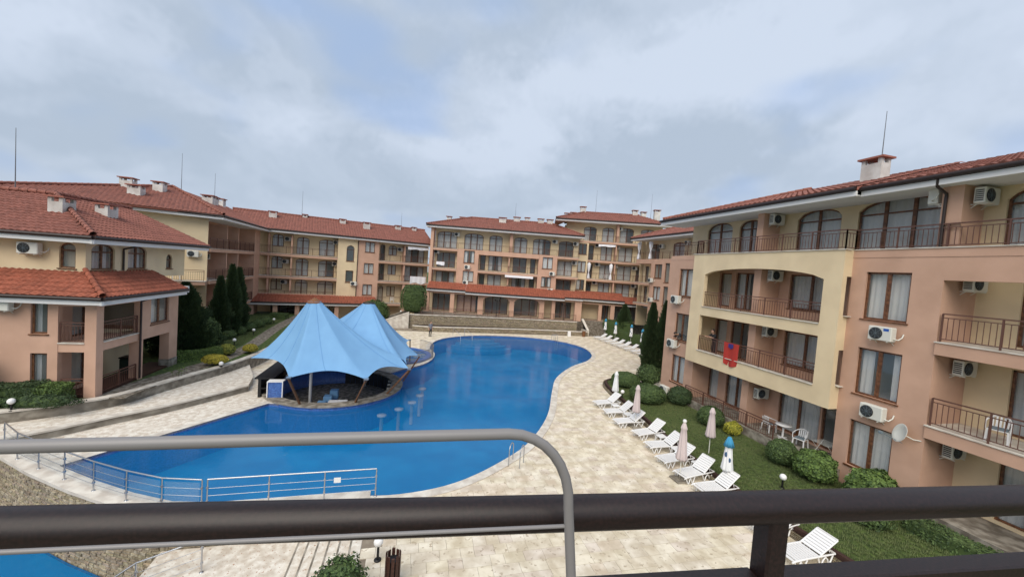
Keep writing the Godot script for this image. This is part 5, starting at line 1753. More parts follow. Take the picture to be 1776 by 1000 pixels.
func canopies():
	var pink: Material = M.pink_plaster
	var W := frame(Vector2(-19, -55.2), Vector2(3, -60.5))
	var a := thing("tiled_arcade_canopy", "red tiled canopy on columns in front of the far left wing", "canopy", W * Vector3(0, 0, 2.2), "tiled arcade canopies")
	var r := roof_face(a, W, [Vector3(-0.6, 2.5, 2.7), Vector3(14.3, 2.5, 2.7), Vector3(14.3, 3.2, 0.12), Vector3(-0.6, 3.2, 0.12)], M.canopy_tile, 0.34, 0.40, 4)
	r.name = "tile_roof"
	eave(a, W, Vector3(-0.6, 2.47, 2.7), Vector3(14.3, 2.47, 2.7), 2.6)
	fpart(a, "colonnade", wall(-0.6, 14.3, 0.0, 2.2, 2.3, 0.4, [[0.0, 0.0, 2.0, 2.05], [2.5, 0.0, 1.9, 2.05], [4.9, 0.0, 4.1, 2.05], [9.5, 0.0, 4.2, 2.05]]), pink, W)
	var C := frame(Vector2(2.8, -58.5), Vector2(23.3, -54))
	var b := thing("tiled_arcade_canopy", "red tiled canopy with two arches in front of the arcade block", "canopy", C * Vector3(10, 1.75, 2.2), "tiled arcade canopies")
	for k in [[-0.2, 5.4, 2.5, 5.15], [5.4, 19.7, 2.9, 5.0], [19.7, 22.4, 2.5, 5.15]]:
		roof_face(b, C, [Vector3(k[0], k[3], k[2]), Vector3(k[1], k[3], k[2]), Vector3(k[1], 6.05, 0.12), Vector3(k[0], 6.05, 0.12)], M.canopy_tile, 0.34, 0.40, 4)
		eave(b, C, Vector3(k[0], k[3] - 0.03, k[2]), Vector3(k[1], k[3] - 0.03, k[2]), 1.9)
	fpart(b, "colonnade", wall(-0.5, 22.4, 1.75, 4.72, 2.1, 0.5, [[0.2, 1.75, 3.0, 2.75], [3.8, 1.75, 3.4, 2.75], [8.0, 1.75, 3.8, 2.8, 0.75], [12.5, 1.75, 3.7, 2.8, 0.75], [16.9, 1.75, 1.1, 2.75], [18.5, 1.75, 2.9, 2.75]]), pink, C)
	var holes := [[0.4, 1.8, 2.6, 2.5], [4.0, 1.8, 3.2, 2.5], [8.2, 1.8, 3.4, 2.6], [12.5, 1.8, 3.6, 2.6], [18.8, 1.8, 2.4, 2.5]]
	fpart(b, "shop_front_wall", wall(0.0, 21.9, 1.75, 5.0, 0.35, 0.2, holes), M.yellow_plaster, C)
	for o in holes:
		window(b, C, o, 0.35, 3, 0, false, "shop_window")
	var R := frame(Vector2(22.6, -57), Vector2(34.2, -53))
	var c := thing("tiled_arcade_canopy", "red tiled canopy below the tall yellow wing beside the hedge", "canopy", R * Vector3(7, 1.75, 2.2), "tiled arcade canopies")
	for k in [[0.6, 9.8, 2.6, 5.05], [9.8, 15.5, 2.9, 4.7]]:
		roof_face(c, R, [Vector3(k[0], k[3], k[2]), Vector3(k[1], k[3], k[2]), Vector3(k[1], k[3] + 0.95, 0.12), Vector3(k[0], k[3] + 0.95, 0.12)], M.canopy_tile, 0.34, 0.40, 4)
		eave(c, R, Vector3(k[0], k[3] - 0.03, k[2]), Vector3(k[1], k[3] - 0.03, k[2]), 2.4)
	fpart(c, "colonnade", wall(0.6, 15.5, 1.75, 4.38, 2.1, 0.5, [[1.2, 1.75, 1.5, 2.45], [3.3, 1.75, 2.8, 2.45], [6.6, 1.75, 1.3, 2.45], [8.5, 1.75, 3.2, 2.45], [12.2, 1.75, 2.8, 2.45]]), pink, R)
	var h2 := [[1.2, 1.8, 1.6, 2.4], [6.5, 1.8, 1.4, 2.4], [8.6, 1.8, 4.0, 2.4]]
	fpart(c, "shop_front_wall", wall(0.6, 15.5, 1.75, 4.9, 0.3, 0.2, h2), M.yellow_plaster, R)
	for o in h2:
		window(c, R, o, 0.3, 3, 0, false, "shop_window")
	# railing of the terrace above the retaining wall
	var rl := thing("terrace_railing", "thin dark railing along the arcade terrace edge", "railing", Vector3(10, 1.82, -51.6))
	railing(rl, frame(Vector2(1.4, -51.8), Vector2(14.8, -51.5)), [Vector2(0, 0), Vector2(13.4, 0)], 1.82, 0.95, 0.16)
	railing(rl, frame(Vector2(14.8, -51.5), Vector2(23.0, -50.55)), [Vector2(0, 0), Vector2(8.2, 0)], 1.82, 0.95, 0.16)

# ------------------------------------------------------------------ tent over the pool bar
const TENT := [Vector3(-9.3, 1.95, -26.4), Vector3(-6.0, 1.9, -22.35), Vector3(-2.1, 1.9, -22.05), Vector3(0.15, 1.9, -24.2), Vector3(0.8, 1.95, -27.6), Vector3(0.1, 2.0, -33.0), Vector3(-3.6, 2.0, -35.0), Vector3(-8.2, 2.0, -32.4)]
const PEAK := [Vector3(-5.85, 5.6, -26.5), Vector3(-2.95, 5.3, -29.9)]

func tent_edge() -> Array:
	var out := []
	var mid := Vector3(-4.3, 0, -28.4)
	for i in TENT.size():
		var a: Vector3 = TENT[i]
		var b: Vector3 = TENT[(i + 1) % TENT.size()]
		for k in 10:
			var t := k / 10.0
			var p := a.lerp(b, t)
			var s := 4.0 * t * (1.0 - t)
			p += (mid - p) * Vector3(1, 0, 1) * 0.11 * s
			p.y += 0.25 * s
			out.append(p)
	return out

func tent_bar():
	var tent := thing("blue_tent", "large blue two-peaked tent over the pool bar", "tent", Vector3(-4.4, 0, -28))
	var edge := tent_edge()
	var st := begin()
	st.set_smooth_group(1)
	var d12: Vector3 = (PEAK[1] - PEAK[0]) * Vector3(1, 0, 1)
	var m: Vector3 = (PEAK[0] + PEAK[1]) * 0.5
	var axis := d12.normalized()
	var along := Vector3(-axis.z, 0, axis.x)
	var flat := PackedVector2Array()
	for p in edge:
		flat.append(Vector2(p.x, p.z))
	var reach := func(o: Vector3, d: Vector3) -> Array:
		var best := [1e9, 2.0]
		for i in edge.size():
			var a: Vector3 = edge[i]
			var b: Vector3 = edge[(i + 1) % edge.size()]
			var e := b - a
			var den := d.x * e.z - d.z * e.x
			if absf(den) < 1e-6:
				continue
			var w := a - o
			var t := (w.x * e.z - w.z * e.x) / den
			var u := (w.x * d.z - w.z * d.x) / den
			if t > 0 and u >= -0.001 and u <= 1.001 and t < best[0]:
				best = [t, lerpf(a.y, b.y, u)]
		return best
	var half: float = reach.call(m, along)[0]
	var half2: float = reach.call(m, -along)[0]
	for c in 2:
		var o: Vector3 = PEAK[c]
		var toward := axis if c == 0 else -axis
		var n := 144
		var cols := []
		for k in n:
			var t := TAU * k / n
			var d := Vector3(cos(t), 0, sin(t))
			var hit: Array = reach.call(o, d)
			var rr: float = hit[0]
			var yy: float = hit[1]
			var q := d.dot(toward)
			if q > 0.001:
				var tb: float = (m - o).dot(toward) / q
				if tb < rr:
					rr = tb
					var off := (o + d * tb - m).dot(along)
					var f: float = clampf(off / half if off > 0 else -off / half2, 0, 1)
					yy = lerpf(3.55, 2.25, pow(f, 1.15))
			var col := []
			for j in 19:
				var v := j / 18.0
				var r := lerpf(0.36, rr, v)
				col.append(Vector3(o.x + d.x * r, yy + (o.y - yy) * (pow(1.0 - v, 1.42) * 0.88 + (1.0 - v) * 0.12), o.z + d.z * r))
			cols.append(col)
		for k in range(9, n, 18):
			var sl := begin()
			var line := []
			for q in cols[k]:
				line.append(q + Vector3(0, 0.012, 0))
			tube(sl, line, 0.011, 5, false)
			part(tent, "seam", done(sl), M.tent_seam, Transform3D.IDENTITY, true)
		for k in n:
			var k2 := (k + 1) % n
			for j in 18:
				quad(st, cols[k][j], cols[k][j + 1], cols[k2][j + 1], cols[k2][j])
	part(tent, "membrane", done(st), M.tent_cloth, Transform3D.IDENTITY, true)
	for c in 2:
		var o: Vector3 = PEAK[c]
		st = begin()
		if c == 0:
			lathe(st, o, [Vector2(0.46, -0.10), Vector2(0.44, -0.05), Vector2(0.28, 0.05), Vector2(0.08, 0.2), Vector2(0.0, 0.22)], 16)
			part(tent, "peak_cap", done(st), M.wood_brown, Transform3D.IDENTITY, true)
		else:
			lathe(st, o, [Vector2(0.42, -0.1), Vector2(0.42, 0.02), Vector2(0.0, 0.06)], 16)
			part(tent, "peak_cap", done(st), M.black_metal, Transform3D.IDENTITY, true)
		st = begin()
		tube(st, [Vector3(o.x, -0.9, o.z), Vector3(o.x, o.y - 0.05, o.z)], 0.09, 10)
		part(tent, "mast", done(st), M.white_paint, Transform3D.IDENTITY, true)
	for i in range(1, TENT.size()):
		var p: Vector3 = TENT[i]
		var out: Vector3 = ((p - Vector3(-4.3, p.y, -28.4)) * Vector3(1, 0, 1)).normalized()
		st = begin()
		var foot := Vector3(p.x, 0, p.z) - out * 1.0 if i in [1, 2, 3, 4] else Vector3(p.x, 0, p.z) + out * 0.2
		if i in [1, 2, 3]:
			var c2 := Vector3(-4.4, 0, -27.0)
			foot = c2 + (Vector3(p.x, 0, p.z) - c2).normalized() * 3.85
		bar(st, p + out * 0.06, foot + Vector3(0, 0.1, 0), 0.09)
		part(tent, "strut", done(st), M.wood_brown, Transform3D.IDENTITY, true)
		st = begin()
		box(st, p - Vector3(0.12, 0.02, 0.12), p + Vector3(0.12, 0.05, 0.12))
		part(tent, "corner_plate", done(st), M.steel, Transform3D.IDENTITY, true)
	# the sunken bar under it
	var bar_ := thing("pool_bar", "sunken round pool bar with grey ring counter under the blue tent", "bar", Vector3(-4.4, -0.9, -27))
	st = begin()
	lathe(st, Vector3(-4.4, 0, -27), [Vector2(3.62, -1.0), Vector2(3.62, 0.06), Vector2(4.12, 0.06), Vector2(4.12, 0.0), Vector2(4.10, -0.3)], 64)
	part(bar_, "ring_wall", done(st), M.mosaic, Transform3D.IDENTITY, true)
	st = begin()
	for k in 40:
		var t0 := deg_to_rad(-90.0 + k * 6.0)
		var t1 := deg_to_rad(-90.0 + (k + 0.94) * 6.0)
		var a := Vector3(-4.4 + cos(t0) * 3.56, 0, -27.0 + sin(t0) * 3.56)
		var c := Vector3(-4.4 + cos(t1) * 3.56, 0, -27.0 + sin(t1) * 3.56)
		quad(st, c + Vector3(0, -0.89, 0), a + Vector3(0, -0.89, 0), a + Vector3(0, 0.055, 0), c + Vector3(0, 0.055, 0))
	var panels := part(bar_, "shade_panels", done(st), M.bar_shade, Transform3D.IDENTITY, true)  # added dark lining: tent shade on the inner ring wall, put into colour
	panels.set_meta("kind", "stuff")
	st = begin()
	var ro := PackedVector2Array()
	var ri := PackedVector2Array()
	for k in 49:
		var t := deg_to_rad(-75.0 + k * 5.0)
		ro.append(Vector2(-4.4, -27) + Vector2(cos(t), sin(t)) * 4.2)
		ri.append(Vector2(-4.4, -27) + Vector2(cos(t), sin(t)) * 3.5)
	band(st, ro, ri, 0.06, 0.13)
	part(bar_, "counter_top", done(st), M.concrete, Transform3D.IDENTITY, true)
	st = begin()
	prism(st, circle(Vector2(-4.4, -27), 3.62), -1.0, -0.9)
	part(bar_, "floor", done(st), M.grey_paving, Transform3D.IDENTITY, true)
	var cnt := thing("bar_counter", "dark bar counter with blue mosaic end beside the tent", "counter", Vector3(-7.9, 0, -25.6))
	st = begin()
	box(st, Vector3(-7.65, -0.02, -24.9), Vector3(-6.9, 1.02, -24.5))
	part(cnt, "mosaic_end", done(st), M.mosaic, Transform3D.IDENTITY, true)
	st = begin()
	box(st, Vector3(-7.69, 1.02, -24.94), Vector3(-6.86, 1.07, -24.46))
	box(st, Vector3(-7.69, -0.02, -24.49), Vector3(-7.64, 1.02, -24.45))
	box(st, Vector3(-6.91, -0.02, -24.49), Vector3(-6.86, 1.02, -24.45))
	part(cnt, "white_trim", done(st), M.white_paint, Transform3D.IDENTITY, true)
	st = begin()
	box(st, Vector3(-8.5, 1.07, -29.6), Vector3(-7.5, 1.14, -24.95))
	box(st, Vector3(-8.3, -0.02, -29.4), Vector3(-8.15, 1.07, -24.95))
	box(st, Vector3(-8.15, 0.5, -29.4), Vector3(-7.6, 0.54, -24.95))
	part(cnt, "counter", done(st), M.black_metal, Transform3D.IDENTITY, true)
	for k in 4:
		var s := thing("cube_stool", "blue painted cube stool in the bar, %s from the white freezer" % ["first", "second", "third", "fourth", "fifth", "sixth", "seventh", "eighth", "ninth"][k], "stool", Vector3(-5.05 + k * 0.22, -0.02, -24.05 - k * 0.75), "blue cube stools in the bar")
		st = begin()
		soft_box(st, Vector3(-0.24, 0.0, -0.24), Vector3(0.24, 0.52, 0.24), 0.02)
		part(s, "seat_block", done(st), M.tent_cloth)
		s.position.y = -0.9 + k * 0.12
		st = begin()
		box(st, Vector3(-0.2, -0.4, -0.2), Vector3(0.2, 0.0, 0.2))
		part(s, "plinth", done(st), M.mosaic)
	var fr := thing("bar_chest", "white chest freezer standing in the pool bar", "freezer", Vector3(-3.8, -0.9, -23.95))
	st = begin()
	soft_box(st, Vector3(-0.5, 0.02, -0.28), Vector3(0.5, 0.85, 0.28), 0.04)
	part(fr, "body", done(st), M.plastic_white)
	st = begin()
	soft_box(st, Vector3(-0.52, 0.86, -0.3), Vector3(0.52, 0.94, 0.3), 0.03)
	part(fr, "lid", done(st), M.plastic_white)

# ------------------------------------------------------------------ plants
func leaf_at(st: SurfaceTool, p: Vector3, out: Vector3, size: float, c: Color, r: RandomNumberGenerator, long := 1.0):
	var n := (out + Vector3(r.randf_range(-1, 1), r.randf_range(-0.6, 1.0), r.randf_range(-1, 1)) * 0.75).normalized()
	var s := n.cross(Vector3(r.randf_range(-1, 1), r.randf_range(-1, 1), r.randf_range(-1, 1))).normalized()
	var t := n.cross(s)
	st.set_color(c)
	var a := p - t * size * long
	var b := p + t * size * long
	tri(st, a, p + s * size * 0.5 + n * size * 0.15, b)
	tri(st, b, p - s * size * 0.5 + n * size * 0.15, a)

func tint(lo: Color, hi: Color, r: RandomNumberGenerator) -> Color:
	return lo.lerp(hi, r.randf())

# clipped or loose shrub of ellipsoid form
func shrub(nm: String, label: String, at: Vector3, rad: Vector3, n: int, size: float, lo: Color, hi: Color, rough := 0.06, group := "", square := 2.0):
	var r := RandomNumberGenerator.new()
	r.seed = hash(label) % 100000 + int(at.x * 10)
	var o := thing(nm, label, "shrub", at, group)
	var noise := FastNoiseLite.new()
	noise.seed = r.randi() % 1000
	noise.frequency = 1.3
	var st := begin()
	for i in n:
		var d := Vector3(r.randfn(), r.randfn(), r.randfn()).normalized()
		if d.y < -0.55:
			d.y = -d.y
		var k: float = 1.0 / pow(pow(absf(d.x), square) + pow(absf(d.y), square) + pow(absf(d.z), square), 1.0 / square)
		var q := d * k * rad
		q *= 1.0 + noise.get_noise_3dv(q * 1.5 + at) * rough * 3.0 + r.randf_range(-1.2, 0.6) * rough
		leaf_at(st, q + Vector3(0, rad.y * 0.92, 0), d, size * r.randf_range(0.7, 1.3), tint(lo, hi, r), r)
	part(o, "foliage", done(st), M.leaf)
	st = begin()
	st.set_smooth_group(1)
	for j in 8:
		for i in 14:
			var ps := []
			for e in [[i, j], [i + 1, j], [i + 1, j + 1], [i, j + 1]]:
				var th: float = TAU * (e[0] % 14) / 14.0
				var ph: float = -PI / 2 + PI * e[1] / 8.0
				var d := Vector3(cos(ph) * cos(th), sin(ph), -cos(ph) * sin(th))
				var k: float = 1.0 / pow(pow(absf(d.x), square) + pow(absf(d.y), square) + pow(absf(d.z), square), 1.0 / square)
				ps.append(d * k * rad * 0.88 + Vector3(0, rad.y * 0.92, 0))
			quad(st, ps[0], ps[1], ps[2], ps[3])
	part(o, "twigs", done(st), M.leaf_core)
	st = begin()
	tube(st, [Vector3(0, -0.05, 0), Vector3(0, rad.y * 0.6, 0)], [0.07, 0.04], 6)
	part(o, "stem", done(st), M.bark)
	return o

# columnar conifer: trunk, short limbs, crown of sprays
func conifer(nm: String, label: String, at: Vector3, h: float, w: float, n: int, lo: Color, hi: Color, group := "", belly := 0.35):
	var r := RandomNumberGenerator.new()
	r.seed = int(absf(at.x * 31 + at.z * 17)) + 3
	var o := thing(nm, label, "tree", at, group)
	var st := begin()
	tube(st, [Vector3(0, -0.05, 0), Vector3(0.02, h * 0.5, 0.01), Vector3(0, h * 0.93, 0)], [0.12, 0.07, 0.015], 7)
	for i in 26:
		var y := h * (0.06 + 0.8 * i / 26.0)
		var a := i * 2.4
		var rr := w * prof(y / h, belly) * 0.75
		tube(st, [Vector3(0, y, 0), Vector3(cos(a) * rr, y + rr * 0.7, sin(a) * rr)], [0.03, 0.008], 4, false)
	part(o, "trunk", done(st), M.bark)
	var noise := FastNoiseLite.new()
	noise.seed = r.randi() % 999
	noise.frequency = 0.9
	st = begin()
	for i in n:
		var v := pow(r.randf(), 0.85)
		var a := r.randf() * TAU
		var base := w * prof(v, belly)
		var depth := 1.0 - 0.55 * pow(r.randf(), 2.2)
		var rr := base * depth * (1.0 + 0.75 * noise.get_noise_3d(cos(a) * 1.6, v * h * 1.1, sin(a) * 1.6))
		var p := Vector3(cos(a) * rr, v * h + r.randf_range(-0.05, 0.05), sin(a) * rr)
		var d := Vector3(cos(a), 0.9, sin(a)).normalized()
		var s := d.cross(Vector3(r.randf_range(-1, 1), r.randf_range(-1, 1), r.randf_range(-1, 1))).normalized()
		var l := r.randf_range(0.09, 0.2)
		st.set_color(tint(lo, hi, r))
		var tip := p + (d + Vector3(r.randf_range(-0.4, 0.4), 0.3, r.randf_range(-0.4, 0.4))) * l
		tri(st, p - s * l * 0.32, p + s * l * 0.32, tip)
		tri(st, p - d.cross(s) * l * 0.3, p + d.cross(s) * l * 0.3, tip)
	part(o, "crown", done(st), M.leaf)

func prof(v: float, belly: float) -> float:
	if v < belly:
		return lerpf(0.72, 1.0, sqrt(v / belly))
	return pow(1.0 - (v - belly) / (1.0 - belly), 0.75) + 0.02

func hedge(label: String, a: Vector2, b: Vector2, y: float, w: float, h: float, n: int, lo: Color, hi: Color, group := ""):
	var r := RandomNumberGenerator.new()
	r.seed = int(absf(a.x * 13 + b.y * 7))
	var o := thing("hedge", label, "hedge", Vector3(a.x, y, a.y), group)
	var d := Vector3(b.x - a.x, 0, b.y - a.y)
	var l := d.length()
	d /= l
	var s := Vector3(-d.z, 0, d.x)
	var st := begin()
	for i in n:
		var u := r.randf() * l
		var side := r.randi() % 4
		var p: Vector3
		var out: Vector3
		if side < 2:
			p = d * u + s * r.randf_range(-w / 2, w / 2) + Vector3(0, h, 0)
			out = Vector3.UP
		else:
			var e := 1.0 if side == 2 else -1.0
			p = d * u + s * e * w / 2 + Vector3(0, r.randf() * h, 0)
			out = s * e
		p += out * (r.randf_range(-0.06, 0.05) + 0.05 * sin(u * 3.1 + p.y))
		leaf_at(st, p, out, r.randf_range(0.035, 0.06), tint(lo, hi, r), r)
	for e in [0.0, l]:
		for i in n / 14:
			leaf_at(st, d * e + s * r.randf_range(-w / 2, w / 2) + Vector3(0, r.randf() * h, 0), d if e > 0 else -d, 0.05, tint(lo, hi, r), r)
	part(o, "foliage", done(st), M.leaf)
	st = begin()
	var q := [s * -w * 0.45, s * w * 0.45]
	for k in 2:
		pass
	bar(st, d * 0.04 + Vector3(0, h * 0.47, 0), d * (l - 0.04) + Vector3(0, h * 0.47, 0), w * 0.88, h * 0.94)
	part(o, "twigs", done(st), M.leaf_core)

func planting():
	var d0 := Color(0.022, 0.045, 0.016)
	var d1 := Color(0.050, 0.085, 0.028)
	var m0 := Color(0.040, 0.075, 0.020)
	var m1 := Color(0.095, 0.150, 0.042)
	# right side, along the lawn
	shrub("box_shrub", "large flat-topped clipped box shrub at the planter tip", Vector3(16.1, 0.28, -25.6), Vector3(1.05, 0.56, 1.0), 7000, 0.05, d0, m1, 0.03)
	shrub("box_shrub", "widest clipped box shrub beside the grey parasol and globe lamp", Vector3(15.7, 0.28, -22.2), Vector3(1.2, 0.62, 1.05), 8000, 0.05, d0, m1, 0.03)
	shrub("round_shrub", "dark rounded shrub between the ground air conditioner and the terrace rail", Vector3(17.75, 0.28, -21.6), Vector3(0.75, 0.62, 0.72), 3600, 0.055, d0, d1, 0.08)
	shrub("round_shrub", "leafy shrub growing at the foot of the right cypress", Vector3(18.3, 0.28, -25.9), Vector3(0.9, 0.8, 0.85), 3600, 0.065, d0, m1, 0.12)
	shrub("round_shrub", "round clipped shrub on the lawn by the yellow bush", Vector3(17.2, 0.28, -18.2), Vector3(0.72, 0.58, 0.7), 3600, 0.045, d0, m1, 0.04)
	shrub("yellow_bush", "small yellow-green bush beside the terrace railing", Vector3(17.55, 0.28, -16.95), Vector3(0.45, 0.36, 0.42), 1800, 0.05, Color(0.16, 0.18, 0.02), Color(0.42, 0.38, 0.04), 0.1)
	shrub("round_shrub", "round clipped shrub below the white plastic chairs", Vector3(17.2, 0.28, -13.75), Vector3(0.66, 0.6, 0.62), 3400, 0.045, d0, m1, 0.04)
	shrub("laurel_bush", "bright leafy laurel bush next to the round clipped shrub", Vector3(17.35, 0.28, -12.35), Vector3(0.78, 0.66, 0.72), 4200, 0.075, m0, Color(0.14, 0.22, 0.05), 0.1)
	shrub("laurel_bush", "broad leafy laurel bush under the satellite dish", Vector3(18.0, 0.28, -10.6), Vector3(0.98, 0.66, 0.66), 4200, 0.085, m0, Color(0.14, 0.22, 0.05), 0.12)
	shrub("low_bush", "low sparse bush on the lawn beneath the railing", Vector3(16.3, 0.28, -9.6), Vector3(0.6, 0.4, 0.6), 1300, 0.06, d0, m1, 0.16)
	hedge("dark low hedge along the foot of the right building", Vector2(17.6, -9.2), Vector2(18.2, -5.0), 0.3, 0.8, 0.45, 3000, d0, m1)
	conifer("cypress", "tall dark cypress at the end of the pink right building", Vector3(21.7, 0.0, -30.9), 6.3, 0.72, 15000, d0, d1, "cypresses by the right building")
	conifer("cypress", "second dark cypress pressed against the end of the right building", Vector3(22.5, 0.0, -30.1), 6.6, 0.8, 12000, d0, d1, "cypresses by the right building")
	conifer("cypress", "dark conifer beside the canopy behind the far parasols", Vector3(30.0, 0.1, -49.4), 4.6, 1.1, 7000, d0, d1)
	hedge("tall clipped hedge right of the far stone stairs", Vector2(27.9, -51.2), Vector2(30.4, -48.0), 0.0, 1.3, 2.3, 3500, d0, m1, "far right hedges")
	hedge("lower clipped hedge behind the far blue and white parasols", Vector2(27.9, -49.6), Vector2(29.2, -40.5), 0.0, 1.1, 1.25, 5000, d0, m1, "far right hedges")
	var soil := PackedVector2Array([Vector2(26.9, -50.0), Vector2(30.5, -51), Vector2(30.9, -30), Vector2(28.4, -34), Vector2(27.6, -41)])
	var st := begin()
	prism(st, soil, -0.02, 0.03)
	structure("planting_bed", done(st), M.soil)
	# left garden
	conifer("broad_conifer", "big dark conifer standing at the end of the corner house", Vector3(-15.6, 0.8, -32.4), 5.0, 1.75, 22000, d0, d1, "", 0.22)
	shrub("laurel_bush", "bushy green shrub leaning on the big dark conifer", Vector3(-14.5, 0.83, -33.0), Vector3(0.85, 1.25, 0.9), 4200, 0.07, d0, m1, 0.12)
	conifer("cypress", "shorter slim cypress in front of the left wing balconies", Vector3(-15.6, 0.8, -37.6), 5.3, 0.68, 9000, d0, d1, "slim cypresses by the left wing")
	conifer("cypress", "tallest slim cypress in front of the left wing balconies", Vector3(-15.4, 0.8, -39.2), 6.3, 0.72, 10000, d0, d1, "slim cypresses by the left wing")
	conifer("cypress", "slim cypress half hidden behind the tallest one", Vector3(-15.5, 0.8, -40.9), 6.0, 0.7, 8000, d0, d1, "slim cypresses by the left wing")
	hedge("low bright clipped hedge along the path under the big conifer", Vector2(-14.7, -29.6), Vector2(-12.9, -31.4), 0.85, 0.7, 0.6, 3500, m0, Color(0.16, 0.24, 0.05))
	shrub("yellow_bush", "golden clipped bush on a stem beside the kerb wall", Vector3(-12.1, 0.95, -28.8), Vector3(0.72, 0.32, 0.5), 2600, 0.045, Color(0.20, 0.18, 0.02), Color(0.42, 0.35, 0.04), 0.05)
	shrub("yellow_bush", "small golden bush beside the path near the tent corner", Vector3(-11.4, 0.95, -32.4), Vector3(0.5, 0.3, 0.45), 1500, 0.045, Color(0.20, 0.18, 0.02), Color(0.42, 0.35, 0.04), 0.05)
	shrub("yellow_bush", "olive clipped ball at the end of the bright hedge", Vector3(-12.6, 0.85, -31.7), Vector3(0.5, 0.42, 0.5), 1600, 0.045, Color(0.12, 0.15, 0.02), Color(0.28, 0.28, 0.05), 0.05)
	for k in 6:
		shrub("box_shrub", "small clipped box ball, %s in the row from the big dark conifer" % ["first", "second", "third", "fourth", "fifth", "sixth", "seventh", "eighth", "ninth"][k], Vector3(-15.0 + 0.06 * k, 0.84, -35.6 - k * 2.0), Vector3(0.6, 0.42, 0.7), 1300, 0.055, d0, m1, 0.06, "box balls along the left wing")
	hedge("clipped hedge at the far end of the garden path", Vector2(-15.6, -50.2), Vector2(-13.9, -50.0), 0.5, 1.0, 1.0, 1500, d0, m1)
	hedge("dark loose hedge below the corner house window", Vector2(-18.6, -21.9), Vector2(-16.0, -22.1), 0.85, 1.0, 0.85, 4200, d0, d1, "hedges at the corner house")
	hedge("bright square hedge beside the corner house pillar", Vector2(-16.0, -22.0), Vector2(-15.1, -22.05), 0.85, 0.8, 0.8, 2400, m0, Color(0.13, 0.2, 0.045), "hedges at the corner house")
	shrub("low_bush", "low spreading juniper behind the end of the kerb wall", Vector3(-15.9, 0.82, -21.5), Vector3(1.5, 0.3, 0.45), 3000, 0.05, d0, d1, 0.14)
	shrub("low_bush", "dark bush at the left side of the corner house", Vector3(-18.7, 0.82, -21.7), Vector3(0.8, 1.3, 0.6), 2600, 0.06, d0, d1, 0.12)
	# weeds in the forecourt
	var weed := thing("weed", "straggly green weed growing from the forecourt paving", "weed", Vector3(-12.95, 0.86, -26.2))
	st = begin()
	var r := RandomNumberGenerator.new()
	r.seed = 3
	for k in 5:
		var a := Vector3(r.randf_range(-0.25, 0.25), 0, r.randf_range(-0.6, 0.6))
		var b := a + Vector3(r.randf_range(-0.1, 0.1), r.randf_range(0.35, 0.6), r.randf_range(-0.15, 0.15))
		st.set_color(Color(0.08, 0.1, 0.04))
		tube(st, [a, b], [0.01, 0.004], 4)
		for j in 14:
			leaf_at(st, a.lerp(b, r.randf_range(0.3, 1.0)) + Vector3(r.randf_range(-0.08, 0.08), 0, r.randf_range(-0.08, 0.08)), Vector3.UP, 0.055, tint(m0, Color(0.16, 0.24, 0.06), r), r)
	part(weed, "leaves", done(st), M.leaf)
	# far court
	shrub("clipped_thuja", "tall rounded thuja beside the arcade stairs", Vector3(0.4, 1.75, -53.4), Vector3(1.65, 1.95, 1.3), 6000, 0.08, d0, m1, 0.04, "", 3.2)
	shrub("leafy_bush", "large leafy bush behind the tent near the far stairs", Vector3(-4.6, 0.0, -54.3), Vector3(1.9, 1.6, 1.2), 4200, 0.10, m0, m1, 0.1)
	# pot-sized bush at the top of the near stairs
	shrub("leafy_bush", "leafy evergreen bush beside the near travertine stairs", Vector3(-1.28, -0.1, -9.55), Vector3(0.62, 0.62, 0.62), 2600, 0.05, d0, Color(0.09, 0.15, 0.04), 0.16)

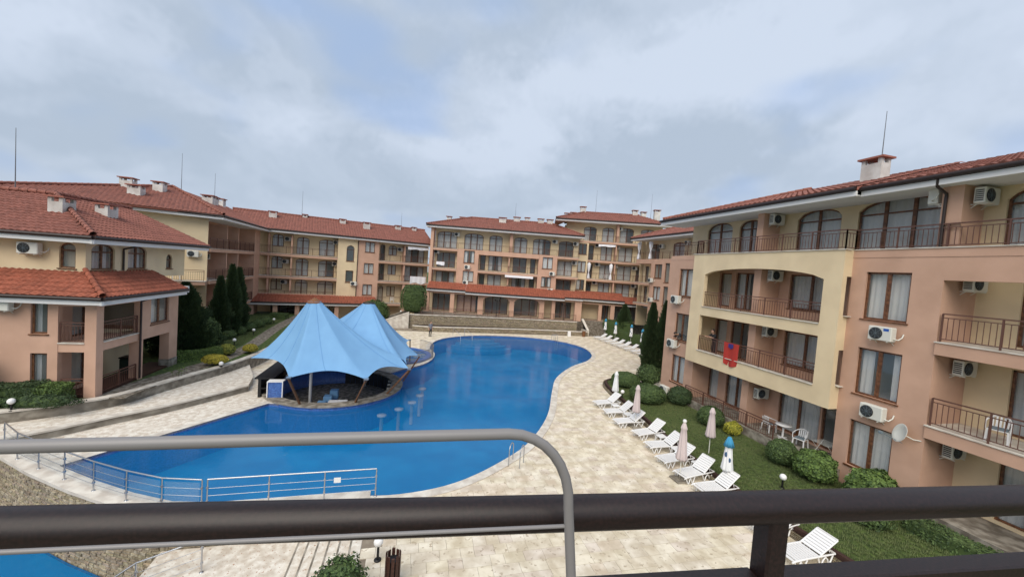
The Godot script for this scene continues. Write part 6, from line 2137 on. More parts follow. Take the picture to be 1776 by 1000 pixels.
# ------------------------------------------------------------------ loungers, parasols, tables, chairs
var lounger_first: Node3D
func lounger(at: Vector3, turn: float, label: String, group: String, back := 0.72):
	var xf := Transform3D(Basis(Vector3.UP, turn), at)
	var key := "lounger%.2f" % back
	if cache.has(key):
		copy_of(cache[key], xf, label, group)
		return
	var o := thing("sun_lounger", label, "sun lounger", Vector3.ZERO, group)
	cache[key] = o
	var hinge := Vector3(1.15, 0.33, 0)
	var dir := Vector3(cos(back), sin(back), 0)
	var st := begin()
	for s in [-0.32, 0.32]:
		tube(st, [Vector3(0.0, 0.27, s), Vector3(0.12, 0.31, s), Vector3(0.6, 0.33, s), hinge + Vector3(0, 0, s), Vector3(1.75, 0.33, s)], [0.025, 0.032, 0.032, 0.032, 0.026], 6)
	bar(st, Vector3(1.75, 0.33, -0.32), Vector3(1.75, 0.33, 0.32), 0.05)
	part(o, "frame", done(st), M.plastic_white)
	st = begin()
	for s in [-0.31, 0.31]:
		tube(st, [hinge + Vector3(0, 0.02, s), hinge + dir * 0.78 + Vector3(0, 0.0, s)], 0.026, 6)
	bar(st, hinge + dir * 0.78 + Vector3(0, 0, -0.31), hinge + dir * 0.78 + Vector3(0, 0, 0.31), 0.055)
	var strut := hinge + dir * 0.45
	for s in [-0.22, 0.22]:
		bar(st, strut + Vector3(0, -0.02, s), Vector3(strut.x + 0.12, 0.33, s), 0.022)
	part(o, "back_frame", done(st), M.plastic_white)
	st = begin()
	box(st, Vector3(-0.045, -0.012, -0.30), Vector3(0.045, 0.012, 0.30))
	var slat := done(st)
	for k in 10:
		part(o, "slat", slat, M.plastic_white, Transform3D(Basis.IDENTITY, Vector3(0.09 + k * 0.108, 0.335 - (0.03 if k == 0 else 0.0), 0)))
	for k in 7:
		var p := hinge + dir * (0.07 + k * 0.105)
		part(o, "slat", slat, M.plastic_white, Transform3D(Basis(Vector3(0, 0, 1), back), p + Vector3(-sin(back), cos(back), 0) * 0.02))
	for s in [-0.31, 0.31]:
		for e in [[0.10, 0.62], [1.05, 1.68]]:
			st = begin()
			var pts := []
			for k in 11:
				var t := k / 10.0
				var x := lerpf(e[0], e[1], t)
				pts.append(Vector3(x, 0.02 + 0.29 * pow(absf(t * 2.0 - 1.0), 1.6) if (t < 0.28 or t > 0.72) else 0.31 * (0.35 + 0.5 * sin(PI * t)), s))
			# two feet joined by an arch
			tube(st, [Vector3(e[0], 0.31, s), Vector3(e[0] + 0.06, 0.16, s), Vector3(e[0] + 0.12, 0.02, s), Vector3(e[0] + 0.17, 0.02, s), Vector3(e[0] + 0.22, 0.18, s), Vector3((e[0] + e[1]) / 2, 0.27, s), Vector3(e[1] - 0.22, 0.18, s), Vector3(e[1] - 0.17, 0.02, s), Vector3(e[1] - 0.12, 0.02, s), Vector3(e[1] - 0.06, 0.16, s), Vector3(e[1], 0.31, s)], 0.024, 6)
			part(o, "leg", done(st), M.plastic_white)
	o.transform = xf

func side_table(at: Vector3, label: String):
	if cache.has("side_table"):
		copy_of(cache.side_table, Transform3D(Basis.IDENTITY, at), label)
		return
	var o := thing("side_table", label, "table", at, "low white tables between the loungers")
	cache.side_table = o
	var st := begin()
	soft_box(st, Vector3(-0.23, 0.36, -0.23), Vector3(0.23, 0.40, 0.23), 0.015)
	part(o, "table_top", done(st), M.plastic_white)
	for s in [Vector2(-1, -1), Vector2(1, -1), Vector2(1, 1), Vector2(-1, 1)]:
		st = begin()
		bar(st, Vector3(s.x * 0.22, 0, s.y * 0.22), Vector3(s.x * 0.18, 0.37, s.y * 0.18), 0.05, 0.04)
		part(o, "leg", done(st), M.plastic_white)

func parasol(at: Vector3, h: float, cloth: String, label: String, group: String, base := true, ball := false, trim := ""):
	var o := thing("closed_parasol", label, "parasol", at, group)
	var st := begin()
	tube(st, [Vector3(0, 0.0, 0), Vector3(0, h - 0.05, 0)], 0.021, 8)
	part(o, "pole", done(st), M.ac_white)
	var low := h * 0.36
	st = begin()
	lathe(st, Vector3.ZERO, [Vector2(0.0, h), Vector2(0.05, h - 0.015), Vector2(0.115, h - 0.2), Vector2(0.125, h - 0.26), Vector2(0.10, h - 0.30), Vector2(0.13, h - 0.55), Vector2(0.17, low + 0.35), Vector2(0.21, low + 0.08), Vector2(0.19, low), Vector2(0.03, low + 0.1)], 32, 0.16, 8)
	var c := part(o, "folded_canopy", done(st), M[cloth])
	if trim != "":
		st = begin()
		lathe(st, Vector3.ZERO, [Vector2(0.0, h + 0.01), Vector2(0.06, h - 0.01), Vector2(0.13, h - 0.2), Vector2(0.19, h - 0.40), Vector2(0.14, h - 0.39)], 32, 0.14, 8)
		part(c, "top_panel", done(st), M[trim])
		st = begin()
		for k in 5:
			var t := TAU * k / 5.0 + 0.5
			var y := low + 0.28 + 0.2 * (k % 3)
			lathe(st, Vector3(cos(t) * 0.125, y, sin(t) * 0.125), [Vector2(0.0, -0.12), Vector2(0.05, -0.07), Vector2(0.06, 0.0), Vector2(0.045, 0.08), Vector2(0.0, 0.12)], 8)
		part(c, "print", done(st), M.parasol_navy)
	st = begin()
	tube(st, [Vector3(0.15, low + 0.5, 0), Vector3(0, low + 0.5, 0.16), Vector3(-0.15, low + 0.5, 0), Vector3(0, low + 0.5, -0.16), Vector3(0.15, low + 0.5, 0)], 0.012, 5)
	part(o, "tie", done(st), M[cloth])
	if ball:
		st = begin()
		lathe(st, Vector3(0, h + 0.07, 0), [Vector2(0.0, 0.085), Vector2(0.06, 0.06), Vector2(0.085, 0.0), Vector2(0.06, -0.06), Vector2(0.02, -0.09)], 14)
		part(o, "finial", done(st), M.plastic_white)
	if base:
		st = begin()
		soft_box(st, Vector3(-0.3, 0.0, -0.3), Vector3(0.3, 0.08, 0.3), 0.02)
		tube(st, [Vector3(0, 0.08, 0), Vector3(0, 0.34, 0)], 0.035, 8)
		part(o, "base", done(st), M.concrete)

func chair(at: Vector3, turn: float, label: String, group: String, cushion := false):
	var o := thing("plastic_chair", label, "chair", at, group, turn)
	var st := begin()
	soft_box(st, Vector3(-0.24, 0.40, -0.23), Vector3(0.24, 0.435, 0.24), 0.015)
	part(o, "seat", done(st), M.plastic_white)
	for s in [[-0.22, 0.22, -0.02, 0.02], [0.22, 0.22, 0.02, 0.02], [-0.22, -0.22, -0.03, -0.05], [0.22, -0.22, 0.03, -0.05]]:
		st = begin()
		bar(st, Vector3(s[0] + s[2], 0, s[1] + s[3]), Vector3(s[0], 0.42, s[1]), 0.05, 0.04)
		part(o, "leg", done(st), M.plastic_white)
	for k in 5:
		st = begin()
		var x := -0.16 + k * 0.08
		bar(st, Vector3(x, 0.43, -0.22), Vector3(x * 1.1, 0.80, -0.31), 0.045, 0.015)
		part(o, "back_slat", done(st), M.plastic_white)
	st = begin()
	var arc := []
	for k in 11:
		var t := PI * k / 10.0
		arc.append(Vector3(cos(t) * 0.27, 0.66 + 0.18 * sin(t), 0.20 - sin(t) * 0.52))
	tube(st, arc, 0.024, 6)
	part(o, "back_rim", done(st), M.plastic_white)
	for s in [-1, 1]:
		st = begin()
		tube(st, [Vector3(s * 0.27, 0.66, 0.20), Vector3(s * 0.26, 0.42, 0.22)], 0.02, 6)
		part(o, "arm_post", done(st), M.plastic_white)
	if cushion:
		st = begin()
		soft_box(st, Vector3(-0.21, 0.437, -0.2), Vector3(0.21, 0.475, 0.21), 0.015)
		part(o, "cushion", done(st), M.seat_grey)

func furniture():
	var spots := [[11.86, -22.2, "white sun lounger under the bare beige parasol, first of the row by the box shrubs"], [11.76, -20.75, "white sun lounger second in the row from the box shrubs"], [11.6, -19.2, "white sun lounger beside the parasol on the square concrete base"], [11.88, -17.6, "white sun lounger after the gap past the concrete-based parasol"], [11.7, -16.25, "white sun lounger between two low tables, fifth along the lawn"], [11.4, -14.8, "white sun lounger just behind the parasol with the white ball top"], [11.4, -13.5, "white sun lounger just in front of the parasol with the ball top"], [11.45, -12.45, "white sun lounger beside the blue and white printed parasol"], [11.75, -10.0, "white sun lounger seen beside the brown railing post"], [11.5, -8.85, "white sun lounger nearest the end of the lawn edging"]]
	for i in spots.size():
		lounger(Vector3(spots[i][0], 0.003, spots[i][1]), [0.08, -0.05, 0.02, 0.12, -0.04, 0.1, 0.16, 0.03, 0.14, 0.02][i], spots[i][2], "sun loungers along the right lawn", 0.72 if i < 8 else 0.55)
	for k in 9:
		lounger(Vector3(24.2 + 0.05 * k, 0.003, -47.0 + k * 1.42), 0.05 * sin(k * 2.0), "white sun lounger in the far row, %s from the stone stairs" % ["first", "second", "third", "fourth", "fifth", "sixth", "seventh", "eighth", "ninth"][k], "sun loungers in the far row", 0.6)
	for p in [[12.95, -21.45, "low white table between the first two loungers by the shrubs"], [12.95, -19.95, "low white table beside the lounger near the concrete base"], [13.05, -16.95, "low white table between the fourth and fifth loungers"], [12.9, -15.5, "low white table behind the ball-topped parasol"], [12.95, -14.15, "low white table between the loungers at the ball-topped parasol"]]:
		side_table(Vector3(p[0], 0.003, p[1]), p[2])
	parasol(Vector3(13.75, 0.003, -23.0), 2.15, "parasol_white", "closed pale parasol in front of the first clipped box shrub", "closed plain parasols")
	parasol(Vector3(12.8, 0.003, -19.0), 2.45, "parasol_beige", "closed beige parasol on a square base before the widest box shrub", "closed plain parasols")
	parasol(Vector3(11.55, 0.003, -13.6), 2.5, "parasol_beige", "closed beige parasol with a white ball finial", "closed plain parasols", true, true)
	parasol(Vector3(14.35, 0.29, -15.1), 2.25, "parasol_beige", "closed beige parasol standing on the lawn edge", "closed plain parasols", false)
	parasol(Vector3(13.1, 0.003, -12.75), 2.2, "parasol_white", "closed white parasol with bright blue top beside the last loungers", "closed printed parasols", false, false, "parasol_blue")
	for k in 4:
		parasol(Vector3([27.2, 27.0, 28.1, 27.3][k], 0.03, [-49.6, -46.4, -44.3, -40.6][k]), 2.5, "parasol_white", "closed blue and white parasol by the far hedge, %s from the stairs" % ["first", "second", "third", "fourth", "fifth"][k], "far printed parasols", false, false, "parasol_blue")
	# ground terrace of the near building
	var fr := frame(Vector2(18.6, -24.6), Vector2(18.6, 0.0))
	var q := fr * Vector3(9.3, 0.77, -0.45)
	chair(fr * Vector3(8.45, 0.77, -0.5), -PI / 2 + PI, "white plastic chair with grey cushion left of the terrace table", "terrace chairs", true)
	chair(fr * Vector3(10.3, 0.77, -0.35), -PI / 2 + 0.3, "white plastic chair with grey cushion right of the terrace table", "terrace chairs", true)
	var tb := thing("terrace_table", "small white round table between the two cushioned plastic chairs", "table", q)
	var st := begin()
	lathe(st, Vector3.ZERO, [Vector2(0.0, 0.72), Vector2(0.36, 0.72), Vector2(0.37, 0.70), Vector2(0.34, 0.68), Vector2(0.0, 0.68)], 20)
	part(tb, "table_top", done(st), M.plastic_white)
	st = begin()
	tube(st, [Vector3(0, 0.03, 0), Vector3(0, 0.69, 0)], 0.05, 8)
	for k in 4:
		bar(st, Vector3(0, 0.04, 0), Vector3(cos(k * PI / 2) * 0.27, 0.02, sin(k * PI / 2) * 0.27), 0.05, 0.04)
	part(tb, "pedestal", done(st), M.plastic_white)
	var dr := thing("drying_rack", "folding white drying rack on the ground terrace", "drying rack", fr * Vector3(11.5, 0.77, -0.3))
	st = begin()
	for s in [-0.35, 0.35]:
		tube(st, [Vector3(-0.35, 0, s), Vector3(0.35, 0.75, s)], 0.012, 5)
		tube(st, [Vector3(0.35, 0, s), Vector3(-0.35, 0.75, s)], 0.012, 5)
	part(dr, "legs_frame", done(st), M.ac_white)
	for k in 7:
		st = begin()
		tube(st, [Vector3(-0.35 + k * 0.117, 0.75, -0.4), Vector3(-0.35 + k * 0.117, 0.75, 0.4)], 0.007, 5)
		part(dr, "wire", done(st), M.ac_white)
	chair(fr * Vector3(16.55, 3.87, -0.6), -PI / 2 + 0.3, "white plastic armchair on the first-floor corner balcony", "balcony chairs", true)
	chair(frame(Vector2(-19, -55.2), Vector2(3, -60.5)) * Vector3(16.9, 2.36, -0.6), 0.2, "white plastic chair on the low balcony beside the tent", "balcony chairs")
	chair(frame(Vector2(-30.3, -35.9), Vector2(-17.9, -40.5)) * Vector3(11.2, 5.56, 0.8), 0.5, "white plastic chair on the wrapped balcony of the left wing", "balcony chairs")
	chair(frame(Vector2(22.6, -57), Vector2(34.2, -53)) * Vector3(7.3, 8.06, -0.5), 0.2, "pale plastic chair on the tall yellow wing's balcony", "balcony chairs")
	# linen
	var tw := thing("red_towel", "red towel with a blue mark hung over the yellow box railing", "towel", fr * Vector3(6.5, 5.12, 0.42))
	tw.transform = fr * Transform3D(Basis.IDENTITY, Vector3(6.5, 5.12, 0.46))
	st = begin()
	for j in 8:
		for i in 6:
			var ps := []
			for e in [[i, j], [i + 1, j], [i + 1, j + 1], [i, j + 1]]:
				var u: float = e[0] / 6.0
				var v: float = e[1] / 8.0
				ps.append(Vector3((u - 0.5) * 1.1 * (1.0 - 0.18 * v), 0.02 - v * 1.25 - 0.12 * sin(u * PI) * v, 0.02 + 0.05 * sin(u * 9.0 + v * 2.0) * v + 0.06))
			quad(st, ps[3], ps[2], ps[1], ps[0])
	part(tw, "cloth", done(st), M.towel_red)
	st = begin()
	for k in 3:
		box(st, Vector3(-0.16 + k * 0.12, -0.25 - 0.06 * (k % 2), 0.125), Vector3(-0.07 + k * 0.12, -0.02, 0.135))
	part(tw, "mark", done(st), M.towel_blue)
	var W := frame(Vector2(-19, -55.2), Vector2(3, -60.5))
	cloth_on(W * Transform3D(Basis.IDENTITY, Vector3(20.4, 6.5, 0.12)), 2.4, 1.15, "white sheet drying over the far left wing's balcony rail", "white_sheet")
	cloth_on(W * Transform3D(Basis.IDENTITY, Vector3(20.2, 10.9, 0.35)), 3.2, 0.45, "white awning valance over the far left wing's end balcony", "awning_valance")
	var C := frame(Vector2(2.8, -58.5), Vector2(23.3, -54))
	cloth_on(C * Transform3D(Basis.IDENTITY, Vector3(1.2, 9.0, 0.1)), 1.2, 0.55, "white laundry on the arcade block's left balcony rail", "laundry")
	cloth_on(frame(Vector2(22.6, -57), Vector2(34.2, -53)) * Transform3D(Basis.IDENTITY, Vector3(6.9, 13.5, 0.2)), 2.6, 0.35, "white striped awning edge on the tall yellow wing", "awning_valance")
	for s in [4.4, 7.8]:
		var pc := thing("tied_drape", "white tied drape on the tall yellow wing's balcony, %s" % ("beside the yellow window strip" if s < 5.0 else "at the balcony partition"), "drape", frame(Vector2(22.6, -57), Vector2(34.2, -53)) * Vector3(s, 8.06, 0.0), "tied white balcony drapes")
		st = begin()
		lathe(st, Vector3.ZERO, [Vector2(0.05, 2.55), Vector2(0.26, 2.3), Vector2(0.2, 1.5), Vector2(0.07, 1.0), Vector2(0.16, 0.5), Vector2(0.2, 0.05)], 18, 0.16, 6)
		part(pc, "cloth", done(st), M.linen)
	var aw := thing("cream_awning", "rolled cream awning over the arcade block's lower balcony", "awning", C * Vector3(13.0, 7.6, 0.1))
	aw.transform = C * Transform3D(Basis.IDENTITY, Vector3(13.0, 7.6, 0.6))
	st = begin()
	quad(st, Vector3(-2.1, 0.0, 0.0), Vector3(2.1, 0.0, 0.0), Vector3(2.1, 0.25, -1.1), Vector3(-2.1, 0.25, -1.1))
	bar(st, Vector3(-2.1, -0.1, 0.0), Vector3(2.1, -0.1, 0.0), 0.06, 0.2)
	part(aw, "cloth", done(st), M.linen)

func cloth_on(xf: Transform3D, w: float, h: float, label: String, nm: String):
	var o := thing(nm, label, "cloth", xf.origin)
	o.transform = xf
	var st := begin()
	st.set_smooth_group(1)
	for i in 24:
		var x0 := (i / 24.0 - 0.5) * w
		var x1 := ((i + 1) / 24.0 - 0.5) * w
		var z0 := 0.05 + 0.04 * sin(x0 * 9.0)
		var z1 := 0.05 + 0.04 * sin(x1 * 9.0)
		var b0 := -h * (0.9 + 0.1 * sin(x0 * 3.7))
		var b1 := -h * (0.9 + 0.1 * sin(x1 * 3.7))
		quad(st, Vector3(x0, b0, z0), Vector3(x1, b1, z1), Vector3(x1, 0, 0.03), Vector3(x0, 0, 0.03))
	part(o, "cloth", done(st), M.linen)

# ------------------------------------------------------------------ lamps, fences, bin
func globe_lamp(at: Vector3, h: float, label: String, group := "white globe garden lamps"):
	var o := thing("globe_lamp", label, "lamp", at, group)
	var st := begin()
	lathe(st, Vector3.ZERO, [Vector2(0.0, 0.03), Vector2(0.1, 0.03), Vector2(0.1, 0.0)], 14)
	tube(st, [Vector3(0, 0.02, 0), Vector3(0, h, 0)], 0.035, 8)
	part(o, "post", done(st), M.black_metal)
	st = begin()
	var prof2 := []
	for k in 13:
		var t := -PI / 2 + PI * k / 12.0
		prof2.append(Vector2(cos(t) * 0.13, h + 0.12 + sin(t) * 0.13))
	lathe(st, Vector3.ZERO, prof2, 18)
	part(o, "globe", done(st), M.globe)

func small_things():
	globe_lamp(Vector3(-0.48, 0.0, -10.95), 0.42, "white globe lamp on a short black post at the near stairs")
	globe_lamp(Vector3(15.2, 0.3, -12.0), 0.35, "white globe lamp on the lawn below the round clipped shrub")
	globe_lamp(Vector3(14.25, 0.3, -22.9), 0.35, "white globe lamp between the two big box shrubs")
	globe_lamp(Vector3(-16.35, 0.85, -21.05), 0.3, "white globe lamp at the left end of the high kerb wall")
	globe_lamp(Vector3(-13.4, 0.85, -34.9), 0.35, "white globe lamp in front of the slim cypresses")
	globe_lamp(Vector3(-13.7, 0.85, -39.6), 0.35, "white globe lamp farther along the garden path")
	globe_lamp(Vector3(-14.2, 0.85, -46.5), 0.35, "white globe lamp at the far hedge of the garden path")
	globe_lamp(Vector3(-1.2, 1.2, -54.2), 0.5, "white globe lamp left of the tall rounded thuja")
	globe_lamp(Vector3(-11.6, 0.87, -28.4), 0.1, "low white globe lamp under the golden clipped bush")
	# slatted bin
	var bin := thing("slatted_bin", "dark brown slatted wooden bin on the deck by the stairs", "bin", Vector3(-0.05, 0.003, -10.0))
	var st := begin()
	tube(st, [Vector3(0, 0.02, 0), Vector3(0, 0.72, 0)], 0.15, 12)
	part(bin, "liner", done(st), M.black_metal)
	for k in 10:
		var t := TAU * k / 10.0
		st = begin()
		soft_box(st, Vector3(-0.042, 0.03, -0.014), Vector3(0.042, 0.86 + 0.03 * (k % 2), 0.014), 0.008)
		part(bin, "slat", done(st), M.bin_wood, Transform3D(Basis(Vector3.UP, t), Vector3(sin(t) * 0.18, 0, cos(t) * 0.18)))
	# small white notice and a terracotta pot on the far deck
	var sg := thing("wet_floor_sign", "small white folding sign before the far planter wall", "sign", Vector3(21.3, 0.0, -48.7))
	for s in [-1, 1]:
		st = begin()
		bar(st, Vector3(0, 0.0, s * 0.16), Vector3(0, 0.72, s * 0.02), 0.42, 0.02)
		part(sg, "panel", done(st), M.plastic_white)
	var pot := thing("terracotta_bin", "brown cylindrical litter bin beside the far stairs", "bin", Vector3(23.5, 0.0, -48.75))
	st = begin()
	lathe(st, Vector3.ZERO, [Vector2(0.2, 0.0), Vector2(0.24, 0.7), Vector2(0.26, 0.74), Vector2(0.22, 0.74), Vector2(0.2, 0.5), Vector2(0.0, 0.5)], 16)
	part(pot, "body", done(st), M.wood_brown)
	steel_fence()
	# street-style lamps on the arcade terrace
	for p in [[11.9, -53.3], [21.6, -51.9]]:
		var o := thing("terrace_lamp", "black lamp post with two lanterns on the terrace, %s" % ("before the arches" if p[0] < 15 else "near the far stairs"), "lamp post", Vector3(p[0], 1.75, p[1]), "arcade terrace lamp posts")
		st = begin()
		tube(st, [Vector3(0, 0, 0), Vector3(0, 0.3, 0), Vector3(0, 2.3, 0)], [0.08, 0.04, 0.03], 8)
		bar(st, Vector3(-0.3, 2.2, 0), Vector3(0.3, 2.2, 0), 0.03)
		part(o, "post", done(st), M.black_metal)
		for s in [-0.3, 0.3]:
			st = begin()
			lathe(st, Vector3(s, 2.22, 0), [Vector2(0.03, 0.0), Vector2(0.09, 0.05), Vector2(0.11, 0.22), Vector2(0.03, 0.3), Vector2(0.0, 0.3)], 8)
			part(o, "lantern", done(st), M.black_metal)

func fence_run(o: Node3D, pts: Array, wires: int, glass: bool):
	var top := []
	for p in pts:
		top.append(p + Vector3(0, 1.0, 0))
	var st := begin()
	tube(st, top, 0.024, 8)
	part(o, "top_rail", done(st), M.steel)
	for k in wires:
		st = begin()
		var w := []
		for p in pts:
			w.append(p + Vector3(0, 0.22 + k * 0.24, 0))
		tube(st, w, 0.008, 5)
		part(o, "cable", done(st), M.steel)
	for p in pts:
		st = begin()
		tube(st, [p, p + Vector3(0, 0.99, 0)], 0.022, 8)
		lathe(st, p, [Vector2(0.055, 0.0), Vector2(0.055, 0.015), Vector2(0.0, 0.016)], 10)
		for k in 2:
			box(st, p + Vector3(-0.03, 0.25 + k * 0.45, -0.03), p + Vector3(0.03, 0.31 + k * 0.45, 0.03))
		part(o, "post", done(st), M.steel)
	if glass:
		for i in pts.size() - 1:
			st = begin()
			var a: Vector3 = pts[i].lerp(pts[i + 1], 0.06)
			var b: Vector3 = pts[i].lerp(pts[i + 1], 0.94)
			quad(st, a + Vector3(0, 0.12, 0), b + Vector3(0, 0.12, 0), b + Vector3(0, 0.9, 0), a + Vector3(0, 0.9, 0))
			part(o, "glass_panel", done(st), M.glass)

func steel_fence():
	var a := [Vector3(-15.1, 0.05, -19.2), Vector3(-13.9, 0.05, -18.15), Vector3(-12.65, 0.05, -17.3), Vector3(-11.3, 0.05, -16.42), Vector3(-9.92, 0.05, -15.55), Vector3(-8.58, 0.05, -14.8), Vector3(-7.3, 0.05, -14.2), Vector3(-6.1, 0.05, -13.95)]
	var f := thing("steel_fence", "curved stainless fence with cables and glass on the pool's near wall", "fence", a[4], "stainless pool fences")
	for i in a.size():
		a[i] -= f.position
	fence_run(f, a, 3, true)
	var b := [Vector3(-5.95, 0.05, -13.95), Vector3(-4.2, 0.05, -13.98), Vector3(-2.5, 0.05, -14.0), Vector3(-0.82, 0.05, -14.02)]
	var g := thing("steel_fence", "straight stainless cable fence with a white card, ending at the deck", "fence", b[0], "stainless pool fences")
	for i in b.size():
		b[i] -= g.position
	fence_run(g, b, 3, false)
	var st := begin()
	box(st, Vector3(3.75, 0.62, 0.0), Vector3(3.97, 0.8, 0.012))
	part(g, "card", done(st), M.plastic_white)
	var c := [Vector3(-8.4, -2.42, -12.3), Vector3(-7.0, -1.5, -12.55), Vector3(-5.45, -1.02, -12.6)]
	var h := thing("steel_fence", "stainless cable railing stepping down to the lower pool", "fence", c[2], "stainless pool fences")
	for i in c.size():
		c[i] -= h.position
	fence_run(h, c, 3, false)

# ------------------------------------------------------------------ people: a body is one surface, meshed from tapered bones
func body(bones: Array, cell: float) -> ArrayMesh:
	var lo := Vector3(1e9, 1e9, 1e9)
	var hi := -lo
	for b in bones:
		for e in [[b[0], b[2]], [b[1], b[3]]]:
			lo = lo.min(e[0] - Vector3.ONE * (e[1] + 0.05))
			hi = hi.max(e[0] + Vector3.ONE * (e[1] + 0.05))
	var n := Vector3i(((hi - lo) / cell).ceil()) + Vector3i.ONE
	var field := PackedFloat32Array()
	field.resize(n.x * n.y * n.z)
	field.fill(1.0)
	for b in bones:
		var ra: float = b[2]
		var rb: float = b[3]
		var r := maxf(ra, rb) + 0.07
		var l: Vector3 = (b[0] as Vector3).min(b[1]) - Vector3.ONE * r
		var h: Vector3 = (b[0] as Vector3).max(b[1]) + Vector3.ONE * r
		var i0 := Vector3i(((l - lo) / cell).floor()).clamp(Vector3i.ZERO, n - Vector3i.ONE)
		var i1 := Vector3i(((h - lo) / cell).ceil()).clamp(Vector3i.ZERO, n - Vector3i.ONE)
		var ab: Vector3 = b[1] - b[0]
		var den := maxf(ab.length_squared(), 1e-6)
		for z in range(i0.z, i1.z + 1):
			for y in range(i0.y, i1.y + 1):
				for x in range(i0.x, i1.x + 1):
					var p := lo + Vector3(x, y, z) * cell
					var t := clampf((p - b[0]).dot(ab) / den, 0.0, 1.0)
					var d := p.distance_to(b[0] + ab * t) - lerpf(ra, rb, t)
					var at := (z * n.y + y) * n.x + x
					var o := field[at]
					var k := 0.03
					var hh := clampf(0.5 + 0.5 * (o - d) / k, 0.0, 1.0)
					field[at] = lerpf(o, d, hh) - k * hh * (1.0 - hh)
	var ids := {}
	var pos := []
	for z in n.z - 1:
		for y in n.y - 1:
			for x in n.x - 1:
				var sum := Vector3.ZERO
				var cnt := 0
				var f := []
				for c in 8:
					f.append(field[((z + (c >> 2)) * n.y + y + ((c >> 1) & 1)) * n.x + x + (c & 1)])
				for e in [[0, 1], [2, 3], [4, 5], [6, 7], [0, 2], [1, 3], [4, 6], [5, 7], [0, 4], [1, 5], [2, 6], [3, 7]]:
					var u: float = f[e[0]]
					var v: float = f[e[1]]
					if (u < 0) != (v < 0):
						var t := u / (u - v)
						var pa := Vector3(e[0] & 1, (e[0] >> 1) & 1, e[0] >> 2)
						var pb := Vector3(e[1] & 1, (e[1] >> 1) & 1, e[1] >> 2)
						sum += pa.lerp(pb, t)
						cnt += 1
				if cnt > 0:
					ids[Vector3i(x, y, z)] = pos.size()
					pos.append(lo + (Vector3(x, y, z) + sum / cnt) * cell)
	var st := SurfaceTool.new()
	st.begin(Mesh.PRIMITIVE_TRIANGLES)
	st.set_smooth_group(0)
	var color_of := func(p: Vector3) -> Color:
		var best := 1e9
		var c := Color.WHITE
		for b in bones:
			var ab: Vector3 = b[1] - b[0]
			var t := clampf((p - b[0]).dot(ab) / maxf(ab.length_squared(), 1e-6), 0.0, 1.0)
			var d: float = p.distance_to(b[0] + ab * t) - lerpf(b[2], b[3], t)
			if d < best:
				best = d
				c = b[4]
		return c
	var cols := []
	for p in pos:
		cols.append(color_of.call(p))
	for key in ids:
		for ax in 3:
			var st1 := Vector3i.ZERO
			st1[ax] = 1
			var q: Vector3i = key
			var a := field[(q.z * n.y + q.y) * n.x + q.x]
			var qb := q + st1
			if qb.x >= n.x or qb.y >= n.y or qb.z >= n.z:
				continue
			var bb := field[(qb.z * n.y + qb.y) * n.x + qb.x]
			if (a < 0) == (bb < 0):
				continue
			var u := Vector3i.ZERO
			var v := Vector3i.ZERO
			u[(ax + 1) % 3] = 1
			v[(ax + 2) % 3] = 1
			var quad_ids := []
			for w in [q, q - u, q - u - v, q - v]:
				if ids.has(w):
					quad_ids.append(ids[w])
			if quad_ids.size() < 4:
				continue
			if a > 0:
				quad_ids.reverse()
			for k in [0, 2, 1, 0, 3, 2]:
				st.set_color(cols[quad_ids[k]])
				st.add_vertex(pos[quad_ids[k]])
	st.generate_normals()
	return st.commit()

const SKIN := Color(0.50, 0.30, 0.21)
func hand(bones: Array, wrist: Vector3, dir: Vector3, across: Vector3):
	var palm := wrist + dir * 0.08
	bones.append([wrist, palm, 0.026, 0.032, SKIN])
	for k in 4:
		var root := palm + across * (k - 1.5) * 0.02
		var mid := root + dir * (0.035 + 0.006 * (1.5 - absf(k - 1.5)))
		bones.append([root, mid, 0.010, 0.009, SKIN])
		bones.append([mid, mid + dir * 0.028 + Vector3(0, -0.018, 0), 0.009, 0.008, SKIN])
	var th := wrist + dir * 0.03 - across * 0.03
	bones.append([wrist + dir * 0.02, th, 0.014, 0.012, SKIN])
	bones.append([th, th + dir * 0.045 - across * 0.018, 0.012, 0.009, SKIN])

func head(bones: Array, neck: Vector3, top: Vector3, face: Vector3, hair: Color):
	var up := (top - neck).normalized()
	var c := neck + up * 0.15
	bones.append([neck - up * 0.03, neck + up * 0.07, 0.055, 0.055, SKIN])
	bones.append([c + face * 0.015, c + up * 0.05, 0.085, 0.09, SKIN])
	bones.append([c - up * 0.06 + face * 0.035, c + face * 0.02, 0.055, 0.075, SKIN])
	bones.append([c + face * 0.10 - up * 0.005, c + face * 0.105 - up * 0.03, 0.010, 0.016, SKIN])
	bones.append([c - face * 0.035 + up * 0.06, c - face * 0.02 + up * 0.085, 0.095, 0.088, hair])
	bones.append([c - face * 0.07, c - face * 0.06 - up * 0.05, 0.065, 0.05, hair])
	var side := up.cross(face).normalized()
	for s in [-1.0, 1.0]:
		bones.append([c + side * s * 0.088, c + side * s * 0.094 - up * 0.03, 0.018, 0.012, SKIN])

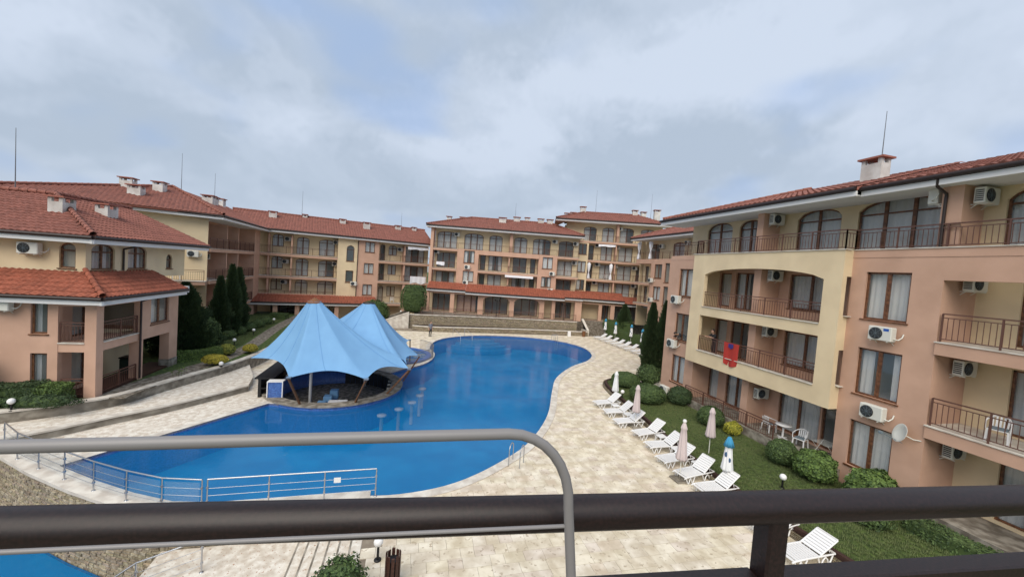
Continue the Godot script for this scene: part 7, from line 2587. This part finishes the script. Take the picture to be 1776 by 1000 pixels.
func people():
	var dark := Color(0.02, 0.02, 0.025)
	var shirt := Color(0.16, 0.17, 0.21)
	var hair := Color(0.03, 0.022, 0.018)
	# walking man by the far end of the pool, seen from behind and side
	var p := thing("person", "person in grey top and black trousers standing beside the far pool end", "person", Vector3(2.45, 0.0, -45.9))
	var b := []
	for s in [-1.0, 1.0]:
		b.append([Vector3(0.09 * s, 0.92, 0), Vector3(0.10 * s, 0.49, 0.03 * s), 0.10, 0.068, dark])
		b.append([Vector3(0.10 * s, 0.49, 0.03 * s), Vector3(0.10 * s, 0.09, -0.03 + 0.02 * s), 0.066, 0.045, dark])
		b.append([Vector3(0.10 * s, 0.045, -0.06), Vector3(0.11 * s, 0.035, 0.15), 0.045, 0.035, Color(0.05, 0.05, 0.05)])
		b.append([Vector3(0.19 * s, 1.42, 0), Vector3(0.235 * s, 1.13, -0.03), 0.058, 0.046, shirt])
		b.append([Vector3(0.235 * s, 1.13, -0.03), Vector3(0.22 * s, 0.88, 0.06), 0.043, 0.031, SKIN])
		hand(b, Vector3(0.22 * s, 0.88, 0.06), Vector3(0, -0.97, 0.22), Vector3(0, 0.2, 0.97))
	b.append([Vector3(0, 0.95, 0), Vector3(0, 1.2, 0.01), 0.135, 0.14, shirt])
	b.append([Vector3(0, 1.2, 0.01), Vector3(0, 1.38, 0), 0.145, 0.12, shirt])
	b.append([Vector3(-0.14, 1.4, 0), Vector3(0.14, 1.4, 0), 0.085, 0.085, shirt])
	head(b, Vector3(0, 1.5, 0.0), Vector3(0, 1.75, 0.02), Vector3(0.25, -0.12, 0.96).normalized(), hair)
	part(p, "body", body(b, 0.02), M.figure)
	p.rotation.y = 0.5
	# person sitting at the rail of the lower box loggia
	var fr := frame(Vector2(18.6, -24.6), Vector2(18.6, 0.0))
	var q := thing("person", "person in black shirt leaning on the rail left of the red towel", "person", fr * Vector3(4.35, 3.86, -0.15))
	q.transform = fr * Transform3D(Basis.IDENTITY, Vector3(4.35, 3.86, -0.15))
	b = []
	for s in [-1.0, 1.0]:
		b.append([Vector3(0.09 * s, 0.92, -0.12), Vector3(0.10 * s, 0.49, -0.06), 0.10, 0.068, dark])
		b.append([Vector3(0.10 * s, 0.49, -0.06), Vector3(0.10 * s, 0.09, -0.12), 0.066, 0.045, dark])
		b.append([Vector3(0.10 * s, 0.045, -0.14), Vector3(0.11 * s, 0.035, 0.06), 0.045, 0.035, dark])
		b.append([Vector3(0.19 * s, 1.38, 0.02), Vector3(0.26 * s, 1.22, 0.24), 0.056, 0.045, dark])
		b.append([Vector3(0.26 * s, 1.22, 0.24), Vector3(0.12 * s, 1.30, 0.44), 0.042, 0.031, SKIN])
		hand(b, Vector3(0.12 * s, 1.30, 0.44), Vector3(-0.3 * s, -0.1, 0.95), Vector3(0.95, 0, 0.3 * s))
	b.append([Vector3(0, 0.95, -0.12), Vector3(0, 1.2, -0.05), 0.135, 0.14, dark])
	b.append([Vector3(0, 1.2, -0.05), Vector3(0, 1.36, 0.0), 0.145, 0.12, dark])
	b.append([Vector3(-0.14, 1.38, 0.01), Vector3(0.14, 1.38, 0.01), 0.085, 0.085, dark])
	head(b, Vector3(0, 1.47, 0.04), Vector3(0, 1.72, 0.1), Vector3(-0.3, -0.25, 0.92).normalized(), hair)
	part(q, "body", body(b, 0.02), M.figure)
	# person reaching out of the end window over the outdoor unit
	var w := thing("person", "person in black reaching out of the window toward the air conditioner", "person", fr * Vector3(1.25, 3.6, -0.35))
	w.transform = fr * Transform3D(Basis.IDENTITY, Vector3(1.35, 3.72, -0.3))
	b = []
	for s in [-1.0, 1.0]:
		b.append([Vector3(0.09 * s, 0.80, -0.25), Vector3(0.10 * s, 0.42, -0.3), 0.10, 0.068, dark])
		b.append([Vector3(0.10 * s, 0.42, -0.3), Vector3(0.10 * s, 0.1, -0.38), 0.066, 0.045, dark])
		b.append([Vector3(0.16 * s, 0.98, 0.36), Vector3(0.20 * s - 0.05, 0.82, 0.55), 0.056, 0.045, dark])
		b.append([Vector3(0.20 * s - 0.05, 0.82, 0.55), Vector3(0.12 * s - 0.15, 0.66, 0.62), 0.042, 0.031, SKIN])
		hand(b, Vector3(0.12 * s - 0.15, 0.66, 0.62), Vector3(-0.2, -0.95, 0.15), Vector3(0.95, -0.2, 0))
	b.append([Vector3(0, 0.84, -0.22), Vector3(0, 0.96, 0.05), 0.135, 0.14, dark])
	b.append([Vector3(0, 0.96, 0.05), Vector3(0, 1.0, 0.28), 0.145, 0.12, dark])
	b.append([Vector3(-0.14, 1.0, 0.32), Vector3(0.14, 1.0, 0.32), 0.085, 0.085, dark])
	head(b, Vector3(-0.02, 1.03, 0.42), Vector3(-0.06, 1.1, 0.66), Vector3(-0.2, -0.85, 0.45).normalized(), hair)
	part(w, "body", body(b, 0.02), M.figure)

# ------------------------------------------------------------------ the balcony one stands on
func foreground():
	var o := thing("balcony_railing", "thick dark brown painted balcony rail on a square post", "railing", Vector3(0.99, 6.8, -0.79))
	var d := Vector3(0.9952, 0, 0.0981)
	var mid := Vector3(0.98, 7.815, -0.7925)
	var a := mid - d * 2.6
	var b := mid + d * 2.2
	var st := begin()
	var line := []
	for k in 13:
		line.append(a.lerp(b, k / 12.0))
	tube(st, line, 0.041, 20)
	part(o, "top_rail", done(st), M.painted_rail, Transform3D.IDENTITY, true)
	st = begin()
	var n := Vector3(-d.z, 0, d.x)
	var post := Transform3D(Basis(d, Vector3.UP, n), mid)
	soft_box(st, Vector3(-0.03, -1.02, -0.03), Vector3(0.03, -0.02, 0.03), 0.006)
	part(o, "post", done(st), M.painted_rail, post, true)
	st = begin()
	soft_box(st, Vector3(0.03, -0.25, -0.03), Vector3(2.2, -0.187, 0.03), 0.005)
	part(o, "lower_rail", done(st), M.painted_rail, post, true)
	st = begin()
	soft_box(st, Vector3(-2.6, -0.25, -0.03), Vector3(-0.03, -0.187, 0.03), 0.005)
	part(o, "lower_rail", done(st), M.painted_rail, post, true)
	var fl := begin()
	box(fl, Vector3(-2.6, 6.5, -0.95), Vector3(3.2, 6.78, 1.2))
	var floor_ := structure("balcony_floor", done(fl), M.concrete)
	floor_.transform = Transform3D.IDENTITY
	var r := thing("clothes_rack", "grey tubular clothes drying rack standing inside the balcony rail", "drying rack", Vector3(0.38, 6.78, -0.755))
	st = begin()
	var pts := [Vector3(-1.05, 7.2, -0.80), Vector3(-1.04, 7.97, -0.798), Vector3(-1.0, 8.04, -0.796), Vector3(-0.93, 8.06, -0.794)]
	pts.append(Vector3(-0.3, 8.06, -0.775))
	for k in 9:
		var t := PI / 2 * k / 8.0
		pts.append(Vector3(0.215 + sin(t) * 0.145, 8.06 - (1.0 - cos(t)) * 0.165, -0.76 + 0.004 * t))
	pts.append(Vector3(0.382, 7.72, -0.755))
	pts.append(Vector3(0.43, 6.79, -0.75))
	tube(st, pts, 0.0112, 12)
	part(r, "tube_frame", done(st), M.tube_grey, Transform3D.IDENTITY, true)
	st = begin()
	tube(st, [Vector3(-1.04, 7.90, -0.797), Vector3(0.366, 7.849, -0.756)], 0.0042, 8)
	part(r, "cross_bar", done(st), M.tube_grey, Transform3D.IDENTITY, true)
